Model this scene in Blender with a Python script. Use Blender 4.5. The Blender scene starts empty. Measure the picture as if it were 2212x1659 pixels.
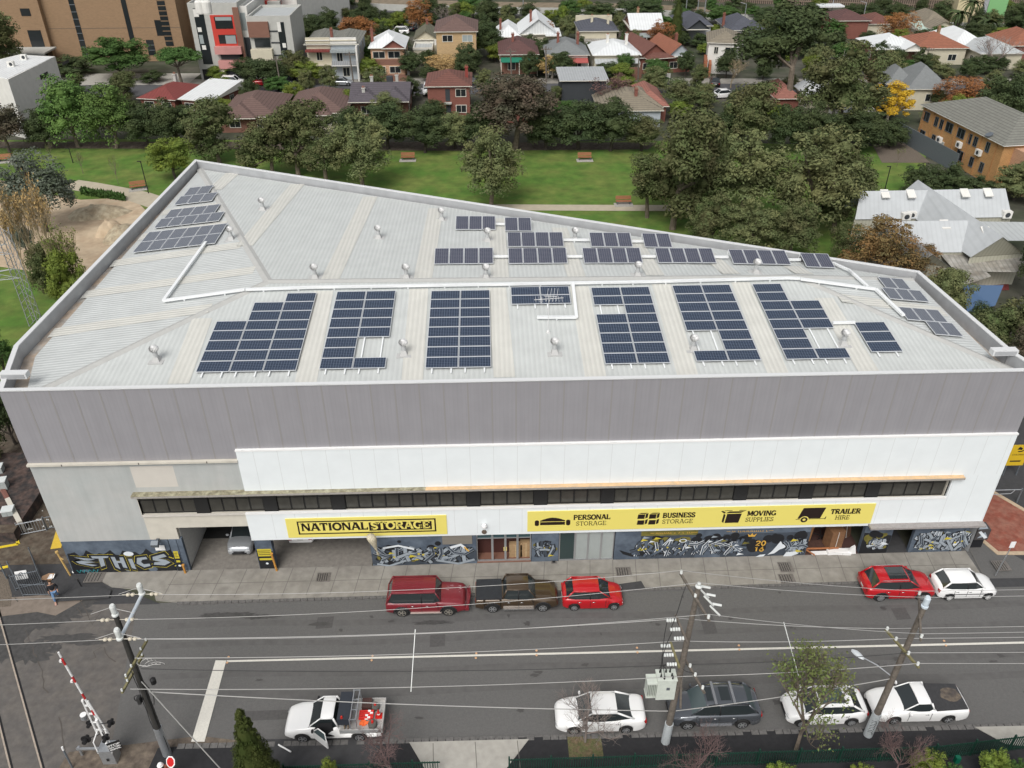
import bpy, math, random
from mathutils import Vector, Matrix
R = math.radians
sc = bpy.context.scene
COL = sc.collection

# ---------------------------------------------------------------- camera
CAMH, YAW, PIT, ROL, FPX = 40.5, R(-1.65), R(33.54), R(-.22), 1813.0   # FPX for a 2212 px wide frame
_f = Vector((-math.sin(YAW)*math.cos(PIT), math.cos(YAW)*math.cos(PIT), -math.sin(PIT)))
_r = Vector((math.cos(YAW), math.sin(YAW), 0)); _u = _r.cross(_f)
_r, _u = math.cos(ROL)*_r + math.sin(ROL)*_u, -math.sin(ROL)*_r + math.cos(ROL)*_u
cam = bpy.data.objects.new("camera", bpy.data.cameras.new("camera")); COL.objects.link(cam)
cam.data.sensor_width = 36; cam.data.lens = FPX/2212*36
cam.data.clip_start = .5; cam.data.clip_end = 3000
M = Matrix((( _r.x, _u.x, -_f.x, 0), (_r.y, _u.y, -_f.y, 0), (_r.z, _u.z, -_f.z, CAMH), (0, 0, 0, 1)))
cam.matrix_world = M
sc.camera = cam

# ---------------------------------------------------------------- light
world = bpy.data.worlds.new("World"); sc.world = world; world.use_nodes = True
wn = world.node_tree; bg = wn.nodes["Background"]
sky = wn.nodes.new("ShaderNodeTexSky"); sky.sky_type = 'NISHITA'; sky.sun_disc = False
SUN_EL, SUN_AZ = R(50), R(200)          # behind the camera, a little left: soft overcast light
sky.sun_elevation = SUN_EL; sky.sun_rotation = SUN_AZ; sky.dust_density = 4; sky.air_density = 1.0; sky.ozone_density = .6
hs = wn.nodes.new("ShaderNodeHueSaturation"); hs.inputs['Saturation'].default_value = .22
wn.links.new(sky.outputs[0], hs.inputs['Color']); wn.links.new(hs.outputs[0], bg.inputs['Color'])
bg.inputs['Strength'].default_value = .118
sl = bpy.data.lights.new("sun", 'SUN'); sl.energy = 1.5; sl.angle = R(30); sl.color = (1, .97, .93)
so = bpy.data.objects.new("sun", sl); COL.objects.link(so)
sd = Vector((math.sin(SUN_AZ)*math.cos(SUN_EL), math.cos(SUN_AZ)*math.cos(SUN_EL), math.sin(SUN_EL)))
so.rotation_euler = sd.to_track_quat('Z', 'Y').to_euler()
sc.view_settings.view_transform = 'Standard'; sc.view_settings.look = 'None'
sc.view_settings.exposure = 0.3; sc.view_settings.gamma = 1
sc.render.film_transparent = False

# ---------------------------------------------------------------- picture-to-world helpers (photo is 2212 x 1659 here)
CO = Vector((0, 0, CAMH))
def ray(x, y): return _f + _r*((x-1106)/FPX) - _u*((y-829.5)/FPX)
def P(x, y, z=0.0):
    d = ray(x, y); return CO + d*((z-CAMH)/d.z)
def PY(x, y, Y):
    d = ray(x, y); return CO + d*(Y/d.y)
def pix(p):
    q = Vector(p)-CO; w = q.dot(_f); return (1106+FPX*q.dot(_r)/w, 829.5-FPX*q.dot(_u)/w)
def zat(X, Y, ypx):
    lo, hi = -5, 39
    for _ in range(40):
        m = (lo+hi)/2
        if pix((X, Y, m))[1] > ypx: lo = m
        else: hi = m
    return lo
def scale_at(p): return FPX/(Vector(p)-CO).dot(_f)     # px per metre

# ---------------------------------------------------------------- tagging
def tag(o, label=None, cat=None, group=None, kind=None):
    if label: o['label'] = label
    if cat: o['category'] = cat
    if group: o['group'] = group
    if kind: o['kind'] = kind
    return o
def empty(name, loc, rz=0, label=None, cat=None, group=None):
    o = bpy.data.objects.new(name, None); COL.objects.link(o)
    o.location = loc; o.rotation_euler = (0, 0, rz); o.empty_display_size = .3
    return tag(o, label, cat, group)
def wloc(o):
    v = Vector((0, 0, 0))
    while o is not None: v += o.location; o = o.parent
    return v
KIDS = {}
def copy_tree(o, parent=None):
    c = o.copy(); COL.objects.link(c); c.parent = parent
    if parent is not None: KIDS.setdefault(parent.name, []).append(c)
    for ch in KIDS.get(o.name, []): copy_tree(ch, c)
    return c

class MB:
    def __init__(s): s.v = []; s.f = []; s.m = []
    def add(s, vs, fs, m=0):
        n = len(s.v); s.v += [tuple(v) for v in vs]
        for f in fs: s.f.append(tuple(n+i for i in f)); s.m.append(m)
        return s
    def quad(s, a, b, c, d, m=0): return s.add([a, b, c, d], [(0, 1, 2, 3)], m)
    def poly(s, pts, m=0): return s.add(pts, [tuple(range(len(pts)))], m)
    def box(s, x0, y0, z0, x1, y1, z1, m=0):
        vs = [(x0,y0,z0),(x1,y0,z0),(x1,y1,z0),(x0,y1,z0),(x0,y0,z1),(x1,y0,z1),(x1,y1,z1),(x0,y1,z1)]
        return s.add(vs, [(3,2,1,0),(4,5,6,7),(0,1,5,4),(1,2,6,5),(2,3,7,6),(3,0,4,7)], m)
    def obox(s, o, ax, ay, az, m=0):      # corner + three edge vectors
        o = Vector(o); ax = Vector(ax); ay = Vector(ay); az = Vector(az)
        vs = [o, o+ax, o+ax+ay, o+ay, o+az, o+ax+az, o+ax+ay+az, o+ay+az]
        return s.add(vs, [(3,2,1,0),(4,5,6,7),(0,1,5,4),(1,2,6,5),(2,3,7,6),(3,0,4,7)], m)
    def cyl(s, a, b, r0, r1=None, n=10, m=0, cap=True):
        a = Vector(a); b = Vector(b); r1 = r0 if r1 is None else r1
        d = (b-a); 
        if d.length < 1e-6: return s
        d.normalize(); t = Vector((0,0,1)) if abs(d.z) < .9 else Vector((1,0,0))
        u = d.cross(t).normalized(); w = d.cross(u)
        vs = []
        for p, r in ((a, r0), (b, r1)):
            for i in range(n):
                t_ = 2*math.pi*i/n; vs.append(p + u*(r*math.cos(t_)) + w*(r*math.sin(t_)))
        fs = [(i, (i+1) % n, n+(i+1) % n, n+i) for i in range(n)]
        if cap: fs += [tuple(range(n-1, -1, -1)), tuple(range(n, 2*n))]
        return s.add(vs, fs, m)
    def tube(s, pts, r, n=6, m=0):
        for a, b in zip(pts[:-1], pts[1:]): s.cyl(a, b, r, r, n, m)
        return s
    def lathe(s, c, prof, n=14, m=0, axis=None):     # prof: (radius, height)
        c = Vector(c); vs = []
        for r, h in prof:
            for i in range(n):
                t_ = 2*math.pi*i/n; vs.append(c + Vector((r*math.cos(t_), r*math.sin(t_), h)))
        fs = []
        for k in range(len(prof)-1):
            for i in range(n):
                fs.append((k*n+i, k*n+(i+1) % n, (k+1)*n+(i+1) % n, (k+1)*n+i))
        fs.append(tuple(range(n-1, -1, -1))); fs.append(tuple((len(prof)-1)*n+i for i in range(n)))
        return s.add(vs, fs, m)
    def prism(s, pts, y0, y1, m=0):    # pts (x,z) outline extruded along y
        n = len(pts); vs = [(x, y0, z) for x, z in pts] + [(x, y1, z) for x, z in pts]
        fs = [tuple(range(n)), tuple(range(2*n-1, n-1, -1))] + [(i, n+i, n+(i+1) % n, (i+1) % n) for i in range(n)]
        return s.add(vs, fs, m)
    def slab(s, pts, z0, z1, m=0):     # pts (x,y) outline extruded along z
        n = len(pts); vs = [(x, y, z0) for x, y in pts] + [(x, y, z1) for x, y in pts]
        fs = [tuple(range(n-1, -1, -1)), tuple(range(n, 2*n))] + [(i, (i+1) % n, n+(i+1) % n, n+i) for i in range(n)]
        return s.add(vs, fs, m)
    def xf(s, mat):
        s.v = [tuple(mat @ Vector(v)) for v in s.v]; return s
    def build(s, name, mats, parent=None, smooth=False, origin=None, world=False):
        if not isinstance(mats, (list, tuple)): mats = [mats]
        off = Vector((0, 0, 0))
        if world and parent is not None: off = wloc(parent)
        if origin is not None: off = Vector(origin)
        me = bpy.data.meshes.new(name)
        me.from_pydata([(v[0]-off.x, v[1]-off.y, v[2]-off.z) for v in s.v], [], s.f)
        for m in mats: me.materials.append(m)
        if len(mats) > 1: me.polygons.foreach_set('material_index', s.m)
        if smooth: me.polygons.foreach_set('use_smooth', [True]*len(me.polygons))
        me.update()
        o = bpy.data.objects.new(name, me); COL.objects.link(o)
        if parent is not None:
            o.parent = parent; KIDS.setdefault(parent.name, []).append(o)
        if origin is not None: o.location = off
        return o

# ---------------------------------------------------------------- materials
MATS = {}
def mat(name, col, rough=.7, metal=0, noise=.0, nscale=3.0, bump=0.0, bscale=20.0, spec=.4, col2=None, kind=None, p1=1.0, p2=.5, trans=0, rnd=0.0, island=0.0, coat=0, streak=0.0):
    if name in MATS: return MATS[name]
    m = bpy.data.materials.new(name); m.use_nodes = True; nt = m.node_tree; N = nt.nodes; L = nt.links
    b = N["Principled BSDF"]; b.inputs['Roughness'].default_value = rough; b.inputs['Metallic'].default_value = metal
    b.inputs['Specular IOR Level'].default_value = spec
    if coat: b.inputs['Coat Weight'].default_value = coat; b.inputs['Coat Roughness'].default_value = .05
    if trans: b.inputs['Transmission Weight'].default_value = trans
    tc = N.new("ShaderNodeTexCoord"); vec = tc.outputs['Object']
    c = tuple(col)+(1,)
    def rgb(cc): n = N.new("ShaderNodeRGB"); n.outputs[0].default_value = tuple(cc)+(1,); return n.outputs[0]
    def mth(op, a, bb=None, cl=False):
        n = N.new("ShaderNodeMath"); n.operation = op; n.use_clamp = cl
        for i, q in enumerate((a, bb)):
            if q is None: continue
            if isinstance(q, (int, float)): n.inputs[i].default_value = q
            else: L.new(q, n.inputs[i])
        return n.outputs[0]
    def mix(fac, a, bb, mode='MIX'):
        n = N.new("ShaderNodeMix"); n.data_type = 'RGBA'; n.blend_type = mode
        if isinstance(fac, (int, float)): n.inputs[0].default_value = fac
        else: L.new(fac, n.inputs[0])
        L.new(a, n.inputs[6]); L.new(bb, n.inputs[7]); return n.outputs[2]
    def noi(scale, det=3, rr=.55, v=None):
        n = N.new("ShaderNodeTexNoise"); n.inputs['Scale'].default_value = scale; n.inputs['Detail'].default_value = det
        n.inputs['Roughness'].default_value = rr; L.new(v or vec, n.inputs['Vector']); return n.outputs[0]
    def ramp(x, a, bb): 
        n = N.new("ShaderNodeMapRange"); n.inputs['From Min'].default_value = a; n.inputs['From Max'].default_value = bb; L.new(x, n.inputs[0]); return n.outputs[0]
    cur = rgb(col); height = None
    if col2 is not None: cur = mix(ramp(noi(nscale, 5, .62), .38, .62), cur, rgb(col2))
    if noise:
        f = ramp(noi(nscale*2.3+.13, 4), .25, .75)
        v = mth('ADD', mth('MULTIPLY', f, 2*noise), 1-noise)
        n = N.new("ShaderNodeVectorMath"); n.operation = 'SCALE'; L.new(cur, n.inputs[0]); L.new(v, n.inputs['Scale']); cur = n.outputs[0]
    if streak:
        mp = N.new("ShaderNodeMapping"); mp.inputs['Scale'].default_value = (1.6, 1.6, .09); L.new(vec, mp.inputs[0])
        f = ramp(noi(1.7, 5, .7, mp.outputs[0]), .3, .75); v = mth('SUBTRACT', 1.0, mth('MULTIPLY', f, streak))
        n = N.new("ShaderNodeVectorMath"); n.operation = 'SCALE'; L.new(cur, n.inputs[0]); L.new(v, n.inputs['Scale']); cur = n.outputs[0]
    if kind == 'tile':          # roof tile courses follow height, joints across
        sx = N.new("ShaderNodeSeparateXYZ"); L.new(vec, sx.inputs[0])
        fr = mth('FRACT', mth('MULTIPLY', sx.outputs[2], 1/p1)); 
        dk = mth('LESS_THAN', fr, .22)
        cur = mix(mth('MULTIPLY', dk, p2), cur, rgb([q*.25 for q in col])); height = fr
        f2 = ramp(noi(2.6, 2), .3, .7); cur = mix(mth('MULTIPLY', f2, .35), cur, rgb([q*.6 for q in col]))
    if kind == 'ribs':          # corrugated sheet: ribs run down the slope
        sx = N.new("ShaderNodeSeparateXYZ"); L.new(vec, sx.inputs[0])
        nn = N.new("ShaderNodeSeparateXYZ"); L.new(tc.outputs['Normal'], nn.inputs[0])
        g = mth('GREATER_THAN', mth('ABSOLUTE', nn.outputs[0]), mth('ABSOLUTE', nn.outputs[1]))
        q = mth('ADD', mth('MULTIPLY', g, sx.outputs[1]), mth('MULTIPLY', mth('SUBTRACT', 1.0, g), sx.outputs[0]))
        s1 = mth('SINE', mth('MULTIPLY', q, 2*math.pi/p1)); height = s1
        dk = ramp(s1, -1, -.2); dkk = mth('SUBTRACT', 1.0, dk)
        cur = mix(mth('MULTIPLY', dkk, p2), cur, rgb([w*.45 for w in col]))  # troughs darkened in the colour, painted shade between ribs
    if kind == 'ribx' or kind == 'riby' or kind == 'boards':
        sx = N.new("ShaderNodeSeparateXYZ"); L.new(vec, sx.inputs[0]); q = sx.outputs[{'ribx': 0, 'riby': 1, 'boards': 2}[kind]]
        s1 = mth('SINE', mth('MULTIPLY', q, 2*math.pi/p1)); height = s1
        dk = ramp(s1, -1, -.2); dkk = mth('SUBTRACT', 1.0, dk, True)
        cur = mix(mth('MULTIPLY', dkk, p2), cur, rgb([w*.5 for w in col]))  # roof rib troughs get painted shade, since bump alone gives little contrast
    if kind == 'brick':
        bt = N.new("ShaderNodeTexBrick"); bt.inputs['Scale'].default_value = 1
        bt.inputs['Brick Width'].default_value = .48; bt.inputs['Row Height'].default_value = .17; bt.inputs['Mortar Size'].default_value = .018
        cb = N.new("ShaderNodeCombineXYZ"); sx = N.new("ShaderNodeSeparateXYZ"); L.new(vec, sx.inputs[0])
        L.new(mth('ADD', sx.outputs[0], sx.outputs[1]), cb.inputs[0]); L.new(sx.outputs[2], cb.inputs[1]); L.new(cb.outputs[0], bt.inputs['Vector'])
        bt.inputs['Color1'].default_value = c; bt.inputs['Color2'].default_value = tuple(q*.72 for q in col)+(1,)
        bt.inputs['Mortar'].default_value = tuple(min(1, q*1.25+.03) for q in col)+(1,)
        cur = mix(.6, cur, bt.outputs[0])
    if rnd:
        oi = N.new("ShaderNodeObjectInfo"); h = N.new("ShaderNodeHueSaturation")
        L.new(mth('ADD', mth('MULTIPLY', oi.outputs['Random'], .06*rnd), .5-.03*rnd), h.inputs['Hue'])
        L.new(mth('ADD', mth('MULTIPLY', oi.outputs['Random'], .6*rnd), 1-.3*rnd), h.inputs['Value']); L.new(cur, h.inputs['Color']); cur = h.outputs[0]
    if island:
        ge = N.new("ShaderNodeNewGeometry"); h = N.new("ShaderNodeHueSaturation")
        ri = ge.outputs['Random Per Island']
        L.new(mth('ADD', mth('MULTIPLY', ri, 2*island), 1-island), h.inputs['Value'])
        L.new(mth('ADD', mth('MULTIPLY', mth('FRACT', mth('MULTIPLY', ri, 7.3)), .06*island), .5-.03*island), h.inputs['Hue']); L.new(cur, h.inputs['Color']); cur = h.outputs[0]
    L.new(cur, b.inputs['Base Color'])
    if bump:
        bp = N.new("ShaderNodeBump"); bp.inputs['Strength'].default_value = min(1, bump); bp.inputs['Distance'].default_value = .03
        L.new(height if height is not None else noi(bscale, 4), bp.inputs['Height']); L.new(bp.outputs[0], b.inputs['Normal'])
    MATS[name] = m; return m
# ---------------------------------------------------------------- palette
m_asph  = mat('asphalt', (.116,.114,.111), .9, noise=.09, nscale=5, bump=.35, bscale=60, col2=(.127,.124,.12), spec=.25)
m_asph2 = mat('asphalt_dark', (.05,.05,.052), .9, noise=.15, nscale=1.2, bump=.3, bscale=60)
m_asph3 = mat('asphalt_far', (.085,.085,.09), .9, noise=.1, nscale=.3)
m_black = mat('asphalt_black', (.022,.022,.024), .9, noise=.2, nscale=2, bump=.3, bscale=50)
m_conc  = mat('concrete', (.28,.265,.235), .9, noise=.13, nscale=.9, col2=(.23,.215,.19), bump=.2, bscale=30)
m_conc2 = mat('concrete_pale', (.36,.345,.31), .9, noise=.12, nscale=1.1, bump=.15, bscale=30)
m_joint = mat('joint', (.09,.08,.07), .95)
m_kerb  = mat('bluestone', (.13,.125,.12), .9, noise=.3, nscale=3, bump=.4, bscale=9)
m_line  = mat('road_paint', (.62,.6,.54), .8, noise=.1, nscale=5)
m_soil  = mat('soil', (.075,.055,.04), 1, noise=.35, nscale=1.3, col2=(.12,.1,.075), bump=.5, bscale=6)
m_ground= mat('ground', (.04,.05,.026), 1, noise=.35, nscale=.12, col2=(.085,.08,.062))
m_grass = mat('grass', (.075,.155,.022), 1, noise=.3, nscale=.22, col2=(.13,.17,.036), bump=.6, bscale=14)
m_grassd= mat('grass_dry', (.09,.1,.035), 1, noise=.35, nscale=.3, col2=(.06,.1,.025), bump=.6, bscale=10)
m_dirt  = mat('sand_dirt', (.5,.4,.28), 1, noise=.16, nscale=.35, col2=(.41,.31,.21), bump=.5, bscale=3)
m_dirt2 = mat('pale_mound', (.45,.39,.28), 1, noise=.25, nscale=.9, col2=(.3,.24,.16), bump=.5, bscale=4)
m_path  = mat('path_concrete', (.42,.37,.28), .95, noise=.1, nscale=.5)
m_redp  = mat('red_asphalt', (.23,.065,.042), .9, noise=.25, nscale=1.2, col2=(.27,.12,.085), bump=.2, bscale=30)
m_sand  = mat('sandstone', (.46,.36,.25), .9, noise=.15, nscale=2)
m_steel = mat('galvanised', (.42,.44,.46), .45, metal=.7, noise=.12, nscale=3)
m_steeld= mat('grey_steel', (.16,.18,.2), .5, metal=.4)
m_white = mat('white_paint', (.8,.8,.79), .45)
m_whiter= mat('white_panel', (.74,.78,.79), .5, noise=.03, nscale=.4)
m_blk   = mat('black', (.012,.012,.013), .6)
m_rub   = mat('rubber', (.02,.02,.02), .85)
m_timber= mat('weathered_timber', (.14,.12,.1), .9, noise=.35, nscale=2, bump=.4, bscale=12)
m_timbd = mat('dark_timber', (.035,.033,.03), .9, noise=.3, nscale=2)
m_rail  = mat('rail_steel', (.45,.38,.31), .5, metal=.3, noise=.2, nscale=3)
m_yel   = mat('yellow_paint', (.62,.42,.05), .6, noise=.1)
m_gren  = mat('green_steel', (.01,.045,.03), .5)
m_bark  = mat('bark', (.16,.13,.1), .95, noise=.4, nscale=1.5)
m_barkd = mat('bark_dark', (.06,.05,.04), .95, noise=.4, nscale=1.5)
m_barkp = mat('bark_pale', (.42,.38,.32), .9, noise=.3, nscale=1.5)

def S(name, mb, m, kind='structure', **k): return tag(mb.build(name, m, **k), kind=kind)
def sheet(name, pts, z, m): return S(name, MB().poly([(p[0], p[1], z) for p in pts]), m)
def gp(x, y, z=0): p = P(x, y, z); return (p.x, p.y)

# ---------------------------------------------------------------- ground, roads, park
sheet('ground', [(-900,-300),(900,-300),(900,1400),(-900,1400)], -.02, m_ground)
sheet('road', [(-60,27.05),(60,26.75),(60,37.2),(-22,37.0),(-60,37.0)], .0, m_asph)
# the level crossing apron on the left, worn brown
m_apr = mat('crossing_asphalt', (.13,.118,.107), .92, noise=.18, nscale=1.1, col2=(.105,.098,.092), bump=.4, bscale=30)
sheet('crossing_apron', [(-60,18),(-19.6,18),(-20.5,27),(-22.5,37),(-60,37)], .005, m_apr)
sheet('station_path', [(-60,36.9),(-21,36.9),(-26.6,39.62),(-27.4,44.5),(-60,44.5)], .004, m_asph2)
m_wet = mat('damp_asphalt', (.062,.06,.058), .7, noise=.3, nscale=1.5)
rg = random.Random(3)
def blob(cx, cy, rx, ry, n=26, j=.45):
    out = []
    for i in range(n):
        t = 2*math.pi*i/n; k = 1 + rg.uniform(-j, j)
        out.append((cx + rx*k*math.cos(t), cy + ry*k*math.sin(t)))
    return out
mb = MB()
for (x, y, rx, ry) in ((35,1365,40,45),(30,1325,60,22),(120,1325,62,22),(95,1345,42,13),(185,1300,25,8),(150,1378,60,7),(190,1388,45,5),(60,1408,55,20),(120,1400,12,8),(500,1328,60,4),(560,1333,40,4),(460,1330,26,5),(935,1345,40,4),(690,1348,22,3)):
    c = P(x, y); k = scale_at(c)
    mb.poly([(a, b, .0086+.0004*(len(mb.f)+1)) for a, b in blob(c.x, c.y, rx/k, ry/k*1.5, 40, .3)])
S('damp_stains', mb, m_wet)
mb = MB()
def crack(pts, w=.03, z=.0165):
    q = [P(*p) for p in pts]
    # subdivide and jitter
    out = []
    for a, b in zip(q[:-1], q[1:]):
        n = max(1, int((b-a).length/.35))
        for i in range(n): out.append(a.lerp(b, i/n) + Vector((rg.uniform(-.05,.05), rg.uniform(-.05,.05), 0)))
    out.append(q[-1])
    for a, b in zip(out[:-1], out[1:]):
        d = (b-a); d.z = 0
        if d.length < 1e-4: continue
        s = Vector((-d.y, d.x, 0)).normalized()*(w*rg.uniform(.4, 1.2))
        mb.quad((a.x-s.x, a.y-s.y, z), (b.x-s.x, b.y-s.y, z), (b.x+s.x, b.y+s.y, z), (a.x+s.x, a.y+s.y, z))
for c in ([(165,1250),(168,1280),(180,1305),(190,1330),(200,1350)],[(200,1350),(210,1335),(220,1320)],[(168,1312),(182,1303)],[(168,1312),(180,1330),(192,1330)],
          [(222,1398),(203,1407),(206,1420),(195,1425)],[(225,1398),(235,1420),(250,1430)],[(56,1360),(65,1390),(80,1420)],[(82,1430),(93,1460),(95,1485),(105,1497)],[(128,1550),(135,1590),(143,1635)],
          [(60,1250),(120,1245)],[(40,1300),(30,1285)]): crack(c)
S('asphalt_cracks', mb, m_joint)
# worn band and tyre streaks on the street
m_worn = mat('asphalt_worn', (.105,.1,.094), .9, noise=.12, nscale=1.5, bump=.3, bscale=60)
mb = MB()
for (yy, w) in ((30.0,.45),(31.4,.4),(33.6,.4),(35.1,.45)):
    n = 60
    for i in range(n):
        x0 = -20+i*1.35; 
        a = yy + .1*math.sin(i*.5); b = yy+.1*math.sin((i+1)*.5)
        mb.quad((x0,a-w/2,.006),(x0+1.35,b-w/2,.006),(x0+1.35,b+w/2,.006),(x0,a+w/2,.006))
m_tyre = mat('asphalt_tyre_wear', (.104,.101,.098), .85, noise=.15, nscale=.8)
S('wheel_paths', mb, m_tyre)

# utility trench patches and oil spots
mb = MB()
for (x0, y0, x1, y1) in ((-14,28.4,-9.5,29.0),(3,35.6,7.2,36.2),(12.5,33.4,13.3,36.9),(-4,33.0,-3.1,33.9),(20,28.6,26,29.1),(24.5,34.1,25.4,35.0),(-11,34.6,-10,35.5)): mb.poly([(x0,y0,.0075),(x1,y0+.05,.0075),(x1,y1+.04,.0075),(x0,y1,.0075)])
S('trench_patches', mb, mat('patch_asphalt', (.082,.079,.077), .9, noise=.15, nscale=3, bump=.3, bscale=50))
mb = MB()
for k in range(46): x, y = rg.uniform(-16, 30), rg.choice((28.3,35.9,30.8,34.3))+rg.gauss(0,.5); mb.poly([(a, b, .016+.0003*k) for a, b in blob(x, y, rg.uniform(.06,.3), rg.uniform(.05,.16), 14)])
S('oil_spots', mb, mat('oil_stain', (.066,.063,.061), .6))
# markings
mb = MB()
mb.poly([(p.x, p.y, .032) for p in (P(490,1427), P(2212,1386.5), P(2300,1384), P(2300,1388.5), P(2212,1391), P(490,1431))])
mb.poly([(p.x, p.y, .0325) for p in (P(466,1427), P(489,1427.5), P(442,1603), P(413,1603))])
S('road_markings', mb, m_line)
sm0 = None
for i, x in enumerate((495, 805, 1028, 1158, 1382, 1376+230, 1595+430, 2150)):
    pass
def stud(x, y):
    c = P(x, y); m = MB(); m.lathe((0,0,0), [(.07,0),(.07,.015),(.045,.035)], 8)
    return m, c
proto = None
for (x, y) in ((494,1420),(491,1432),(805,1417),(803,1427),(1029,1412),(1028,1422),(1159,1406),(1159,1416),(1376,1400),(1377,1410),(1596,1395),(1597,1404),(2039,1385),(2043,1395)):
    c = P(x, y)
    if proto is None:
        m, _ = stud(x, y); proto = m.build('road_stud', mat('stud', (.6,.36,.2), .5)); o = proto
    else: o = proto.copy(); COL.objects.link(o)
    o.location = (c.x, c.y, .03)
    tag(o, 'small amber reflective stud beside the white centre line', 'road stud', 'reflective studs along the centre line')

# north footpath + kerb
def footpath(name, pts, z, m, joints, mj=None):
    mj = mj or mat('slab_joint', (.15,.14,.125), .95)
    mb = MB(); mb.slab(pts, -.02, z, 0)
    for a, b in joints:
        a = Vector(a+(z+.004,)); b = Vector(b+(z+.004,)); d = b-a; s = Vector((-d.y, d.x, 0)).normalized()*.02
        mb.quad(a-s, b-s, b+s, a+s, 1)
    return S(name, mb, [m, mj])
fj = []
for i in range(36):
    x = -21 + i*1.5
    fj.append(((x, 37.2), (x+.25, 39.6)))
fj.append(((-21, 38.4), (31, 38.4)))
footpath('footpath_north', [(-21.4,37.18),(-19.8,36.95),(31.4,37.25),(31.4,39.62),(-26.6,39.62),(-24.6,38.4),(-21.8,38.0)], .13, m_conc, fj)
mb = MB(); 
for i in range(120):
    x = -20 + i*.43
    y = 36.95 + (x+19.8)*.00586
    mb.box(x, y-.19, -.01, x+.4, y-.005, .125+rg.uniform(-.01,.01))
S('kerb_north', mb, m_kerb)
# darker asphalt inset patches and repairs on the footpath
mb = MB()
for a in ([(165,1250),(175,1268),(215,1268),(240,1275),(235,1292),(120,1300),(100,1270)],[(1385,1255),(1395,1272),(1330,1274),(1335,1262)],):
    mb.poly([(p[0], p[1], .136) for p in [gp(x, y, .13) for x, y in a]])
S('footpath_repairs', mb, m_asph2)
# access covers
for i, (x, y, w, d, lab) in enumerate(((205,1247,1.2,.9,'rusty grated drain pit near the silver lettering wall'),(699,1247,.9,.8,'square grated pit in front of the second driveway'),(1347,1235,1.0,.8,'steel access cover in front of the grey glass doors'),(1697,1225,.9,.9,'steel access cover with two slots near the junk bay'),(1700,1250,1.0,.8,'dark square cover set near the kerb below the junk bay'),(2163,1222,1.0,.9,'worn access cover at the right corner of the building'),(1197,1205+8,.4,.4,'small dark cover beneath the narrow painted pillar'))):
    c = P(x, y, .13); m = MB(); m.box(-w/2,-d/2,0,w/2,d/2,.012,0)
    for k in range(5): m.box(-w/2+.08+k*(w-.2)/5, -d/2+.08, .012, -w/2+.12+k*(w-.2)/5, d/2-.08, .018, 1)
    o = m.build('access_cover', [mat('cover', (.17,.155,.14), .7, metal=.2, noise=.3), m_blk]); o.location = (c.x, c.y, .134); tag(o, lab, 'access cover', 'covers in the footpath')
# south verge: black asphalt path, pale driveways, bluestone kerb
sheet('verge_south', [(-19,17),(60,17),(60,26.6),(-16.6,26.95),(-18,26.9)], .05, m_black)
sheet('verge_patch', [gp(520,1600),gp(540,1659),gp(800,1659),gp(832,1592)], .054, m_asph2)
for a in ([(884,1605),(1143,1598),(1096,1659),(1060,1700),(940,1700)],[(2105,1572),(2400,1565),(2400,1640),(2170,1608)]):
    q = [gp(x, y) for x, y in a]
    footpath('driveway', q, .08, m_conc2, [(((q[0][0]*(1-k)+q[1][0]*k)+.0, q[0][1]-.1), ((q[0][0]*(1-k)+q[1][0]*k)+.15, q[0][1]-2.5)) for k in (.2,.55,.9)] if a[0][0] == 884 else [])
mb = MB()
for i in range(118):
    x = -17 + i*.43
    y = 27.1 - (x+17)*.006
    mb.box(x, y-.3, -.01, x+.39, y-.005, .06+rg.uniform(-.012,.012))
S('kerb_south', mb, m_kerb)
# railway tracks crossing at the left
mb = MB()
a = P(0, 1338); b = P(90, 1659); d = (b-a).normalized(); s = Vector((d.y, -d.x, 0))
for off in (0, -1.6):
    p0 = a - d*14 + s*(-off); p0 = a - d*14 + Vector((off, 0, 0)); p1 = b + d*9 + Vector((off, 0, 0))
    sv = Vector((-d.y, d.x, 0))*.04
    mb.obox(p0-sv+Vector((0,0,.0)), p1-p0, sv*2, Vector((0,0,.03)), 0)
    sg = Vector((-d.y, d.x, 0))
    mb.obox(p0+sg*.05, p1-p0, sg*.09, Vector((0,0,.012)), 1)
S('rails', mb, [m_rail, m_blk])
# left corner: gravel bed, planting strip
m_grav = mat('ballast', (.14,.115,.09), 1, noise=.5, nscale=9, bump=1, bscale=12)
sheet('gravel_bed', [gp(0,1235),gp(14,1240),gp(26,1285),gp(24,1310),gp(0,1312),gp(-150,1312),gp(-150,1235)], .015, m_grav)
sheet('verge_pad', [gp(0,1292),gp(90,1286),gp(190,1290),gp(170,1302),gp(120,1330),gp(80,1322),gp(0,1332),gp(-120,1332),gp(-120,1292)], .012, mat('worn_path', (.2,.165,.135), .9, noise=.2, nscale=1))
sheet('weedy_bed', [(-40,40.6),(-27.8,40.6),(-30.2,46.5),(-31.5,62),(-60,62),(-60,46)], .02, m_soil)
# soil at the near crossing corner
sheet('crossing_soil', [gp(150,1625),gp(230,1615),gp(430,1590),gp(560,1605),gp(600,1700),gp(100,1700)], .02, mat('mixed_dirt', (.1,.08,.065), 1, noise=.4, nscale=1.2, col2=(.16,.13,.1), bump=.5, bscale=10))
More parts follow.
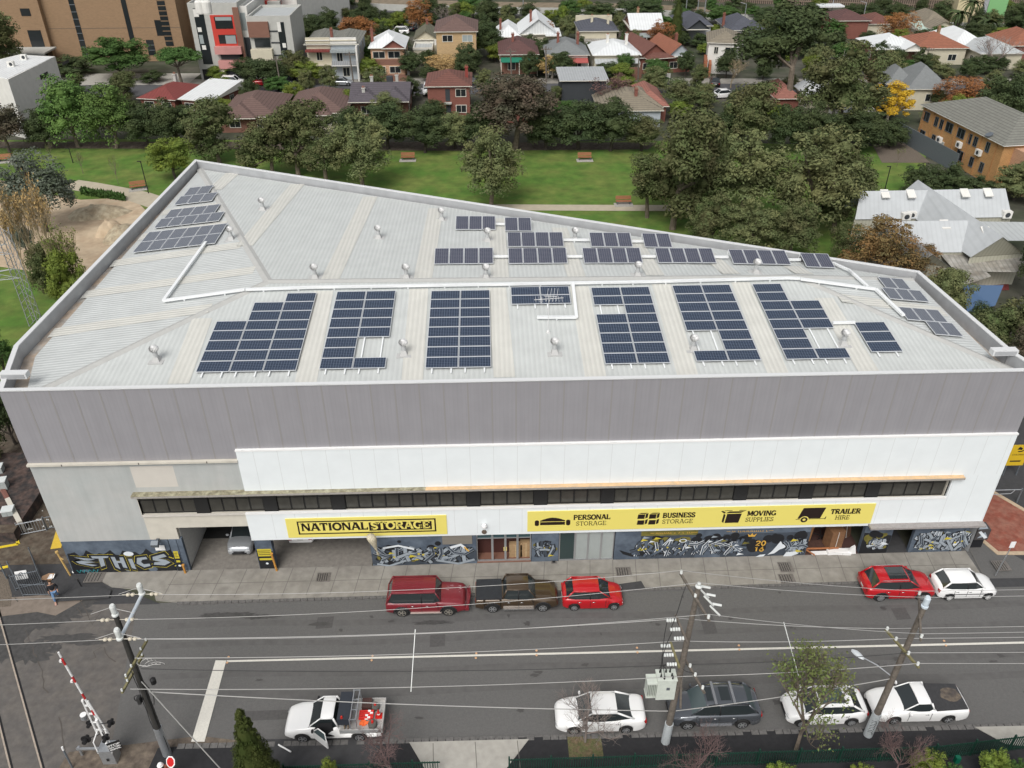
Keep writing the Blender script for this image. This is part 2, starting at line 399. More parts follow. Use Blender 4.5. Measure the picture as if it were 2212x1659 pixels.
# right: red paved crossing with sandstone edging, dark lane
sheet('side_lane', [(31.45,36.5),(60,36.5),(60,66),(31.6,56)], .007, m_asph2)
sheet('side_path', [(31.1,37.25),(36.1,37.2),(31.5,43.2),(31.1,43.2)], .012, m_asph)
mb = MB()
ra = [gp(x, y) for x, y in ((2100,1130),(2212,1200),(2290,1200),(2290,1100),(2180,1060),(2135,1063))]
ra = [gp(2092,1147), gp(2154,1199), gp(2300,1199), gp(2300,1130), gp(2212,1103), gp(2140,1062), gp(2120,1085)]
sheet('red_paving', ra, .016, m_redp)
mb = MB()
def strip(a, b, w, z0, z1):
    a = Vector(a+(z0,)); b = Vector(b+(z0,)); d = b-a; s_ = Vector((-d.y, d.x, 0)).normalized()*w
    mb.obox(a, d, s_, (0,0,z1-z0), 0)
strip(gp(2092,1147), gp(2154,1199), .3, 0, .06); strip(gp(2154,1199), gp(2300,1199), .3, 0, .055)
strip(gp(2134,1060), gp(2240,1122), .3, 0, .06)
S('stone_edging', mb, m_sand)

# park
park = [gp(-200,410),gp(-200,305),gp(300,300),gp(1000,309),gp(1400,304),gp(2000,318),gp(2000,420),gp(1850,560),gp(1200,600),gp(300,640),gp(-200,720)]
sheet('park_lawn', park, .012, m_grass)
sheet('park_lawn_left', [(-75,44),(-31.6,44),(-31,84),(-75,84)], .016, m_grass)
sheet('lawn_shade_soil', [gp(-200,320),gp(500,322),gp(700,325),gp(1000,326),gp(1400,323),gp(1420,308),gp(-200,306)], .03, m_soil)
# dirt bike track area at the left
sheet('dirt_track', [gp(-120,395),gp(40,396),gp(60,412),gp(175,432),gp(262,428),gp(300,440),gp(330,470),gp(240,560),gp(140,640),gp(60,585),gp(-120,560)], .034, m_dirt)
def mound(name, x, y, rx, ry, h, seed, m):
    c = P(x, y); k = scale_at(c); rr = random.Random(seed); rx /= k; ry = ry/k*2.6
    vs = [(c.x, c.y, h)]; fs = []; n = 20
    for ring, (t, hh) in enumerate(((.3,.92),(.62,.6),(.85,.25),(1.0,0))):
        for i in range(n):
            a = 2*math.pi*i/n; kx = 1+.16*math.sin(2*a+seed)+.08*math.sin(5*a)+rr.uniform(-.05,.05)
            vs.append((c.x+rx*t*kx*math.cos(a), c.y+ry*t*kx*math.sin(a), .03+h*hh*(1+rr.uniform(-.25,.25))))
    for i in range(n): fs.append((0, 1+i, 1+(i+1) % n))
    for r_ in range(3):
        for i in range(n):
            fs.append((1+r_*n+i, 1+(r_+1)*n+i, 1+(r_+1)*n+(i+1) % n, 1+r_*n+(i+1) % n))
    return S(name, MB().add(vs, fs), m, smooth=True)
mound('dirt_mound', 212, 463, 58, 17, 1.1, 1, m_dirt2); mound('dirt_mound', 262, 508, 42, 20, 1.0, 4, m_dirt2)
mound('dirt_mound', 238, 500, 26, 15, 1.3, 7, m_dirt); mound('dirt_mound', 20, 405, 50, 6, .9, 9, m_dirt2)
# park paths
def pathband(name, pts, w, z, m):
    q = [P(*p) for p in pts]; L_, R_ = [], []
    for i, p in enumerate(q):
        d = (q[min(i+1, len(q)-1)]-q[max(i-1, 0)]); s_ = Vector((-d.y, d.x, 0)).normalized()*w/2
        L_.append((p.x+s_.x, p.y+s_.y)); R_.append((p.x-s_.x, p.y-s_.y))
    return sheet(name, L_+R_[::-1], z, m)
pathband('park_path', [(150,398),(190,404),(240,413),(300,425),(345,440),(390,470)], 3.4, .04, m_path)
pathband('park_path', [(1040,448),(1200,449),(1330,449.5),(1470,450),(1600,455)], 2.0, .04, m_path)
sheet('bench_pad', [gp(1333,452),gp(1362,452),gp(1358,437),gp(1336,437)], .045, m_path)
# lane at the right of the park
sheet('gravel_court', [gp(1905,352),gp(2010,352),gp(1985,330),gp(1945,302),gp(1880,305)], .04, m_grav)
# far streets
def far_road(name, pts, w, z, m): return pathband(name, pts, w, z, m)
far_road('back_street', [(-300,199),(300,194),(700,190),(1300,188),(1800,190),(2400,190)], 9.5, .03, m_asph3)
far_road('back_street_path', [(-300,180),(300,178),(700,176),(1300,175),(1800,176),(2400,176)], 4.0, .05, m_conc)
far_road('driveway_forecourt', [(150,172),(420,171)], 9, .06, m_conc2)
pathband('far_car_park', [(770,52),(1000,52)], 18, .03, m_asph3)
hwy = [(300,-2),(520,2),(690,8),(860,16),(1100,22),(1380,26),(1640,40),(1900,52),(2300,62)]
pathband('freeway', hwy, 15, .04, m_asph3)
pathband('freeway_shoulder', [(x, y+6) for x, y in hwy], 2.5, .06, m_conc2)
pathband('freeway_line', [(x, y-.2) for x, y in hwy], .5, .07, m_line)
pathband('freeway_bank', [(x, y-9) for x, y in hwy], 12, .05, mat('bank_earth', (.2,.16,.11), 1, noise=.3, nscale=.2))
# ---------------------------------------------------------------- the storage warehouse
YF = 39.64
def FX(x, y): return PY(x, y, YF)
BZT = 14.4
wh = empty('storage_warehouse', (0, 55, 0), 0, 'huge grey and white storage warehouse with a wide pale ribbed roof', 'warehouse')
def T(n, mb, m, **k): return mb.build(n, m, wh, world=True, **k)
m_clad = mat('grey_cladding', (.292,.286,.302), .55, noise=.04, nscale=.3, kind='ribx', p1=.24, p2=.06, streak=.1)
m_seam = mat('cladding_seam', (.262,.252,.25), .7)
m_wseam= mat('panel_seam', (.6,.62,.62), .6)
m_render = mat('grey_render', (.42,.44,.43), .85, noise=.06, nscale=.35, col2=(.46,.465,.45), streak=.12)
m_rendp= mat('render_patch', (.55,.52,.47), .85, noise=.04, nscale=.5)
m_cream= mat('cream_render', (.55,.52,.45), .85, noise=.08, nscale=.8)
m_roof = mat('roof_sheet', (.515,.535,.52), .45, kind='ribx', p1=.3, p2=.12, bump=.35, noise=.07, nscale=.3, spec=.4)
m_roofy = mat('roof_sheet_side', (.52,.54,.53), .45, kind='riby', p1=.3, p2=.12, bump=.35, noise=.07, nscale=.3, spec=.4)
m_sky  = mat('skylight_sheet', (.575,.57,.525), .5, kind='ribx', p1=.3, p2=.12, bump=.4, noise=.06, nscale=.3)
m_skyy = mat('skylight_sheet_side', (.575,.57,.525), .5, kind='riby', p1=.3, p2=.12, bump=.4, noise=.06, nscale=.3)
m_para = mat('parapet_metal', (.36,.37,.38), .5, noise=.12, nscale=.5)
m_cap  = mat('capping', (.62,.63,.63), .45)
m_gut  = mat('gutter_rust', (.42,.33,.25), .8, noise=.25, nscale=.8, col2=(.35,.33,.3))
m_ledge= mat('ledge_orange', (.66,.44,.24), .9, noise=.12, nscale=2, col2=(.55,.4,.25))
m_ledgo= mat('ledge_mossy', (.36,.34,.24), .9, noise=.35, nscale=2.5, col2=(.2,.18,.12), bump=.5, bscale=8)
m_glassd= mat('dark_glass', (.03,.028,.024), .15, spec=.5)
m_pane = mat('dusty_pane', (.052,.05,.043), .3, noise=.2, nscale=1)
m_frame= mat('window_frame_dark', (.015,.015,.015), .6)

Fa = (-27.5, YF); Fb = gp(32, 748, BZT); Fc = gp(422, 346, BZT); Fd = gp(1985, 587, BZT); Fe = gp(2186, 759, BZT); Ff = (31.62, YF)
foot = [Fa, Ff, Fe, Fd, Fc, Fb]
# side and rear walls
mb = MB()
for a, b in zip(foot[1:], foot[2:]+foot[:1]):
    a, b = Vector(a), Vector(b); d = (b-a); n = Vector((d.y, -d.x)).normalized()*-.22   # inward
    mb.add([(a.x,a.y,0),(b.x,b.y,0),(b.x,b.y,BZT),(a.x,a.y,BZT)], [(0,1,2,3)], 0)
    ia, ib = a+n, b+n
    mb.add([(ia.x,ia.y,12.4),(ib.x,ib.y,12.4),(ib.x,ib.y,BZT),(ia.x,ia.y,BZT)], [(3,2,1,0)], 0)
T('side_wall', mb, m_para)
# capping round the parapet
cen = Vector((0, 55))
mb = MB()
def inset(p, k):   # toward the centre
    v = Vector(p); return v
N_ = len(foot)
def offs(poly, d):
    out = []
    for i in range(len(poly)):
        p0, p1, p2 = Vector(poly[i-1]), Vector(poly[i]), Vector(poly[(i+1) % len(poly)])
        e1 = (p1-p0).normalized(); e2 = (p2-p1).normalized()
        n1 = Vector((-e1.y, e1.x)); n2 = Vector((-e2.y, e2.x)); b = (n1+n2).normalized()
        out.append(p1 + b*(d/max(.3, b.dot(n1))))
    return out
pin = offs(foot, .24); pout = offs(foot, -.05)
for i in range(N_):
    j = (i+1) % N_
    a, b, c, d = pout[i], pout[j], pin[j], pin[i]
    mb.add([(a.x,a.y,BZT),(b.x,b.y,BZT),(c.x,c.y,BZT),(d.x,d.y,BZT),(a.x,a.y,BZT+.06),(b.x,b.y,BZT+.06),(c.x,c.y,BZT+.06),(d.x,d.y,BZT+.06)],
           [(3,2,1,0),(4,5,6,7),(0,1,5,4),(1,2,6,5),(2,3,7,6),(3,0,4,7)])
T('parapet_capping', mb, m_cap)
# facade pieces -------------------------------------------------
zt = lambda x, y: FX(x, y).z
Z_CL, Z_WT, Z_LG, Z_W1, Z_W0, Z_FB = 9.2, 9.92, 6.72, 6.65, 4.98, 2.75
XL, XR = -27.5, 31.62
XW0 = FX(510, 973).x; XF0 = FX(545, 1165).x; XWR = FX(2075, 1021).x; XWL = FX(300, 1090).x; XWE = FX(2045, 1050).x
mb = MB(); mb.box(XL, YF, Z_WT, XR, YF+.25, BZT-.001, 0); mb.box(XL, YF+.003, Z_CL+.08, XW0+.02, YF+.25, Z_WT, 0)
n = 43
for i in range(1, n):
    x = XL + (XR-XL)*i/n
    mb.box(x-.045, YF-.006, (Z_CL+.09) if x < XW0 else Z_WT+.001, x+.045, YF-.0005, BZT-.002, 1)
T('upper_cladding', mb, [m_clad, m_seam])
mb = MB()     # cream ledge beneath the cladding on the left
mb.box(XL-.02, YF-.22, Z_CL-.06, XW0, YF-.008, Z_CL+.08, 0)
for x in (-25.5, -21, -17): mb.box(x, YF-.23, Z_CL-.05, x+.06, YF-.22, Z_CL+.09, 1)
T('string_course', mb, [m_cream, m_joint])
G_ = lambda x, y=1200: FX(x, y).x
# grey rendered wall, left upper part (around window)
mb = MB()
mb.box(XL, YF+.002, Z_LG+.1, XW0+.1, YF+.3, Z_CL-.06, 0)
mb.box(XL, YF+.002, 4.2, XWL, YF+.3, Z_LG+.1, 0)
mb.box(XWL, YF+.002, 3.86, XF0+.3, YF+.3, Z_W0-.05, 1); mb.box(XWL, YF+.002, 2.9, G_(398), YF+.3, 3.86, 1)
mb.box(XL, YF+.002, 2.9, XWL, YF+.3, 4.2, 0)
p0, p1 = FX(280,1010), FX(390,1065)
mb.box(p0.x, YF-.002, Z_LG+.5, p1.x, YF+.001, Z_CL-.35, 2)

mb.box(XWL, YF-.12, Z_W0-.07, XF0+.2, YF+.001, Z_W0+.02, 2)
T('render_wall', mb, [m_render, m_cream, m_rendp])
# white panels
mb = MB(); y0 = YF-.14
mb.box(XW0, y0, Z_LG+.15, XR, YF-.004, Z_WT, 0)
mb.box(XWR-.45, y0, Z_FB+.15, XR, YF-.004, Z_LG+.15, 0)
mb.box(XF0, y0, Z_FB, XWR-.45, YF-.004, Z_W0-.02, 0)
mb.box(XW0-.03, y0-.03, Z_WT-.02, XR+.03, YF+.0, Z_WT+.09, 2)
mb.box(XF0, y0-.05, Z_W0-.02, XWR-.45, YF-.01, Z_W0+.08, 2)
i = 0; x = XW0+1.0
while x < XR-.3:
    mb.box(x-.012, y0-.003, Z_LG+.16, x+.012, y0-.0005, Z_WT-.03, 1)
    if x > XF0+.2: mb.box(x+.3-.012, y0-.003, Z_FB+.16, x+.3+.012, y0-.0005, Z_W0-.04 if x < XWR-1 else Z_LG+.1, 1)
    x += 1.42
T('white_panels', mb, [m_whiter, m_wseam, m_white])
# concrete ledge (window hood) -----------------------------------
mb = MB(); lx0, lx1, lm = FX(290,1072).x, FX(2078,1025).x, FX(920,1050).x
mb.box(lx0, YF-.44, Z_LG, lm, YF-.001, Z_LG+.14, 0); mb.box(lm, YF-.44, Z_LG, lx1, YF-.001, Z_LG+.14, 1)
mb.box(lx0, YF-.45, Z_LG-.02, lx1, YF-.41, Z_LG+.12, 2)
T('window_hood', mb, [m_ledgo, m_ledge, mat('hood_edge', (.33,.31,.28), .9, noise=.2)])
# strip window ------------------------------------------------------
wx0, wx1 = XWL, XWE
mb = MB(); mb.box(wx0, YF+.18, Z_W0-.1, wx1, YF+.5, Z_LG, 0)
mb.box(wx0-.02, YF+.0, Z_W0-.1, wx1+.02, YF+.5, Z_W0-.021, 1); mb.box(wx0-.03, YF, Z_W0, wx0, YF+.5, Z_LG, 1); mb.box(wx1, YF, Z_W0, wx1+.03, YF+.5, Z_LG, 1)
win = T('strip_window', mb, [m_frame, m_cream])
nx = 60; w_ = (wx1-wx0)/nx
mp = MB()
for i in range(nx):
    a = wx0+i*w_
    if i % 10 in (4,) or i % 10 == 9 and i % 20 == 9:
        mp.box(a, YF+.05, Z_W0, a+w_, YF+.178, Z_LG, 1); continue
    mp.box(a+.06, YF+.14, Z_W0+.12, a+w_-.05, YF+.178, Z_W0+1.05, 0)
    mp.box(a+.06, YF+.14, Z_W0+1.12, a+w_-.05, YF+.178, Z_LG-.05, 0)
mp.build('pane', [m_pane, m_frame], win, world=True)
KIDS.setdefault(win.name, [])

# ground floor ---------------------------------------------------------
G = lambda x, y=1200: FX(x, y).x
m_mblue = mat('mural_slate', (.12,.15,.19), .8, noise=.15, nscale=.8, col2=(.07,.09,.12))
m_mblk = mat('mural_black', (.012,.013,.016), .7); m_mgry = mat('mural_grey', (.3,.34,.38), .7, noise=.08, nscale=2)
m_mwht = mat('mural_white', (.66,.7,.73), .7); m_myel = mat('mural_yellow', (.55,.45,.04), .7); m_mdk = mat('mural_dark', (.05,.062,.08), .8, noise=.3, nscale=1)
m_molive = mat('mural_olive', (.16,.14,.03), .8, noise=.3, nscale=1); m_mteal = mat('mural_teal', (.02,.3,.33), .7); m_mor = mat('mural_orange', (.62,.36,.06), .7)
MUR = [m_mblue, m_mblk, m_mgry, m_mwht, m_myel, m_mdk, m_molive, m_mteal, m_mor]
class Paint:
    """flat paint on a wall: each shape lies 0.6 mm proud of the last"""
    def __init__(s, Y): s.mb = MB(); s.y = Y
    def poly(s, pts, m): s.y -= .0003; s.mb.poly([(x, s.y, z) for x, z in pts], m)
    def line(s, pts, w, m):
        s.y -= .0003
        n = len(pts); Ls, Rs = [], []
        for i in range(n):
            a = Vector(pts[max(0, i-1)]); b = Vector(pts[min(n-1, i+1)]); d = b-a
            if d.length < 1e-6: d = Vector((1, 0))
            q = Vector((-d.y, d.x)).normalized()*w/2; p = Vector(pts[i]); Ls.append(p+q); Rs.append(p-q)
        for i in range(n-1):
            s.mb.add([(Ls[i].x,s.y,Ls[i].y),(Rs[i].x,s.y,Rs[i].y),(Rs[i+1].x,s.y,Rs[i+1].y),(Ls[i+1].x,s.y,Ls[i+1].y)], [(0,1,2,3)], m)
    def disc(s, x, z, r, m, k=1.0, n=14): s.poly([(x+r*k*math.cos(2*math.pi*i/n), z+r*math.sin(2*math.pi*i/n)) for i in range(n)], m)
def wild(pt, x0, x1, z0, z1, seed, fill=2, edge=3, accent=4, n=9, w=.26):
    """angular interlocking lettering: black outline, bright edge, grey fill"""
    rr = random.Random(seed); H_ = z1-z0; cw = (x1-x0)/n; strokes = []
    for k in range(n):
        cx = x0+cw*(k+.5)
        for q in range(3):
            sl_ = rr.choice((-1, 1))*rr.uniform(.2, .9)*cw
            a = (cx+sl_*.6+rr.uniform(-.2,.2)*cw, z0+H_*rr.uniform(.04,.3)); b = (cx-sl_*.4+rr.uniform(-.3,.3)*cw, z0+H_*rr.uniform(.38,.62)); c = (cx+sl_*rr.uniform(-.5,1.1), z0+H_*rr.uniform(.72,.98))
            if rr.random() < .4: c = (c[0]+cw*rr.uniform(.3,.9), c[1])
            strokes.append([a, b, c])
        if rr.random() < .6: strokes.append([(cx-cw*.8, z0+H_*rr.uniform(.3,.7)), (cx+cw*.1, z0+H_*rr.uniform(.35,.65)), (cx+cw*.9, z0+H_*rr.uniform(.3,.8))])
    for st in strokes: pt.line(st, w*1.75, 1)
    for i, st in enumerate(strokes):
        pt.line(st, w*1.25, 1); pt.line(st, w, edge if rr.random() < .6 else fill)
        pt.line([(p[0]+.012, p[1]-.01) for p in st], w*.62, fill if rr.random() < .7 else 5)
        if rr.random() < .25: pt.disc(st[1][0], st[1][1], w*.35, accent)
    for k in range(n*2):
        x, z = rr.uniform(x0, x1), rr.uniform(z0, z1); s_ = rr.uniform(.1, .28)
        pt.poly([(x, z), (x+s_*2.2, z+s_*.4), (x+s_*.5, z+s_)], rr.choice((edge, 1, accent, 5, 2)))
def clouds(pt, x0, x1, z0, z1, n, m, seed, r=(.15,.4)):
    rr = random.Random(seed)
    for k in range(n):
        rad = rr.uniform(*r); pt.disc(rr.uniform(x0+rad, x1-rad), rr.uniform(z0+rad, z1-rad), rad, m)
def wallp(name, x0, x1, z0, z1, m, dy=0, th=.25): return T(name, MB().box(x0, YF+dy, z0, x1, YF+dy+th, z1), m)
T('plinth', MB().box(XL, YF+.003, 0, G(172), YF+.4, .02), m_conc)

def letter_shape(pt, pts, m_in=2, m_edge=1, w=.09):
    pt.poly(pts, m_edge)
    cx = sum(p[0] for p in pts)/len(pts); cz = sum(p[1] for p in pts)/len(pts)
    pt.poly([(cx+(p[0]-cx)*.86, cz+(p[1]-cz)*.82) for p in pts], m_in)
# left mural: silver bubble lettering
x0, x1 = XL, G(393, 1170)
wallp('painted_wall_left', x0, x1, 0, 2.9, m_mblue)
pt = Paint(YF-.001)
rr = random.Random(5)
xm = G(372)
pts = [(x0+.03, .02), (xm, .02), (xm, 1.75)]
nb = 26
for i in range(nb+1):
    x = xm + (x0+.1-xm)*i/nb; pts.append((x, 1.75+.5*math.sin(i*1.3)*.3+(.25 if i % 3 == 0 else 0)))
pt.poly(pts, 1)
clouds(pt, x0+.2, xm-.2, .1, .5, 6, 0, 4, (.1,.22))
def LZ(x, z): return (x0+.35+x, .42+z)
# E T H I C S in flowing silver blocks with a yellow outer line
ltr = [
 [(0,1.2),(1.5,.95),(1.0,.8),(.3,.85),(1.45,.62),(.6,.52),(1.5,.3),(1.1,.18),(.2,.5),(0,.75),(.6,.9)],
 [(1.1,1.25),(2.4,1.2),(2.3,1.02),(1.95,1.0),(1.9,.2),(1.55,.05),(1.6,.98),(1.15,1.0)],
 [(2.35,1.2),(2.65,1.15),(2.68,.72),(2.95,.72),(2.98,1.1),(3.25,1.1),(3.3,-.1),(3.0,.0),(2.98,.5),(2.7,.5),(2.75,-.2),(2.45,.05)],
 [(3.45,.95),(3.75,.95),(3.8,-.2),(3.5,-.05)],
 [(4.7,1.1),(4.0,1.0),(3.85,.4),(4.3,-.05),(4.8,.1),(4.8,.35),(4.35,.3),(4.2,.55),(4.35,.8),(4.75,.85)],
 [(5.9,1.35),(5.0,1.05),(4.95,.7),(5.5,.5),(5.0,.45),(4.9,.2),(5.7,.1),(6.2,.4),(5.9,.7),(5.4,.85),(6.05,1.05)]]
for L_ in ltr:
    q = [LZ(a, b) for a, b in L_]; c = (sum(p[0] for p in q)/len(q), sum(p[1] for p in q)/len(q))
    pt.poly([(c[0]+(p[0]-c[0])*1.19, c[1]+(p[1]-c[1])*1.2) for p in q], 4)
for L_ in ltr:
    q = [LZ(a, b) for a, b in L_]; c = (sum(p[0] for p in q)/len(q), sum(p[1] for p in q)/len(q))
    pt.poly([(c[0]+(p[0]-c[0])*1.14, c[1]+(p[1]-c[1])*1.15) for p in q], 1)
for L_ in ltr: letter_shape(pt, [LZ(a, b) for a, b in L_], 2, 1)
pt.disc(*LZ(3.62, 1.3), .2, 3, 1.6)
pt.line([LZ(6.1,.95), LZ(6.9,.5), LZ(6.3,.1)], .07, 4)
for i in range(5): pt.line([LZ(-.05+i*.28, -.05), LZ(.08+i*.28, -.3), LZ(.2+i*.28, -.02)], .04, 7)
T('mural_silver_lettering', pt.mb, MUR)
# sign plates on that wall
o = MB().box(0,-.03,0, .62,0,.42).build('notice', m_white); p = FX(334,1178); o.location = (p.x, YF-.03, p.z-.4); tag(o, 'small blank white notice fixed on the dark mural wall', 'notice')
def floodlight(x, y, lab):
    p = FX(x, y); m = MB(); m.obox((-.22,-.62,-.1), (.44,0,0), (0,.25,.16), (0,-.1,.3)); m.box(-.03,-.4,-.05,.03,.0,.05); m.box(-.1,-.03,-.12,.1,0,.1)
    o = m.build('floodlight', m_steeld); o.location = (p.x, YF-.02, p.z); tag(o, lab, 'floodlight', 'lamps on the warehouse front')
floodlight(342,1165,'dark angled floodlight above the left driveway mural')
# driveway 1 (x 393..545) and 2 (590..800), columns
dx0, dx1 = G(400,1200), G(556,1200); ex0, ex1 = G(592,1200), G(800,1200)
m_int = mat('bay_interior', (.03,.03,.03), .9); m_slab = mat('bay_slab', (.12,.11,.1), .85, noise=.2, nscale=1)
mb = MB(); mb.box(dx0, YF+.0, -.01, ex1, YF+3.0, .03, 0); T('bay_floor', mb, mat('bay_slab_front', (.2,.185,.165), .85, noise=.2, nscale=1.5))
mb = MB(); mb.box(dx0, YF+3.0, -.01, ex1+3, YF+11, .028, 0); T('inner_floor', mb, mat('inner_floor', (.02,.02,.02), .9))  # near-black colour paints in the shade deep inside the bays
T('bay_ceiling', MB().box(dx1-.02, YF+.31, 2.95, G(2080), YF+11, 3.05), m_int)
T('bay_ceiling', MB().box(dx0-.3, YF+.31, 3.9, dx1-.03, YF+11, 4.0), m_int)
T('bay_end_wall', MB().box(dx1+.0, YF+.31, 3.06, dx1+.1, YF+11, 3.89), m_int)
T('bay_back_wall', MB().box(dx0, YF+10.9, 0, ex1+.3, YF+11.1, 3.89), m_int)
mb = MB(); mb.box(dx0-.28, YF+.31, 0, dx0-.02, YF+4, 3.89, 0); T('bay_side_wall', mb, mat('bay_white_wall', (.55,.55,.53), .8, noise=.1))
T('bay_side_wall', MB().box(ex1+.0, YF+.41, 0, ex1+.2, YF+10.9, 2.95), m_mdk)
T('bay_end_wall', MB().box(G(372), YF+.41, 0, G(374), YF+1.2, 2.95), m_int)
wallp('door_reveal', G(372)+.0, G(374), 0, 2.9, m_blk)
def column(name, xa, xb):
    pt = Paint(YF-.05)
    c = T(name, MB().box(xa, YF-.045, 0, xb, YF+.4, 2.9), m_mblue)
    pt.poly([(xa+.02,.02),(xb-.02,.02),(xb-.02,1.7),(xa+.3,1.6),(xa+.02,1.8)], 1)
    pt.poly([(xa+.08,1.25),(xb-.1,1.25),(xb-.1,1.9),(xa+.08,1.9)], 4)
    pt.line([(xa+.12,1.72),(xb-.15,1.72)], .05, 1); pt.line([(xa+.12,1.56),(xb-.2,1.56)], .05, 1); pt.line([(xa+.12,1.4),(xb-.15,1.4)], .05, 1)
    pt.poly([(xa+.1,.9),(xb-.12,.9),(xb-.12,1.08),(xa+.1,1.08)], 4)
    pt.disc((xa+xb)/2, .6, .09, 3)
    pt.mb.build('painted_notice', MUR, c, world=True)
column('driveway_column', dx0-.75, dx0-.28); column('driveway_column', dx1, ex0)
def bollard(x, z0, z1, tilt, lab, cat='post'):
    m = MB(); m.cyl((0,0,0), (tilt,0,z1), .07, .07, 8); m.cyl((tilt,0,z1), (tilt,0,z1+.04), .1, .1, 8)
    o = m.build('protection_post', mat('orange_post', (.5,.24,.05), .7, noise=.2)); o.location = (x, YF-.25, .13); tag(o, lab, cat, 'leaning orange posts')
bollard(ex0+.05, 0, 1.5, -.1, 'orange post against the column between the two driveways')
bollard(dx0-.2, 0, .7, 0, 'short rusty post at the foot of the first driveway column')
# mural wall 2
x0, x1 = G(803), G(1030); 
wallp('painted_wall_middle', x0, x1, .0, 2.9, m_mblue)
T('roller_shutter', MB().box(G(955,1160), YF-.04, 1.9, G(1060,1160)-1.2, YF-.001, 2.74), mat('shutter', (.22,.2,.17), .7, kind='boards', p1=.12, p2=.5))
pt = Paint(YF-.05); pt.poly([(x0+.01,1.2),(x1-.01,1.3),(x1-.01,.4),(x0+.9,.02),(x0+.01,.3)], 5)
clouds(pt, x0+.1, x1-.1, .05, 2.4, 16, 1, 8, (.1,.3)); clouds(pt, x0+.3, x1-.3, .3, 1.5, 7, 6, 9, (.1,.3))
wild(pt, x0+.4, x1-.5, .25, 1.85, 12, 2, 2, 4, 8, .24)
pt.line([(x1-1.7,1.65),(x1-1.0,1.9),(x1-.75,1.6)], .22, 3); pt.line([(x1-.8,1.7),(x1-.5,1.3)], .12, 8)
pt.line([(x0+.3,.35),(x0+1.1,.15),(x0+2.2,.6)], .16, 2); pt.line([(x1-2.6,.55),(x1-1.2,.2),(x1-.15,.55)], .18, 2); pt.line([(x0+.8,1.75),(x0+1.8,1.95),(x0+2.8,1.6)], .16, 3)
T('mural_ribbon_lettering', pt.mb, MUR)
# glass doors 1030..1147
x0, x1 = G(1030), G(1147)
mb = MB(); mb.box(x0, YF+.25, 0, x1, YF+.3, 2.75, 0); door_back = T('shop_interior', MB().box(x0, YF+.9, 0, x1, YF+1.0, 2.8), mat('shop_dark_red', (.07,.025,.02), .8))
T('shop_floor', MB().box(x0, YF+.0, 0, x1, YF+.9, .15), mat('shop_floor', (.2,.1,.07), .6))
dw = [G(1030), G(1064), G(1092), G(1118), G(1147)]
m_alu = mat('aluminium', (.45,.46,.47), .4, metal=.6)
for i in range(4):
    a, b = dw[i], dw[i+1]; mb = MB()
    for (q0, q1, s0, s1) in ((a, a+.07, .15, 2.74), (b-.07, b-.001, .15, 2.74), (a+.07, b-.07, .15, .25), (a+.07, b-.07, 2.66, 2.74), (a+.07, b-.07, 2.18, 2.25)):
        mb.box(q0, YF+.1, s0, q1, YF+.18, s1)
    dr = mb.build('glass_door', m_alu, wh, world=True)
    MB().box(a+.07, YF+.12, 2.25, b-.07, YF+.14, 2.66).build('transom_pane', mat('teal_glass', (.05,.09,.1), .2), dr, world=True)
    if i in (1, 2): MB().box(b-.12 if i == 1 else a+.02, YF+.05, 1.1, b-.05 if i == 1 else a+.09, YF+.1, 1.4).build('handle', mat('handle_y', (.6,.5,.2), .4), dr, world=True)
for bx, bz, bw, bh, lab in ((dw[2]+.25,.16,.85,1.1,'stack of flat cartons behind the glass shop door'),(dw[3]+.2,.16,.75,1.25,'stack of brown cartons inside the shop by the right pane')):
    for k in range(2):
        m = MB(); m.box(0,0,0,bw,.4,bh/2-.02,0); m.box(bw/2-.03,-.003,0,bw/2+.03,0,bh/2-.02,1)
        o = m.build('carton', [mat('cardboard', (.36,.24,.13), .9, noise=.1), mat('tape', (.5,.38,.22), .5)]); o.location = (bx, YF+.4, bz+k*bh/2); tag(o, lab+(', upper one' if k else ', lower one'), 'carton', 'cartons behind the shop glass')
# narrow mural 1147..1207
x0, x1 = G(1148), G(1206); wallp('painted_pillar', x0, x1, 0, 2.75, m_mblue, dy=.0); pt = Paint(YF-.001)
clouds(pt, x0+.05, x1-.05, .6, 1.9, 9, 6, 3, (.12,.3)); wild(pt, x0+.25, x1-.25, .35, 2.0, 21, 2, 5, 4, 3, .17)
T('mural_pillar_painting', pt.mb, MUR)
# grey glazed front 1207..1325
x0, x1 = G(1207), G(1325); ws = [x0, G(1241), G(1269), G(1297), x1-.03]
m_gg = mat('frosted_glass', (.33,.36,.35), .35, noise=.06, nscale=.6); m_gd = mat('dark_green_glass', (.035,.055,.055), .25)
for i in range(4):
    a, b = ws[i], ws[i+1]; mb = MB()
    for (q0, q1, s0, s1) in ((a, a+.06, .1, 2.74), (b-.06, b-.001, .1, 2.74), (a+.06, b-.06, .1, .2), (a+.06, b-.06, 2.66, 2.74)): mb.box(q0, YF+.05, s0, q1, YF+.13, s1)
    fr = mb.build('shopfront_frame', m_alu, wh, world=True)
    MB().box(a+.06, YF+.08, .2, b-.06, YF+.1, 2.66).build('pane', m_gd if i == 0 else m_gg, fr, world=True)
T('shopfront_backing', MB().box(x0, YF+.15, 0, x1+.05, YF+.2, 2.8), m_int)
T('shopfront_step', MB().box(x0, YF-.06, 0, x1, YF+.15, .1), m_conc)
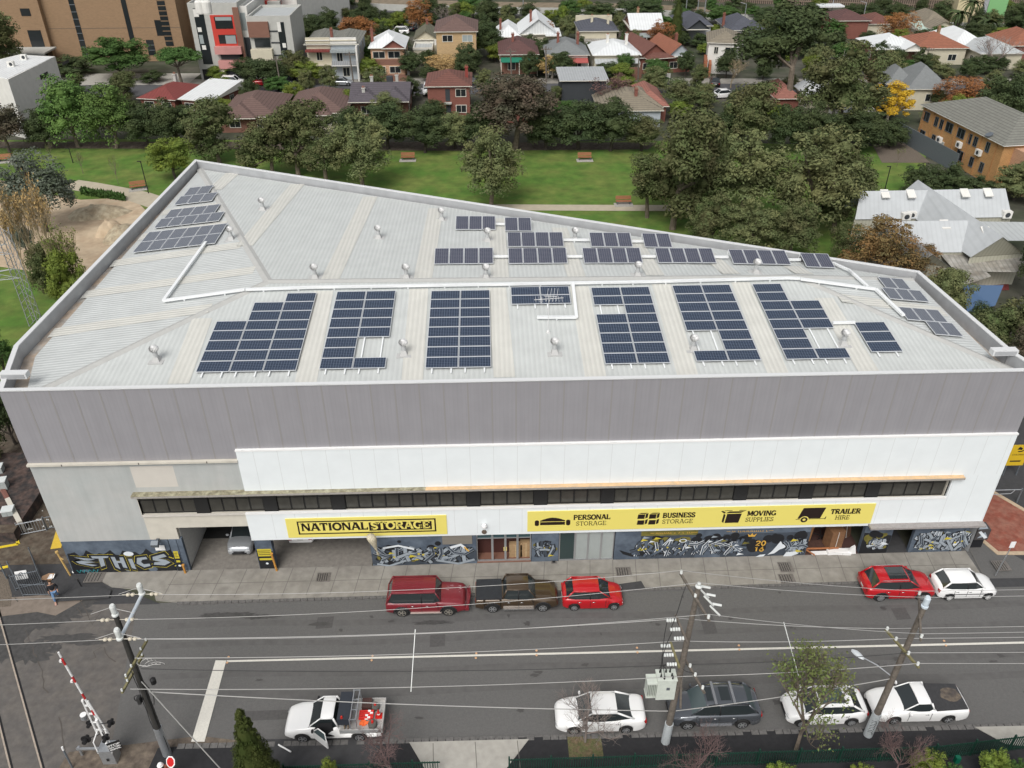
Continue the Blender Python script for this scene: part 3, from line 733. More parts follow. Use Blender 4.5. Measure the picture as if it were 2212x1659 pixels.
# long mural 1326..1735
x0, x1 = G(1326), G(1738); wallp('painted_wall_right', x0, x1, 0, 2.9, m_mblue); xa = G(1380)
pt = Paint(YF-.001)
pt.poly([(xa,.02),(x1-.01,.02),(x1-.01,2.2),(xa,2.2)], 5); pt.poly([(xa,2.18),(G(1500),2.18),(G(1500),2.74),(xa,2.74)], 6)
xb, xc = G(1500), G(1555); pt.poly([(xb,.02),(xc,.02),(xc,2.74),(xb,2.74)], 0)
clouds(pt, xa+.1, x1-.1, 1.2, 2.35, 24, 1, 11, (.18,.45)); clouds(pt, xa, xb, .8, 2.2, 9, 6, 13, (.2,.45)); clouds(pt, G(1600), G(1665), .3, 1.8, 7, 1, 14, (.2,.4))
pt.poly([(x0+.3,1.0),(x0+1.2,.6),(x0+1.7,1.0),(x0+2.6,.9),(x0+2.2,.5),(x0+1.2,.35),(x0+.6,.6)], 1)
wild(pt, G(1366), G(1488), .25, 2.0, 31, 0, 3, 4, 6, .2); wild(pt, G(1490), G(1600), .25, 2.0, 33, 0, 3, 6, 6, .19)
pt.disc(G(1470),1.75,.16,3,1.6); pt.disc(G(1470),1.75,.11,6,1.6)
# white splash figure shapes and grey blocks to the right of the date
pt.poly([(G(1656),.3),(G(1664),.6),(G(1672),1.1),(G(1678),1.5),(G(1684),1.2),(G(1692),1.25),(G(1690),.9),(G(1680),.75),(G(1670),.4)], 3)
pt.poly([(G(1630),.1),(G(1640),.3),(G(1652),.35),(G(1648),.15)], 3)
wild(pt, G(1692), x1-.2, .3, 1.7, 37, 2, 2, 4, 3, .22); pt.poly([(G(1690),.1),(G(1695),.5),(G(1715),.55),(G(1722),.35),(G(1705),.08)], 3)
# little yellow crown
cx_, cz_ = G(1614), 2.1; pt.poly([(cx_-.2,cz_-.12),(cx_-.3,cz_+.15),(cx_-.12,cz_),(cx_,cz_+.2),(cx_+.1,cz_),(cx_+.3,cz_+.15),(cx_+.2,cz_-.12)], 8)
for q in (1410,1570):      # rows of small yellow hand lettering along the top
    rr = random.Random(q)
    x = G(q)
    while x < G(q)+2.3:
        pt.line([(x, 2.42), (x+.05, 2.55), (x+.09, 2.43)], .03, 8) if rr.random() < .5 else pt.line([(x, 2.54), (x+.02, 2.42), (x+.09, 2.44)], .03, 8)
        x += .13 if rr.random() < .85 else .28
    pt.line([(G(q)-.35,2.49),(G(q)-.1,2.49)], .025, 8); pt.line([(G(q)+2.4,2.49),(G(q)+2.7,2.49)], .025, 8)
mur3 = T('mural_long_lettering', pt.mb, MUR)
# junk bay 1738..1850
x0, x1 = G(1738), G(1852)
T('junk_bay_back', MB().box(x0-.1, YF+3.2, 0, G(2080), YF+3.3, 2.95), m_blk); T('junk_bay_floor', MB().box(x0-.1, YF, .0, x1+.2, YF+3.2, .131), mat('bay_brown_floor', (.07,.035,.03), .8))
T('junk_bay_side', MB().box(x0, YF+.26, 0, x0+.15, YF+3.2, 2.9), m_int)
# mural column 1850..1915, recess 1915..1955, mural 1955..2090
x0, x1 = G(1852), G(1912); wallp('painted_pier', x0, x1, 0, 2.75, m_mblue, th=.3); pt = Paint(YF-.001); pt.poly([(x0+.01,.02),(x1-.01,.02),(x1-.01,1.7),(x0+.01,2.0)], 1)
clouds(pt, x0+.05, x1-.1, .5, 2.1, 10, 6, 15, (.12,.3)); clouds(pt, x0+.05, x1-.1, 1.5, 2.2, 6, 1, 16, (.2,.3)); wild(pt, x0+.5, x1-.3, .45, 1.5, 41, 2, 3, 4, 4, .17)
T('mural_pier_painting', pt.mb, MUR)
T('recess_floor', MB().box(x1+.0, YF, 0, G(1962), YF+3.2, .12), m_asph2)
x0, x1 = G(1958), G(2082); wallp('painted_wall_end', x0, XR-.5, 0, 2.2, m_mblue, dy=.0); pt = Paint(YF-.001)
clouds(pt, x0+.1, x1-.1, .3, 2.0, 12, 1, 17, (.15,.4)); clouds(pt, x0+.1, x1-.1, .3, 2.0, 14, 6, 18, (.1,.3)); wild(pt, x0+.3, x1-.2, .2, 2.05, 43, 2, 3, 4, 8, .24); wild(pt, x0+.3, x1-.2, .2, 1.9, 47, 2, 2, 4, 5, .2)
T('mural_interlocking_lettering', pt.mb, MUR)
mb = MB(); hx0, hx1 = G(1872,1135), XR+.05
mb.box(hx0, YF-.6, 2.78, hx1, YF-.002, 2.92, 0); T('end_canopy', mb, mat('canopy_grey', (.3,.28,.27), .9, noise=.15))
mb = MB(); a0, a1 = G(1918,1140), G(2092,1140)
mb.box(a0, YF+.0, 2.2, XR-.5, YF+.2, 2.28, 1)
for i in range(6):
    q0 = a0+(a1-a0)*i/6; mb.box(q0+.04, YF+.05, 2.28, a0+(a1-a0)*(i+1)/6-.04, YF+.08, 2.78, 0)
mb.box(a0, YF+.1, 2.28, a1, YF+.14, 2.78, 1)
T('clerestory_window', mb, [mat('teal_pane', (.22,.36,.34), .3), m_frame])
# protruding painted box at the right hand corner
m = MB(); m.box(-.45,-.3,0,.45,.45,.9,0); m.poly([(-.3,-.302,.15),(.35,-.302,.3),(.1,-.302,.7)], 1); m.poly([(.2,-.303,.1),(.4,-.303,.2),(-.2,-.303,.8),(-.35,-.303,.7)], 2); m.poly([(-.4,-.25,.903),(.3,-.2,.903),(.35,.3,.903),(-.1,0,.903)], 1)
o = m.build('meter_box', [mat('box_dark', (.06,.055,.055), .7), m_mgry, m_mwht]); p = PY(2132,1165,YF+.6); o.location = (32.3, YF+.5, .9); 
m2 = MB().box(-.4,-.1,-.9,.4,.4,0); m2.build('pedestal', m_mblk, o); tag(o, 'graffiti covered square meter box at the right corner of the warehouse', 'meter box')
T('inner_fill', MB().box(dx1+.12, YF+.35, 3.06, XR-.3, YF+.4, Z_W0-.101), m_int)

# ---------------------------------------------------------------- roof planes
SL = .105
def ez(Y): return 13.4 + SL*(Y-40.3)
ZE = 13.72
A_ = Vector((-26.4, 40.0, ZE)); D_ = Vector((31.3, 40.0, ZE))
def plane(a, b, c):
    n = (b-a).cross(c-a).normalized(); return (a, n if n.z > 0 else -n)
pF = plane(A_, D_, Vector((0, 50, ZE+SL*10)))
def onplane(pl, x, y):
    d = ray(x, y); t = (pl[0]-CO).dot(pl[1])/d.dot(pl[1]); return CO+d*t
rB = onplane(pF, 580, 607); rC = onplane(pF, 1720, 597)
E_ = P(432, 365, 13.75); F_ = P(1972, 603, 14.1)
pL = plane(A_, rB, E_); pR = plane(D_, rC, F_)
class Bil:      # the gently twisted rear slope between the ridge and the rear parapet
    def z(s, X, Y):
        q = Vector((X, Y)); lo, hi = -.2, 1.2
        for _ in range(30):
            m_ = (lo+hi)/2; a = rB.lerp(rC, m_); b = E_.lerp(F_, m_); d = (b-a).xy; c = d.x*(q.y-a.y)-d.y*(q.x-a.x)
            if c < 0: lo = m_
            else: hi = m_
        t = (q-a.xy).dot(d)/d.dot(d); return a.z+(b.z-a.z)*t
pB = Bil()
def onp(pl, x, y):
    d = ray(x, y)
    if isinstance(pl, Bil):
        z = 14.2
        for _ in range(12): q = P(x, y, z); z = pl.z(q.x, q.y)
        return P(x, y, z)
    t = (pl[0]-CO).dot(pl[1])/d.dot(pl[1]); return CO+d*t
def nrm_at(pl, q):
    if isinstance(pl, Bil):
        h = .5; return Vector((-(pl.z(q.x+h,q.y)-pl.z(q.x-h,q.y)), -(pl.z(q.x,q.y+h)-pl.z(q.x,q.y-h)), 2*h)).normalized()
    return pl[1].copy()
def zon(pl, X, Y):
    a, n = pl; return a.z - (n.x*(X-a.x)+n.y*(Y-a.y))/n.z
pin2 = offs(foot, .9)
def v3(pl, p): return Vector((p[0], p[1], zon(pl, p[0], p[1])))
Lb = pin2[5]; Rb = pin2[2]
mb = MB()
mb.poly([A_, D_, rC, rB], 0)
mb.poly([A_, rB, E_, v3(pL, pin2[5])], 2)
for i in range(16):
    a0, a1, b0, b1 = rB.lerp(rC, i/16), rB.lerp(rC, (i+1)/16), E_.lerp(F_, i/16), E_.lerp(F_, (i+1)/16)
    mb.poly([a0, a1, b1, b0], 0)
mb.poly([D_, v3(pR, pin2[2]), F_, rC], 2)
# skylight strips, 8 mm proud
def strip_on(pl, a, b, w, dirv):
    n_ = 6 if isinstance(pl, Bil) else 1; a3, b3 = onp(pl, *a), onp(pl, *b)
    def pt_(t, s__):
        q = a3.lerp(b3, t)+Vector(dirv)*s__; q.z = (pl.z(q.x, q.y) if isinstance(pl, Bil) else zon(pl, q.x, q.y))+.02; return q
    for i in range(n_): mb.add([pt_(i/n_,-w/2), pt_(i/n_,w/2), pt_((i+1)/n_,w/2), pt_((i+1)/n_,-w/2)], [(0,1,2,3)], 3 if abs(dirv[1]) else 1)
for a, b in (((385,829),(437,688)),((660,829),(700,629)),((890,829),(905,624)),((1090,815),(1073,622)),((1288,820),(1251,619)),((1487,815),(1428,614)),((1683,812),(1599,610)),((1879,806),(1779,644))):
    strip_on(pF, a, b, 1.25, (1,0,0))
for a, b in (((713,603),(800,425)),((913,603),(942,450)),((1080,603),(1073,472)),((1246,598),(1208,492)),((1416,595),(1366,516)),((1581,592),(1511,536)),((1739,592),(1709,575)),((528,531),(643,398)),((463,410),(503,374))):
    strip_on(pB, a, b, 1.25, (1,0,0))
for a, b in (((350,460),(466,444)),((302,513),(489,483)),((242,570),(522,529)),((180,637),(550,583)),((110,720),(455,665))):
    strip_on(pL, a, b, 1.2, (0,1,0))
for a, b in (((1812,643),(2040,674)),):
    strip_on(pR, a, b, 1.2, (0,1,0))
roof = T('roof', mb, [m_roof, m_sky, m_roofy, m_skyy])
# ridge and hip capping
mb = MB()
def cap(a, b, w=.32, h=.05):
    a = Vector(a)+Vector((0,0,.02)); b = Vector(b)+Vector((0,0,.02)); d = (b-a).normalized(); s_ = Vector((-d.y, d.x, 0)).normalized()*w; dn = Vector((0,0,-.04)); up = Vector((0,0,h))
    mb.add([a-s_+dn, a+up, a+s_+dn, b-s_+dn, b+up, b+s_+dn], [(0,1,4,3),(1,2,5,4)], 0)
cap(rB, rC); cap(A_, rB); cap(rB, E_); cap(rC, D_); cap(rC, F_)
mb.build('ridge_capping', mat('ridge_cap', (.44,.44,.42), .5, noise=.06, nscale=1), roof, world=True)
# box gutter behind the parapet (rusty)
mb = MB(); gi = offs(foot, 1.3); go = offs(foot, .23)
for i in range(N_):
    j = (i+1) % N_
    if i == 0: continue
    mb.poly([(go[i].x,go[i].y,13.5),(go[j].x,go[j].y,13.5),(gi[j].x,gi[j].y,13.56),(gi[i].x,gi[i].y,13.56)], 0)
mb.poly([(XL+.3,YF+.26,13.0),(XR-.3,YF+.26,13.0),(XR-.3,YF+.9,13.05),(XL+.3,YF+.9,13.05)], 0)
mb.build('box_gutter', m_gut, roof, world=True)
# overflow boxes at the two front corners
for (x, y, lab) in ((32,812,'left'),(2168,762,'right')):
    p = P(x, y, BZT+.1); mb = MB(); mb.box(p.x-.75, p.y-.2, BZT+.0, p.x+.75, p.y+.25, BZT+.35, 0); mb.box(p.x-.65, p.y-.22, BZT+.05, p.x+.65, p.y-.2, BZT+.3, 1)
    mb.build('overflow_box', [m_cap, m_para], wh, world=True)

# ---------------------------------------------------------------- turbine vents
m_alum = mat('mill_aluminium', (.68,.68,.67), .4, metal=.2)
def make_vent():
    r_ = empty('turbine_vent', (0,0,0))
    mb = MB(); mb.box(-.55,-.5,.0,.55,.5,.05,0); mb.add([(-.28,-.28,.05),(.28,-.28,.05),(.28,.28,.05),(-.28,.28,.05),(-.17,-.17,.4),(.17,-.17,.4),(.17,.17,.4),(-.17,.17,.4)], [(0,1,5,4),(1,2,6,5),(2,3,7,6),(3,0,4,7),(4,5,6,7)])
    mb.build('base_flashing', mat('flashing', (.46,.46,.45), .6), r_)
    MB().cyl((0,0,.38),(0,0,.85), .18, .18, 12).build('duct', mat('duct_grey', (.42,.43,.43), .5), r_, smooth=False)
    mb = MB(); n = 18; prof = [(.2,.84),(.3,.92),(.35,1.03),(.345,1.14),(.27,1.26),(.12,1.33)]
    mb.lathe((0,0,0), [(a*.86, b) for a, b in prof], 14, 1)
    for i in range(n):
        t = 2*math.pi*i/n
        for k in range(len(prof)-1):
            (ra, za), (rb, zb) = prof[k], prof[k+1]; t2 = t+.22
            mb.add([(ra*.88*math.cos(t), ra*.88*math.sin(t), za), (ra*math.cos(t2), ra*math.sin(t2), za), (rb*math.cos(t2), rb*math.sin(t2), zb), (rb*.88*math.cos(t), rb*.88*math.sin(t), zb)], [(0,1,2,3)], 0)
    mb.lathe((0,0,0), [(.2,1.27),(.15,1.33),(.03,1.36)], 14, 0)
    mb.build('turbine_head', [m_alum, mat('turbine_gap', (.3,.3,.3), .6)], r_)
    return r_
vents = [((339,779),'F','left of the biggest solar array, near the front left'),((500,517),'L','on the left slope beside the diagonal hip'),((568,453),'B','closest to the far pointed end of the roof'),
 ((681,600),'B','first from the left just behind the ridge'),((818,514),'B','alone in the middle of the empty rear slope'),((878,600),'B','behind the ridge above the second front array'),((954,475),'B','near the rear parapet, left of the small rear panels'),
 ((1053,520),'B','in front of the three rearmost panels'),((1050,600),'B','behind the ridge, right under a row of four rear panels'),((1242,519),'B','between two rear arrays close to the rear parapet'),((1377,595),'B','behind the ridge in the centre right part of the roof'),
 ((1632,589),'B','rightmost one behind the ridge'),((873,765),'F','between the second and third front arrays'),((1198,762),'F','standing on the bare sheet below the antenna'),((1497,755),'F','in the notch of the sixth front array'),((1821,744),'F','in the notch between the last two big front arrays')]
v0 = make_vent(); first = True
for (x, y), pl, lab in vents:
    o = v0 if first else copy_tree(v0); first = False
    q = onp({'F': pF, 'L': pL, 'B': pB}[pl], x, y); o.location = q + Vector((0,0,-.03)); o.scale = (.8,)*3
    tag(o, 'round silver turbine vent '+lab, 'roof vent', 'turbine vents on the warehouse roof')

# ---------------------------------------------------------------- solar arrays
m_cell = bpy.data.materials.new('solar_cells'); m_cell.use_nodes = True
def cells(m, col, line, rough=.22):
    nt = m.node_tree; N = nt.nodes; L = nt.links; b = N["Principled BSDF"]; b.inputs['Roughness'].default_value = rough; b.inputs['Specular IOR Level'].default_value = .35
    tc = N.new("ShaderNodeTexCoord"); sx = N.new("ShaderNodeSeparateXYZ"); L.new(tc.outputs['Object'], sx.inputs[0])
    def gr(o, p):
        a = N.new("ShaderNodeMath"); a.operation = 'MULTIPLY'; a.inputs[1].default_value = 1/p; L.new(o, a.inputs[0])
        f = N.new("ShaderNodeMath"); f.operation = 'FRACT'; L.new(a.outputs[0], f.inputs[0])
        g = N.new("ShaderNodeMath"); g.operation = 'LESS_THAN'; g.inputs[1].default_value = .11; L.new(f.outputs[0], g.inputs[0]); return g.outputs[0]
    mx = N.new("ShaderNodeMath"); mx.operation = 'MAXIMUM'; L.new(gr(sx.outputs[0], .158), mx.inputs[0]); L.new(gr(sx.outputs[1], .158), mx.inputs[1])
    oi = N.new("ShaderNodeTexNoise"); oi.inputs['Scale'].default_value = 6; L.new(tc.outputs['Object'], oi.inputs['Vector'])
    m1 = N.new("ShaderNodeMix"); m1.data_type = 'RGBA'; m1.inputs[6].default_value = col+(1,); m1.inputs[7].default_value = tuple(q*1.7 for q in col)+(1,); L.new(oi.outputs[0], m1.inputs[0])
    m2 = N.new("ShaderNodeMix"); m2.data_type = 'RGBA'; L.new(mx.outputs[0], m2.inputs[0]); L.new(m1.outputs[2], m2.inputs[6]); m2.inputs[7].default_value = line+(1,)
    L.new(m2.outputs[2], b.inputs['Base Color'])
cells(m_cell, (.011,.02,.04), (.16,.19,.24), .3)
m_cell2 = bpy.data.materials.new('solar_cells_rear'); m_cell2.use_nodes = True; cells(m_cell2, (.035,.04,.06), (.22,.22,.25))
m_cell3 = bpy.data.materials.new('solar_cells_side'); m_cell3.use_nodes = True; cells(m_cell3, (.075,.085,.105), (.2,.21,.23))  # side slope cells made paler, sky reflection put into the colour
m_pfr = mat('panel_frame', (.62,.64,.66), .35, metal=.3)
m_rail2 = mat('mount_rail', (.78,.8,.8), .4)
pan_cache = {}
def panel_mesh(w, h, cm):
    if (w, h, cm.name) in pan_cache: return pan_cache[(w, h, cm.name)]
    m1 = MB(); t = .035
    m1.box(0,0,0,w,t,.045); m1.box(0,h-t,0,w,h,.045); m1.box(0,t,0,t,h-t,.045); m1.box(w-t,t,0,w,h-t,.045)
    o1 = m1.build('solar_panel', m_pfr); o2 = MB().box(t,t,.01,w-t,h-t,.035).build('cells', cm)
    pan_cache[(w, h, cm.name)] = (o1.data, o2.data)
    bpy.data.objects.remove(o1); bpy.data.objects.remove(o2)
    return pan_cache[(w, h, cm.name)]
def array(lab, pl, px, cellset, pw=1.95, ph=1.03, u=(1,0,0), tilt=0, cm=m_cell, lift=.14, rails=True, yaw=0, wid=None):
    o = onp(pl, *px); nrm = nrm_at(pl, o); o = o+nrm*lift
    U = Vector(u); U = (Matrix.Rotation(yaw, 3, 'Z') @ U); U = (U-nrm*U.dot(nrm)).normalized(); V = nrm.cross(U)
    if tilt: rot = Matrix.Rotation(tilt, 3, U); V = rot @ V; nrm = rot @ nrm
    r_ = bpy.data.objects.new('solar_array', None); COL.objects.link(r_); r_.empty_display_size = .3
    r_.matrix_world = Matrix(((U.x,V.x,nrm.x,o.x),(U.y,V.y,nrm.y,o.y),(U.z,V.z,nrm.z,o.z),(0,0,0,1)))
    tag(r_, lab, 'solar array', 'solar arrays on the warehouse roof')
    f, c = panel_mesh(pw-.03, ph-.02, cm)
    rows = {}
    for (i, j) in cellset:
        po = bpy.data.objects.new('solar_panel', f); COL.objects.link(po); po.parent = r_; po.location = (i*pw, j*ph, 0)
        co = bpy.data.objects.new('cells', c); COL.objects.link(co); co.parent = po
        rows.setdefault(math.floor(i), []).append(j)
    mb = MB()
    if rails:
        cols = sorted(set(int(math.floor(i)) for i, j in cellset)); lo = min(j for i, j in cellset); hi = max(j for i, j in cellset)+1
        for cc in cols:
            for fx in (.2, .78):
                mb.box((cc+fx)*pw-.04, lo*ph-.4, -.07, (cc+fx)*pw+.04, max(rows[cc])*ph+ph, -.02)
    if tilt:
        js = max(j for i, j in cellset)+1; n_ = max(i for i, j in cellset)+1
        for i in range(int(n_)+1):
            mb.cyl((i*pw, js*ph-.1, 0), (i*pw, js*ph-.1-.05, -.14-js*ph*math.sin(tilt)), .025, n=6)
        for jj in (.15, .85): mb.box(0, jj*js*ph-.02, -.05, n_*pw, jj*js*ph+.02, -.01)
    if mb.v: mb.build('mounting_rail', m_rail2, r_)
    return r_
def grid(c, r, skip=()): return [(i, j) for i in range(c) for j in range(r) if (i, j) not in skip]
array('largest front solar array, three columns with a stepped left top corner', pF, (424,809), [(0,j) for j in range(5)]+[(1,j) for j in range(7)]+[(2,j) for j in range(8)])
array('second front solar array from the left, gap near its lower right', pF, (690,802), grid(2,8,[(1,1),(1,2)]))
array('full two by eight front solar array left of the antenna', pF, (919,800), grid(2,8))
array('small two by two solar array just above the antenna', pF, (1105,662), grid(2,2))
array('front solar array right of the antenna with one gap in its left column', pF, (1307,791), grid(2,8,[(0,5)]))
array('sixth front solar array from the left, notched around a vent', pF, (1504,785), grid(2,8,[(0,1),(0,2)]))
array('front solar array with steps at its upper right and a gap lower right', pF, (1698,781), grid(2,8,[(1,1),(1,2),(1,6),(1,7)]))
array('rightmost small front array of three stacked panels', pF, (1881,765), grid(1,3))
array('nearest of the three left slope arrays, twelve panels', pL, (288,550), grid(6,2), 1.06, 1.9, cm=m_cell3, rails=False)
array('middle of the three left slope arrays with an offset upper row', pL, (334,497), [(i,0) for i in range(5)]+[(i+.2,1) for i in range(4)], 1.06, 1.9, cm=m_cell3, rails=False)
array('farthest and smallest of the three left slope arrays', pL, (377,447), [(i,0) for i in range(3)]+[(i+.2,1) for i in range(2)], 1.1, 2.0, cm=m_cell3, rails=False)
TL = R(16)
for lab, px, n_ in (('rearmost tilted array of three upright panels',(984,499),3),('pair of upright tilted panels beside the rearmost three',(1091,502),2),('tilted row of four panels under the rearmost pair',(1097,536),4),('tilted row of three panels right of the rear vent',(1277,536),3),('small tilted pair near the rear parapet, top right',(1393,537),2),
      ('leftmost tilted row of four just behind the ridge',(938,574),4),('second tilted row of four behind the ridge',(1099,573),4),('third tilted row of four, ending at a vent',(1262,572),4),('fourth tilted row of four behind the ridge',(1422,571),4),('fifth tilted row of four, partly hidden by a vent',(1584,573),4),('last tilted pair at the right end of the rear row',(1742,580),2)):
    array(lab, pB, px, grid(n_,1), 1.05, 1.85, tilt=TL, cm=m_cell2, rails=False, lift=.1)
array('upper of the two right slope arrays, five panels', pR, (1921,650), [(0,0),(1,0),(2,0),(.35,1),(1.35,1)], .9, 1.6, cm=m_cell3, rails=False, yaw=R(-2))
array('lower of the two right slope arrays, five panels', pR, (2019,727), [(0,0),(1,0),(-1.25,1),(-.25,1),(.75,1)], .9, 1.65, cm=m_cell3, rails=False, yaw=R(-2))
# conduits
m_cond = mat('conduit', (.78,.8,.8), .4, metal=.05)
def conduit(lab, pl, pts, w=.2):
    if not isinstance(pl, list): pl = [pl]*len(pts)
    q = [onp(l, *p)+Vector((0,0,.16)) for l, p in zip(pl, pts)]; mb = MB()
    for a, b in zip(q[:-1], q[1:]):
        d = (b-a); s_ = Vector((-d.y, d.x, 0)).normalized()*w/2; mb.obox(a-s_, d, s_*2, (0,0,.14))
        n_ = int(d.length/2)
        for i in range(n_): c = a.lerp(b, (i+.5)/n_); mb.box(c.x-.05, c.y-.05, c.z-.14, c.x+.05, c.y+.05, c.z)
    o = mb.build('cable_tray', m_cond, origin=q[0]); tag(o, lab, 'cable tray', 'cable trays on the warehouse roof')
conduit('longest pale cable tray running the whole length below the ridge', [pF]*6, [(532,632),(683,627),(1000,622),(1400,615),(1700,607),(1727,608)], .2)
conduit('cable tray bending across the left slope below the twelve panels', [pL,pL,pL], [(446,529),(355,656),(530,632)], .2)
conduit('short hooked cable tray near the antenna', pF, [(1237,618),(1245,692),(1160,692)], .2)
conduit('cable tray descending the right slope between the arrays', [pR,pR,pR], [(1728,609),(1890,631),(1950,688)], .22)
conduit('bent cable tray at the rear right of the roof', [pB,pB,pR,pR], [(1797,574),(1833,590),(1842,598),(1872,625)], .18)
for lab, a, b in (('short tray linking the rearmost two arrays',(1062,489),(1091,490)),('short tray left of the centre in the long rear row',(1059,560),(1098,560)),('short tray between second and third rows of four',(1221,560),(1258,560)),('short tray between third and fourth rows of four',(1381,560),(1416,560)),('short tray between fourth and fifth rows of four',(1542,561),(1572,561)),('short tray before the last rear pair',(1697,567),(1728,567)),('tray linking the second rear row across a skylight strip',(1208,524),(1273,524)),('tray linking to the small pair near the rear parapet',(1362,527),(1390,527))):
    conduit(lab, pB, [a, b], .16)
conduit('tray joining the last two front arrays', pF, [(1797,704),(1845,703)], .16)
# TV antenna
q = onp(pF, 1184, 718); mb = MB(); mb.cyl((0,0,0),(0,0,2.6),.02,n=6)
mb.cyl((-.9,0,2.3),(.9,.1,2.35),.015,n=5); mb.cyl((-.3,0,2.55),(.5,0,2.5),.015,n=5)
for i in range(9): x = -.8+i*.2; mb.cyl((x,-.35,2.32),(x,.35,2.34),.01,n=4)
for i in range(4): x = -.2+i*.2; mb.cyl((x,-.6,2.53),(x+.2,.6,2.75),.012,n=4)
mb.lathe((0,0,0), [(.12,-.05),(.12,.1),(.05,.15)], 8)
o = mb.build('antenna', m_alum); o.location = q; tag(o, 'thin television antenna on a mast standing on the roof sheets', 'antenna')

# ---------------------------------------------------------------- slab serif lettering
K = {}
def arcp(cx, cz, rx, rz, a0, a1, n=10): return [(cx+rx*math.cos(R(a0+(a1-a0)*i/n)), cz+rz*math.sin(R(a0+(a1-a0)*i/n))) for i in range(n+1)]
# glyph box: width w, height 1; list of strokes (polyline, bold factor) and serif positions (x, z)
def gl(ch, w, strokes, serifs): K[ch] = (w, strokes, serifs)
gl('N', .95, [([(.15,0),(.15,1)],.8),([(.17,1),(.8,0)],1.1),([(.8,0),(.8,1)],.8)], [(.15,0),(.13,1),(.8,1)])
gl('A', .95, [([(.12,0),(.45,1)],.8),([(.5,1),(.85,0)],1.2),([(.25,.33),(.7,.33)],.7)], [(.12,0),(.85,0),(.42,1)])
gl('T', .85, [([(.42,0),(.42,1)],1.1),([(.06,.93),(.78,.93)],.8),([(.08,.7),(.08,1)],.6),([(.77,.7),(.77,1)],.6)], [(.42,0)])
gl('I', .45, [([(.22,0),(.22,1)],1.15)], [(.22,0),(.22,1)])
gl('O', .95, [(arcp(.47,.5,.38,.44,0,360,18),1.1)], [])
gl('L', .8, [([(.2,0),(.2,1)],1.1),([(.1,.07),(.72,.07)],.8),([(.71,0),(.71,.32)],.6)], [(.2,1),(.2,0)])
gl('S', .75, [(arcp(.38,.73,.25,.2,10,270,9)+arcp(.38,.27,.27,.21,90,-170,9),1.05),([(.62,.7),(.62,.98)],.6),([(.12,.02),(.12,.32)],.6)], [])
gl('R', .92, [([(.2,0),(.2,1)],1.1),([(.2,.94),(.5,.94)]+arcp(.5,.73,.22,.21,90,-90,8)+[(.2,.52)],.9),([(.48,.5),(.78,.04)],1.1)], [(.2,0),(.2,1),(.8,0)])
gl('P', .82, [([(.2,0),(.2,1)],1.1),([(.2,.94),(.48,.94)]+arcp(.48,.71,.24,.23,90,-90,8)+[(.2,.48)],.9)], [(.2,0),(.2,1)])
gl('B', .86, [([(.2,0),(.2,1)],1.1),([(.2,.94),(.48,.94)]+arcp(.48,.74,.2,.2,90,-90,8)+[(.2,.53)],.9),([(.2,.5),(.5,.5)]+arcp(.5,.28,.23,.22,90,-90,8)+[(.2,.06)],.9)], [(.15,0),(.15,1)])
gl('G', .95, [(arcp(.48,.5,.36,.43,50,340,16),1.05),([(.8,.05),(.8,.42)],.9),([(.58,.42),(.92,.42)],.7),([(.76,.75),(.76,.98)],.6)], [])
gl('E', .82, [([(.2,0),(.2,1)],1.1),([(.1,.93),(.7,.93)],.8),([(.1,.07),(.74,.07)],.8),([(.2,.5),(.55,.5)],.7),([(.7,.7),(.7,1)],.6),([(.74,0),(.74,.3)],.6),([(.55,.38),(.55,.62)],.5)], [(.2,0),(.2,1)])
gl('U', .92, [([(.18,1),(.18,.35)]+arcp(.46,.34,.28,.29,180,360,10)+[(.74,1)],.95)], [(.18,1),(.74,1)])
gl('M', 1.1, [([(.17,0),(.17,1)],.8),([(.19,1),(.54,.15)],1.1),([(.54,.15),(.9,1)],.8),([(.92,1),(.92,0)],1.1)], [(.17,0),(.13,1),(.92,0),(.95,1)])
gl('V', .92, [([(.12,1),(.45,0)],1.2),([(.47,0),(.82,1)],.8)], [(.12,1),(.82,1)])
gl('H', .95, [([(.18,0),(.18,1)],1.05),([(.76,0),(.76,1)],1.05),([(.18,.5),(.76,.5)],.7)], [(.18,0),(.18,1),(.76,0),(.76,1)])
def text_on(pt, s, x, z, w, h, m, bold=1.0, slant=0):
    tot = sum(K[c][0] if c != ' ' else .5 for c in s); sx = w/tot; th = .17*h*bold; cx = x
    for c in s:
        if c == ' ': cx += .5*sx; continue
        gw, st, se = K[c]
        y_keep = pt.y
        for pl_, bf in st: pt.y = y_keep; pt.line([(cx+a*sx+slant*b*h, z+b*h) for a, b in pl_], th*bf, m)
        for (a, b) in se:
            pt.y = y_keep - .0004*(1+se.index((a, b)))
            zz = z+b*h+(.04*h if b == 0 else -.04*h); pt.line([(cx+(a-.15)*sx+slant*b*h, zz), (cx+(a+.15)*sx+slant*b*h, zz)], .09*h, m)
        pt.y = y_keep
        cx += gw*sx
    pt.y -= .003
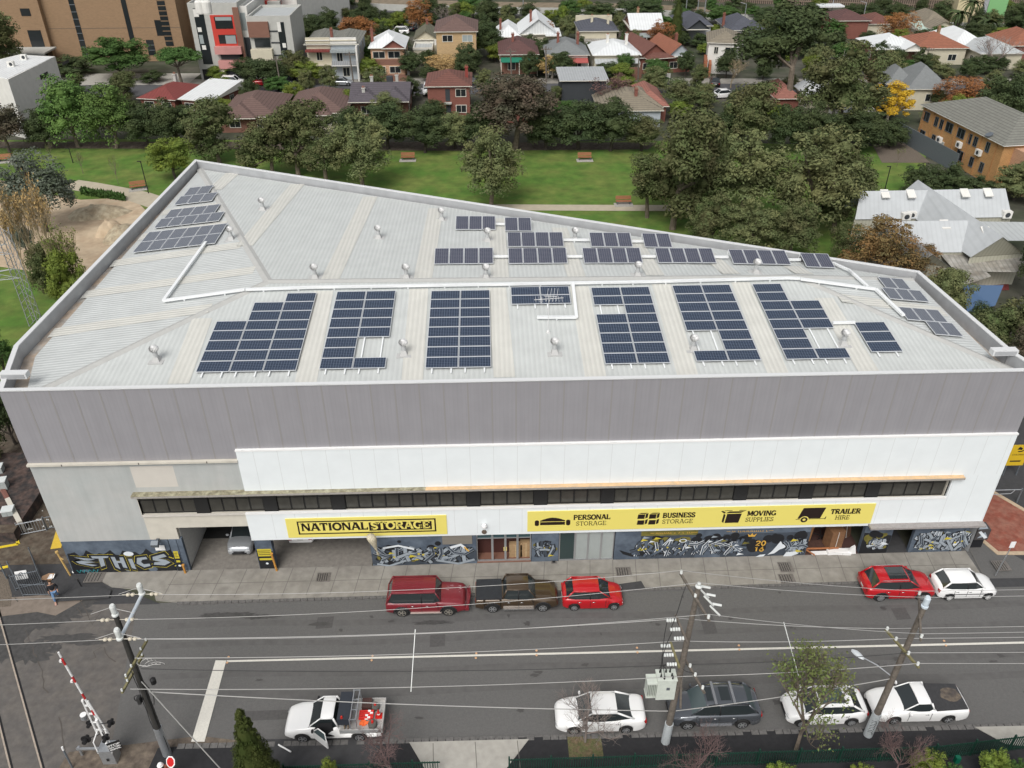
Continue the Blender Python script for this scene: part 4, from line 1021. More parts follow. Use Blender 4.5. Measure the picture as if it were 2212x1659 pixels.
# sign 1
m_sy = mat('sign_yellow', (.76,.66,.16), .55); m_sk = mat('sign_black', (.018,.01,.008), .5)
SY = YF-.14
a, b = FX(617,1119), FX(967,1152); sx0, sx1, sz0, sz1 = a.x, b.x, 2.95, 4.55
sg = MB().box(sx0, SY-.05, sz0, sx1, SY-.001, sz1).build('storage_sign', m_sy, origin=(sx0, SY, sz0)); tag(sg, 'yellow NATIONAL STORAGE sign with a black double frame on the white fascia', 'sign')
pt = Paint(SY-.051); W_ = sx1-sx0; H_ = sz1-sz0
fx0, fx1, fz0, fz1 = sx0+W_*.068, sx1-W_*.068, sz0+H_*.16, sz1-H_*.14
for (q0, q1, s0, s1) in ((fx0,fx1,fz0,fz0+.1),(fx0,fx1,fz1-.1,fz1),(fx0,fx0+.1,fz0+.1,fz1-.1),(fx1-.1,fx1,fz0+.1,fz1-.1)):
    pt.poly([(q0,s0),(q1,s0),(q1,s1),(q0,s1)], 1); pt.y += .0003
pt.y -= .001
mid = fx0+(fx1-fx0)*.515
pt.poly([(mid,fz0+.2),(fx1-.27,fz0+.2),(fx1-.27,fz1-.22),(mid,fz1-.22)], 1)
text_on(pt, 'NATIONAL', fx0+.22, fz0+.3, mid-fx0-.28, .64, 1, 1.25)
text_on(pt, 'STORAGE', mid+.1, fz0+.3, fx1-.27-mid-.2, .64, 0, 1.25)
pt.mb.build('lettering', [m_sy, m_sk], sg, world=True)
# sign 2
a, b = FX(1139,1120), FX(1884,1110); sx0, sx1, sz0, sz1 = a.x, FX(1884,1105).x, 3.0, 4.68
sg = MB().box(sx0, SY-.05, sz0, sx1, SY-.001, sz1).build('services_sign', m_sy, origin=(sx0, SY, sz0)); tag(sg, 'long yellow sign listing storage, moving supplies and trailer hire', 'sign')
pt = Paint(SY-.051); sxp = lambda x: FX(x, 1112).x
def blk(pts, m=1): pt.poly(pts, m)
zc = (sz0+sz1)/2
# sofa
x0, x1 = sxp(1155), sxp(1232); w_ = x1-x0
def rrect(xa, xb, za, zb, r, m=1): blk([(xa+r,za),(xb-r,za),(xb,za+r),(xb,zb-r),(xb-r,zb),(xa+r,zb),(xa,zb-r),(xa,za+r)], m)
rrect(x0, x0+w_*.12, zc-.38, zc+.1, .07); rrect(x1-w_*.12, x1, zc-.38, zc+.1, .07); rrect(x0+w_*.15, x1-w_*.15, zc-.32, zc-.06, .01)
blk([(x0+w_*.15,zc-.02),(x1-w_*.15,zc-.02)]+[(x1-w_*.15-(w_*.7)*i/8, zc+.06+.25*math.sin(math.pi*i/8)) for i in range(9)])
pt.mb.build('pictogram', [m_sy, m_sk], sg, world=True); pt.mb = MB()
# four cartons
x0, x1 = sxp(1376), sxp(1425); w_ = (x1-x0)/2
for i in (0,1):
    for j in (0,1):
        xa, za = x0+i*w_, zc-.48+j*.5; s_ = .06
        blk([(xa+j*s_*0,za),(xa+w_*.62,za),(xa+w_*.66,za+.38),(xa+.04,za+.38)]); blk([(xa+w_*.68,za+.02),(xa+w_*.9,za+.1),(xa+w_*.94,za+.48),(xa+w_*.72,za+.4)])
        if j: blk([(xa+.06,za+.42),(xa+w_*.68,za+.42),(xa+w_*.92,za+.5),(xa+w_*.3,za+.5)])
pt.mb.build('pictogram', [m_sy, m_sk], sg, world=True); pt.mb = MB()
# open carton
x0, x1 = sxp(1554), sxp(1607)
blk([(x0+.35,zc-.5),(x1-.35,zc-.5),(x1-.22,zc+.28),(x0+.42,zc+.28)]); blk([(x0+.15,zc-.38),(x0+.28,zc-.5),(x0+.33,zc+.2),(x0+.2,zc+.3)])
blk([(x0+.32,zc+.34),(x1-.3,zc+.34),(x1-.05,zc+.48),(x0+.55,zc+.48)]); blk([(x0,zc+.5),(x0+.12,zc+.55),(x0+.35,zc+.36),(x0+.22,zc+.32)]); blk([(x0+.2,zc+.52),(x0+.7,zc+.52),(x0+.75,zc+.57),(x0+.25,zc+.57)]); blk([(x1-.45,zc+.52),(x1,zc+.52),(x1+.03,zc+.57),(x1-.4,zc+.57)])
pt.mb.build('pictogram', [m_sy, m_sk], sg, world=True); pt.mb = MB()
# trailer
x0, x1 = sxp(1718), sxp(1780)
blk([(x0+.1,zc-.28),(x1-.3,zc-.28),(x1-.08,zc+.62),(x0+.35,zc+.62)]); blk([(x0,zc-.36),(x1+.0,zc-.33),(x1+.0,zc-.29),(x0,zc-.32)]); cxw = x0+.55
pt.disc(cxw, zc-.38, .3, 0); pt.disc(cxw, zc-.38, .23, 1); pt.disc(cxw, zc-.38, .1, 0); blk([(x1-.02,zc-.36),(x1+.05,zc-.36),(x1+.09,zc-.15),(x1+.03,zc-.15)])
pt.mb.build('pictogram', [m_sy, m_sk], sg, world=True); pt.mb = MB()
for s1, s2, xa, xb, xc_, xd in (('PERSONAL','STORAGE',1238,1318,1244,1310),('BUSINESS','STORAGE',1430,1500,1430,1497),('MOVING','SUPPLIES',1611,1673,1609,1670),('TRAILER','HIRE',1789,1853,1802,1833)):
    text_on(pt, s1, sxp(xa), zc+.07, sxp(xb)-sxp(xa), .42, 1, 1.2); text_on(pt, s2, sxp(xc_), zc-.42, sxp(xd)-sxp(xc_), .36, 1, .6); pt.mb.build('lettering', [m_sy, m_sk], sg, world=True); pt.mb = MB()
if pt.mb.v: pt.mb.build('lettering', [m_sy, m_sk], sg, world=True)
# small built-in font text, converted to mesh
def ftext(s, size, m, parent, loc, rx=R(90), bold=.0, name='lettering'):
    cu = bpy.data.curves.new('t', 'FONT'); cu.body = s; cu.size = size; cu.offset = bold; cu.align_x = 'CENTER'; cu.extrude = .001
    to = bpy.data.objects.new('t', cu); COL.objects.link(to); dg = bpy.context.evaluated_depsgraph_get(); dg.update()
    me = bpy.data.meshes.new_from_object(to.evaluated_get(dg)); bpy.data.objects.remove(to)
    me.materials.clear(); me.materials.append(m); o = bpy.data.objects.new(name, me); COL.objects.link(o); o.parent = parent; o.location = loc; o.rotation_euler = (rx, 0, 0)
    KIDS.setdefault(parent.name, []).append(o); return o
dp = Paint(YF-.14)
def dig(x, z, pts, w=.085): dp.line([(x+p[0]*.24, z+p[1]*.4) for p in pts], w*1.0, 8)
dx_ = G(1626)
dig(dx_, 1.22, arcp(.5,.7,.5,.3,170,-10,8)+[(0,0.02)]+[(1,.02)]); dig(dx_+.36, 1.22, arcp(.5,.5,.5,.5,0,360,14))
dig(dx_-.02, .7, [(.1,.75),(.5,1),(.5,0)]); dig(dx_+.32, .7, [(.75,1.0),(.2,.55)]+arcp(.5,.28,.48,.28,160,-200,14))
dp.mb.build('date_lettering', MUR, mur3, world=True)
# fascia dome lamp and round vent, sculpted balloon thing in front of the sign
m = MB(); m.lathe((0,0,0), [(.02,.22),(.12,.2),(.17,.1),(.17,0),(.1,-.03)], 10); o = m.build('dome_camera', m_white); p = FX(1046,1130); o.location = (p.x, SY-.2, p.z); m.build
MB().cyl((0,.05,.05),(0,.2,.05),.04).build('bracket', m_white, o); tag(o, 'white dome camera on the plain fascia between the signs', 'camera')
m = MB(); m.cyl((0,-.06,0),(0,0,0),.16,.16,14); o = m.build('fascia_vent', mat('vent_brown', (.12,.09,.07), .6)); p = FX(1046,1145); o.location = (p.x, SY-.001, p.z); tag(o, 'small round brown vent below the white dome', 'vent')
q = FX(815,1148); m = MB()
m.lathe((0,0,0), [(.02,-1.0),(.1,-.9),(.03,-.65),(.06,-.5),(.16,-.1),(.26,.25),(.3,.5),(.26,.66),(.1,.76)], 14)
for v_i in range(len(m.v)): v = m.v[v_i]; m.v[v_i] = (v[0]-.35*v[2]*.6, v[1], v[2])
o = m.build('street_lantern', mat('lantern_cream', (.5,.45,.33), .8, noise=.4, nscale=5), smooth=True); o.location = (q.x-.1, YF-1.1, q.z)
MB().box(-.03,.0,-.6,.03,1.0,-.54).build('arm', m_steeld, o); tag(o, 'dirty cream teardrop lantern hanging in front of the yellow storage sign', 'lantern')
# ---------------------------------------------------------------- vehicles
def lerpt(tab, x):
    if x <= tab[0][0]: return tab[0][1]
    for (a, va), (b, vb) in zip(tab[:-1], tab[1:]):
        if x <= b: return va+(vb-va)*(x-a)/(b-a)
    return tab[-1][1]
def paint(name, col, metal=0): return mat('car_'+name, col, .28, metal=metal, coat=.6, spec=.5)
m_glass = mat('car_glass', (.024,.03,.032), .06, spec=.8)
m_glassb = mat('car_glass_light', (.06,.085,.09), .1, spec=.6)
m_lamp = mat('headlight_glass', (.6,.62,.63), .12, spec=.6); m_red = mat('tail_red', (.35,.012,.012), .2, spec=.6)
m_rim = mat('alloy', (.45,.46,.47), .35, metal=.7); m_rims = mat('steel_rim', (.3,.28,.24), .5, metal=.4); m_plate = mat('plate', (.6,.6,.56), .6)
m_trim = mat('dark_trim', (.02,.02,.022), .6); m_chrome = mat('chrome', (.6,.6,.6), .2, metal=.9)
def wheel(parent, x, y, r, side, w=.22, rim=m_rim, spokes=5):
    t = MB().lathe((0,0,0), [(r*.62,-w/2),(r*.93,-w/2),(r,-w/2+.03),(r,w/2-.03),(r*.93,w/2),(r*.62,w/2)], 20)
    t.v = [(a, c, b) for a, b, c in t.v]
    o = t.build('wheel', m_rub, parent); o.location = (x, y, r)
    m = MB(); yo = side*(w/2+.045)
    m.cyl((0,yo-.02*side,0),(0,yo-.04*side,0), r*.62, r*.62, 16, 1); m.cyl((0,yo-.03*side,0),(0,yo+.015*side,0), r*.16, r*.14, 8, 0)
    for k in range(spokes):
        a = 2*math.pi*k/spokes; u = Vector((math.cos(a), 0, math.sin(a))); q = Vector((-math.sin(a), 0, math.cos(a)))
        m.obox(u*r*.1-q*r*.08+Vector((0,yo-.03*side,0)), u*r*.5, q*r*.16, Vector((0,.03*side,0)), 0)
    for k in range(16):
        a = 2*math.pi*k/16; b = 2*math.pi*(k+1)/16
        m.add([(r*.54*math.cos(a),yo,r*.54*math.sin(a)),(r*.64*math.cos(a),yo,r*.64*math.sin(a)),(r*.64*math.cos(b),yo,r*.64*math.sin(b)),(r*.54*math.cos(b),yo,r*.54*math.sin(b))],[(0,1,2,3)],0)
    m.build('rim', [rim, m_trim], o)
    return o
def vehicle(name, label, cat, L, W, body, ends, cab, wb, r, pm, clear=.22, rim=m_rim, group=None, trim_arch=False, nose=.78, tail=.86, glass=m_glass, side_gl=None, roofm=None, doors=(), spokes=5, handles=()):
    """body: table x -> top height; cab: (x windscreen base, x roof front, x roof rear, x rear glass base, roof height); +X is the front"""
    root = empty(name, (0,0,0), 0, label, cat, group)
    xf, xr = wb/2+ends, -wb/2+ends; ra = r+.07; hw = W/2
    xs = set([-L/2+L*i/34 for i in range(35)])
    for xw in (xf, xr):
        for k in range(-6, 7): xs.add(xw+ra*math.sin(k*math.pi/12))
    for d_ in (.04,.1,.2,.35): xs.add(-L/2+d_); xs.add(L/2-d_)
    xs = sorted(x for x in xs if -L/2 <= x <= L/2)
    def wd(x):
        df = L/2-x; dr = x+L/2; k = 1.0
        if df < .9: k = min(k, nose+(1-nose)*math.sqrt(max(0, 1-(1-df/.9)**2)))
        if dr < .6: k = min(k, tail+(1-tail)*math.sqrt(max(0, 1-(1-dr/.6)**2)))
        return hw*k
    def sill(x):
        z = clear
        df, dr = L/2-x, x+L/2
        if df < .5: z += .1*(1-df/.5)
        if dr < .5: z += .12*(1-dr/.5)
        for xw in (xf, xr):
            if abs(x-xw) < ra: z = max(z, r+math.sqrt(ra*ra-(x-xw)**2)*.98)
        return z
    rings = []
    for x in xs:
        t = lerpt(body, x); w = wd(x); z0 = sill(x); df, dr = L/2-x, x+L/2
        if df < .18: t -= .16*(1-df/.18)**2
        if dr < .12: t -= .08*(1-dr/.12)**2
        zm = max(z0+.03, .3+.28*(t-.3)); zh = max(zm+.02, t-.16)
        half = [(w*.97, z0), (w*1.0, max(z0+.02, min(zm, .55))), (w*1.0, max(zm+.01, (zm+zh)/2)), (w*.975, zh), (w*.93, t-.045), (w*.84, t), (w*.5, t+.035), (0, t+.045)]
        ring = [(x, -a, b) for a, b in half] + [(x, a, b) for a, b in half[-2::-1]]
        rings.append(ring)
    n = len(rings[0]); vs = [v for r_ in rings for v in r_]; fs = []
    for i in range(len(rings)-1):
        for j in range(n-1): fs.append((i*n+j, i*n+j+1, (i+1)*n+j+1, (i+1)*n+j))
    fs.append(tuple(range(n-1, -1, -1))); fs.append(tuple((len(rings)-1)*n+j for j in range(n)))
    b = MB().add(vs, fs, 0)
    # bumpers / grille / door seams / arches as trim
    for sx in doors:
        for s in (-1, 1): b.box(sx-.012, s*(hw+.001)-.004, clear+.12, sx+.012, s*(hw+.001)+.004, lerpt(body, sx)-.1, 1)
    for sx in handles:
        for s in (-1, 1): b.box(sx-.09, s*(hw+.012)-.02, lerpt(body, sx)-.2, sx+.09, s*(hw+.012)+.012, lerpt(body, sx)-.165, 2)
    hood_z = lerpt(body, L/2-.1)
    b.box(L/2-.06, -hw*.42, hood_z-.32, L/2+.005, hw*.42, hood_z-.17, 1)
    b.box(L/2-.08, -hw*.55, clear+.1, L/2+.008, hw*.55, clear+.22, 1)
    b.box(-L/2+.25, -hw*.86, clear-.02, L/2-.3, hw*.86, .62, 1)
    if trim_arch:
        for xw in (xf, xr):
            for s in (-1, 1):
                for k in range(9):
                    a0, a1 = math.pi*k/9, math.pi*(k+1)/9
                    p = [Vector((xw+rr_*math.cos(a_), 0, r+rr_*math.sin(a_))) for a_, rr_ in ((a0, ra-.01), (a0, ra+.07), (a1, ra+.07), (a1, ra-.01))]
                    b.add([(q.x, s*(hw+.0), q.z) for q in p]+[(q.x, s*(hw+.04), q.z) for q in p], [(0,1,2,3),(4,5,6,7),(0,1,5,4),(2,3,7,6),(1,2,6,5),(3,0,4,7)], 1)
    b.build('body', [pm, m_trim, m_chrome if handles else m_trim], root, smooth=True)
    if cab:
        xa, xb, xc, xd, zr = cab; wb_ = hw*.90; wr = hw*.73; za = lerpt(body, xa)-.02; zd = lerpt(body, xd)-.02
        def ringc(x, z, w): return [(x, -w, z), (x, w, z)]
        g = MB(); zb = lerpt(body, (xb+xc)/2)-.03
        # eight corner hull with mid belt points
        P_ = [(xa,-wb_*.88,za),(xb-.1,-wb_,zb),(xc+.1,-wb_,zb),(xd,-wb_*.9,zd),(xd,wb_*.9,zd),(xc+.1,wb_,zb),(xb-.1,wb_,zb),(xa,wb_*.88,za),
              (xb,-wr,zr-.04),(xc,-wr,zr-.04),(xc,wr,zr-.04),(xb,wr,zr-.04)]
        g.add(P_, [(0,1,8),(1,2,9,8),(2,3,9),(7,11,6),(6,11,10,5),(5,10,4)], 1)
        g.add(P_, [(0,8,11,7),(9,3,4,10)], 0)
        go = g.build('windows', [glass, side_gl or m_glass], root)
        # roof skin
        rf = MB(); ns = 8; rv = []
        for i in range(ns+1):
            t = i/ns; x = xb+(xc-xb)*t; e = min(1, min(t, 1-t)*6); zz = zr-.045*(1-e)
            w = wr*(1.02 if e >= 1 else .97)
            for yy, dz in ((-1,-.045),(-.93,-.005),(-.5,.03),(0,.04),(.5,.03),(.93,-.005),(1,-.045)): rv.append((x, yy*w, zz+dz))
        rfs = [(i*7+j, i*7+j+1, (i+1)*7+j+1, (i+1)*7+j) for i in range(ns) for j in range(6)]
        rf.add(rv, rfs, 0)
        for s in (-1, 1):
            for (p, q, rr_) in (((xa,s*wb_*.89,za),(xb,s*wr*1.0,zr-.03),.035),((xd,s*wb_*.91,zd),(xc,s*wr*1.0,zr-.03),.055),((xb,s*wr*1.01,zr-.04),(xc,s*wr*1.01,zr-.04),.03)): rf.cyl(p, q, rr_, rr_, 6, 0)
            for dx in doors[1:2]:
                if xc < dx < xb: rf.obox((dx-.03, s*(wb_+.004), zb), (.06,0,0), (0,s*.012,0), (0, -s*(wb_-wr)*1.0, zr-.05-zb), 1)
        rf.build('roof', [roofm or pm, m_trim], root, smooth=True)
    for xw in (xf, xr):
        for s in (-1, 1): wheel(root, xw, s*(hw-.12), r, s, rim=rim, spokes=spokes)
    zl = lerpt(body, L/2-.15)
    for s in (-1, 1):
        m = MB(); m.add([(L/2-.02,s*hw*.48,zl-.22),(L/2-.05,s*hw*.8,zl-.22),(L/2-.36,s*hw*.93,zl-.16),(L/2-.45,s*hw*.9,zl-.04),(L/2-.12,s*hw*.72,zl-.05),(L/2-.05,s*hw*.5,zl-.09)], [(0,1,4,5),(1,2,3,4)] if s > 0 else [(5,4,1,0),(4,3,2,1)])
        m.add([(L/2+.012-.06*k, s*hw*(.5+.3*k), zl-.2+.1*q) for k in (0,1) for q in (0,1)], [(0,1,3,2)])
        m.build('headlight', m_lamp, root)
        zt = lerpt(body, -L/2+.15)
        MB().box(-L/2-.012, min(s*hw*.62,s*hw*.86), zt-.3, -L/2+.2, max(s*hw*.62,s*hw*.875), zt-.1).build('tail_light', m_red, root)
        if cab: 
            m = MB(); m.lathe((0,0,0), [(.02,-.08),(.1,-.05),(.12,.02),(.08,.09),(.01,.1)], 8); m.v = [(a*.6+xa-.28, b*1.0+s*(hw+.09), c+za+.06) for a, b, c in m.v]
            m.build('mirror', pm if name not in ('work_truck',) else m_trim, root)
    MB().box(-L/2-.016, -.19, .42+clear*.5, -L/2-.002, .19, .54+clear*.5).build('number_plate', m_plate, root)
    return root
def park(root, xl, xr, yb, W, L, face):
    """photo x extent, wheel contact line of the near side; face +1 = towards +X"""
    c = P((xl+xr)/2, yb); cx = c.x; Y = c.y-.0+W/2+.02
    # measure the extent at mid height so that length stays centred
    q = P((xl+xr)/2, yb); root.location = (cx, Y, 0); root.rotation_euler = (0, 0, 0 if face > 0 else math.pi)
    root.rotation_euler.z += R(-.4)
    return root
def body_sedan(L): h = L/2; return [(-h,.84),(-h+.3,.92),(-h+.95,.96),(-.2,.93),(h*.42,.9),(h-.5,.78),(h-.1,.66),(h,.6)]
p_white = paint('white', (.8,.8,.79)); p_red = paint('red', (.42,.006,.012)); p_maroon = mat('car_maroon', (.17,.012,.02), .38, coat=.3, noise=.1, nscale=3, spec=.5)
p_bronze = paint('bronze', (.07,.045,.025), .4); p_silver = paint('silver', (.4,.42,.44), .5); p_dark = paint('dark', (.03,.035,.045), .3); p_blk = paint('black', (.008,.008,.009))
p_greyb = paint('greyblue', (.3,.35,.4), .5)
# 1 maroon wagon
L, W = 4.85, 1.93
c1 = vehicle('parked_wagon', 'boxy maroon four wheel drive wagon with a bull bar and scratched bonnet', 'car', L, W, [(-L/2,1.12),(-L/2+.3,1.15),(.8,1.13),(1.0,1.13),(1.9,1.06),(2.2,1.0),(L/2,.9)], -.05, (.95,.6,-2.05,-2.36,1.86), 2.85, .4, p_maroon, .36, m_rims, trim_arch=True, nose=.92, tail=.97, doors=(.75,-.25,-1.15), handles=(.1,-.8))
m = MB()
for i in range(7): y = -.6+i*.2; m.box(-1.95, y-.015, 1.895, -.15, y+.015, 1.925)
m.build('roof_rib', p_maroon, c1)
m = MB(); m.tube([(L/2+.05,-.85,.55),(L/2+.22,-.6,.95),(L/2+.28,0,1.02),(L/2+.22,.6,.95),(L/2+.05,.85,.55)], .045, 6); m.tube([(L/2+.2,-.45,.5),(L/2+.26,-.35,1.0)], .04); m.tube([(L/2+.2,.45,.5),(L/2+.26,.35,1.0)], .04); m.box(L/2-.05,-.9,.42,L/2+.2,.9,.62)
m.build('bull_bar', p_maroon, c1)
m = MB(); 
for s in (-1,1): m.box(-.95, s*.98-.07, .38, .95, s*.98+.07, .43)
m.build('side_step', mat('step', (.5,.42,.38), .5, metal=.3), c1)
m = MB(); rr = random.Random(2)
for i in range(26): x = rr.uniform(1.2,2.0); y = rr.uniform(-.2,.55); m.add([(x,y,lerpt([(1,1.18),(2.2,1.065)],x)),(x+.16,y+rr.uniform(-.05,.05),lerpt([(1,1.18),(2.2,1.065)],x+.16)),(x+.16,y+.02,lerpt([(1,1.18),(2.2,1.065)],x+.16)),(x,y+.015,lerpt([(1,1.18),(2.2,1.065)],x))],[(0,1,2,3)])
m.build('faded_patch', mat('faded', (.5,.35,.37), .7), c1)
park(c1, 840, 1003, 1333, W, L, 1)
# 2 bronze twin cab utility with black tub cover
L, W = 5.1, 1.82
c2 = vehicle('twin_cab_utility', 'dark bronze twin cab utility with a black covered tray', 'utility', L, W, [(-L/2,1.08),(-.75,1.1),(.9,1.08),(1.2,1.08),(2.1,1.02),(2.4,.92),(L/2,.82)], .05, (1.2,.72,-.62,-.86,1.78), 3.1, .38, p_bronze, .36, nose=.86, tail=.97, doors=(1.0,.1,-.8), trim_arch=True, spokes=6, handles=(.3,-.5))
m = MB(); m.slab([(-L/2+.05,-.82),(-.92,-.84),(-.92,.84),(-L/2+.05,.82)], 1.1, 1.17); m.build('tray_cover', mat('vinyl_black', (.022,.024,.028), .55, noise=.2, nscale=2), c2)
m = MB(); 
for s in (-1,1): m.box(-.85, s*.95-.08, .36, 1.05, s*.95+.06, .46)
m.build('side_step', m_chrome, c2); park(c2, 1031, 1203, 1324, W, L, 1)
# 3 red hatch
L, W = 3.78, 1.7
def hatch_body(L): h = L/2; return [(-h,.92),(-h+.25,.98),(0,.95),(h*.45,.93),(h-.45,.82),(h-.1,.68),(h,.6)]
c3 = vehicle('parked_hatchback', 'small bright red hatchback parked in front of the bronze utility', 'car', L, W, hatch_body(L), .05, (1.12,.35,-1.25,-1.72,1.5), 2.46, .3, p_red, .2, nose=.7, tail=.8, doors=(.75,-.2,-1.0), handles=(.0,-.85), spokes=7)
park(c3, 1217, 1346, 1320, W, L, 1)
# 4 red SUV
L, W = 4.38, 1.82
c4 = vehicle('parked_suv', 'red compact SUV with a black glass roof behind the white hatchback', 'car', L, W, [(-L/2,1.02),(-L/2+.3,1.06),(0,1.02),(1.1,.98),(1.7,.9),(2.05,.78),(L/2,.7)], .02, (1.2,.4,-1.5,-1.95,1.56), 2.64, .35, p_red, .26, nose=.76, tail=.84, doors=(.8,-.2,-1.1), handles=(.0,-.9), trim_arch=True, spokes=10)
m = MB(); m.box(-.85,-.5,1.585,.3,.5,1.615); m.build('glass_roof', m_glass, c4)
m = MB(); 
for s in (-1,1): m.cyl((-1.35,s*.66,1.6),(.25,s*.66,1.61),.022)
m.build('roof_rail', m_chrome, c4); park(c4, 1868, 2021, 1300, W, L, 1)
# 5 white older hatch
L, W = 3.75, 1.62
c5 = vehicle('parked_hatchback', 'older white five door hatchback in front of the red SUV', 'car', L, W, hatch_body(L), .05, (1.0,.35,-1.25,-1.7,1.42), 2.44, .28, p_white, .2, nose=.72, tail=.8, doors=(.7,-.15,-.95), handles=(-.0,-.8), rim=mat('hubcap', (.55,.55,.54), .5), spokes=8)
m = MB()
for s in (-1,1): m.box(-1.5, s*(W/2+.005)-.008, .55, 1.3, s*(W/2+.005)+.008, .6)
m.build('rubbing_strip', m_trim, c5); park(c5, 2021, 2156, 1298, W, L, 1)
# 7 white sedan
L, W = 4.82, 1.83
c7 = vehicle('parked_sedan', 'white sedan behind the leafless sapling on the near side of the street', 'car', L, W, [(-L/2,.96),(-L/2+.25,1.04),(-1.6,1.05),(0,.98),(1.1,.95),(1.9,.82),(2.2,.72),(L/2,.62)], .05, (1.3,.5,-.85,-1.75,1.48), 2.78, .32, p_white, .2, nose=.68, tail=.76, doors=(.85,-.15,-1.0), handles=(.05,-.85), glass=m_glass, spokes=7)
park(c7, 1201, 1395, 1587, W, L, -1)
# 8 silver / dark SUV
L, W = 4.86, 1.93
c8 = vehicle('parked_suv', 'grey SUV with roof bars and a sunroof beside the transformer pole', 'car', L, W, [(-L/2,1.12),(-L/2+.3,1.15),(0,1.12),(1.1,1.06),(1.9,.98),(2.2,.86),(L/2,.74)], .05, (1.35,.6,-1.65,-2.2,1.74), 2.93, .38, mat('car_greytop', (.11,.12,.135), .2, metal=.5, coat=.8, spec=.5), .26, nose=.76, tail=.85, doors=(.9,-.15,-1.1), handles=(.1,-.9), spokes=6, glass=m_glassb)
m = MB()
for s in (-1,1): m.tube([(-1.7,s*.7,1.7),(-1.4,s*.7,1.79),(.2,s*.7,1.8),(.5,s*.7,1.72)], .02)
for x in (-.9,.1): m.box(x-.07,-.72,1.8,x+.07,.72,1.85,1)
m.build('roof_rack', [m_trim, m_chrome], c8); m = MB(); m.box(-.75,-.42,1.775,-.1-.12,.42,1.795); m.box(.2,-.42,1.775,.52,.42,1.79); m.build('sunroof', m_glass, c8)
m = MB()
for s in (-1,1): m.box(-.85,s*.98-.06,.36,.85,s*.98+.06,.44)
m.build('side_step', m_chrome, c8)
park(c8, 1455, 1635, 1577, W, L, -1)
# 9 white hatch under tree
L, W = 4.3, 1.78
c9 = vehicle('parked_hatchback', 'white hatchback half hidden under the sparse green street tree', 'car', L, W, [(-L/2,1.0),(-L/2+.3,1.04),(0,1.0),(1.1,.95),(1.7,.86),(2.0,.74),(L/2,.64)], .05, (1.3,.5,-1.3,-1.9,1.45), 2.7, .32, p_white, .2, nose=.68, tail=.8, doors=(.85,-.15,-1.05), handles=(.05,-.9), spokes=9)
m = MB(); m.box(-.9,-.5,1.48,.4,.5,1.505); m.build('glass_roof', m_glassb, c9); park(c9, 1697, 1874, 1571, W, L, -1)
# 10 white utility with soft cover
L, W = 5.05, 1.85
c10 = vehicle('coupe_utility', 'white low utility with a dusty black soft cover over its tray', 'utility', L, W, [(-L/2,1.0),(-.55,1.0),(.3,.98),(1.0,.95),(1.9,.84),(2.2,.74),(L/2,.64)], .0, (1.05,.3,-.4,-.62,1.46), 2.94, .32, p_white, .2, nose=.76, tail=.92, doors=(.75,-.45), handles=(-.2,), spokes=5)
m = MB(); m.slab([(-L/2+.12,-.78),(-.7,-.86),(-.62,-.5),(-.62,.5),(-.7,.86),(-L/2+.12,.78)], 1.0, 1.075, 0); m.poly([(-L/2+.7+.55*math.cos(a*math.pi/8)*(1+.15*math.sin(a*2)), .45*math.sin(a*math.pi/8)-.1, 1.078) for a in range(16)], 1)
m.build('tray_cover', [mat('soft_cover', (.04,.04,.042), .75, noise=.2), mat('dust', (.15,.12,.09), .9, noise=.3, nscale=2, col2=(.07,.06,.055))], c10); park(c10, 1880, 2095, 1565, W, L, -1)
# 6 work utility with tray (door open, driver in hi-vis)
L, W = 5.15, 1.86
c6 = vehicle('work_truck', 'white tray-back work utility with its driver door open and road signs on board', 'utility', L, W, [(-L/2,.62),(-.35,.62),(-.33,1.1),(.3,1.12),(1.0,1.1),(1.8,1.04),(2.2,.92),(L/2,.78)], .1, (1.25,.55,-.12,-.33,1.72), 3.0, .36, p_white, .32, nose=.74, tail=1.0, doors=(), glass=m_glass)
m = MB(); x0, x1 = -L/2-.05, -.42
m.box(x0,-.95,.82,x1,.95,.88,0); m.box(x0,-.97,.78,x1,-.92,1.08,0); m.box(x0,.92,.78,x1,.97,1.08,0); m.box(x0-.05,-.97,.78,x0,.97,1.08,0)
for k in range(3): 
    for s in (-1,1): m.box(x0+.02, s*.975-.006, .84+k*.08, x1-.02, s*.975+.006, .86+k*.08, 1)
m.build('tray', [mat('alu_tray', (.5,.49,.47), .5, metal=.3, noise=.1), m_steeld], c6)
MB().box(-.98,-.85,1.35,-.35,.85,1.82).build('toolbox', mat('toolbox_navy', (.03,.035,.045), .5, noise=.1), c6)
m = MB()
for y in (-.9,.9):
    m.box(-1.05,y-.03,.88,-.99,y+.03,1.9)
for x in (-1.05,-1.35): m.box(x-.025,-.92,1.85,x+.025,.92,1.9)
for y in (-.9,-.3,.3,.9): m.box(-1.35,y-.02,1.84,-1.05,y+.02,1.88)
m.box(-1.38,-.92,.88,-1.33,-.86,1.88); m.box(-1.38,.86,.88,-1.33,.92,1.88); m.build('ladder_rack', m_steel, c6)
m = MB(); m.cyl((-.6,.75,1.82),(-.6,.75,1.95),.07,.05); m.build('beacon', mat('beacon_red', (.5,.03,.02), .3), c6)
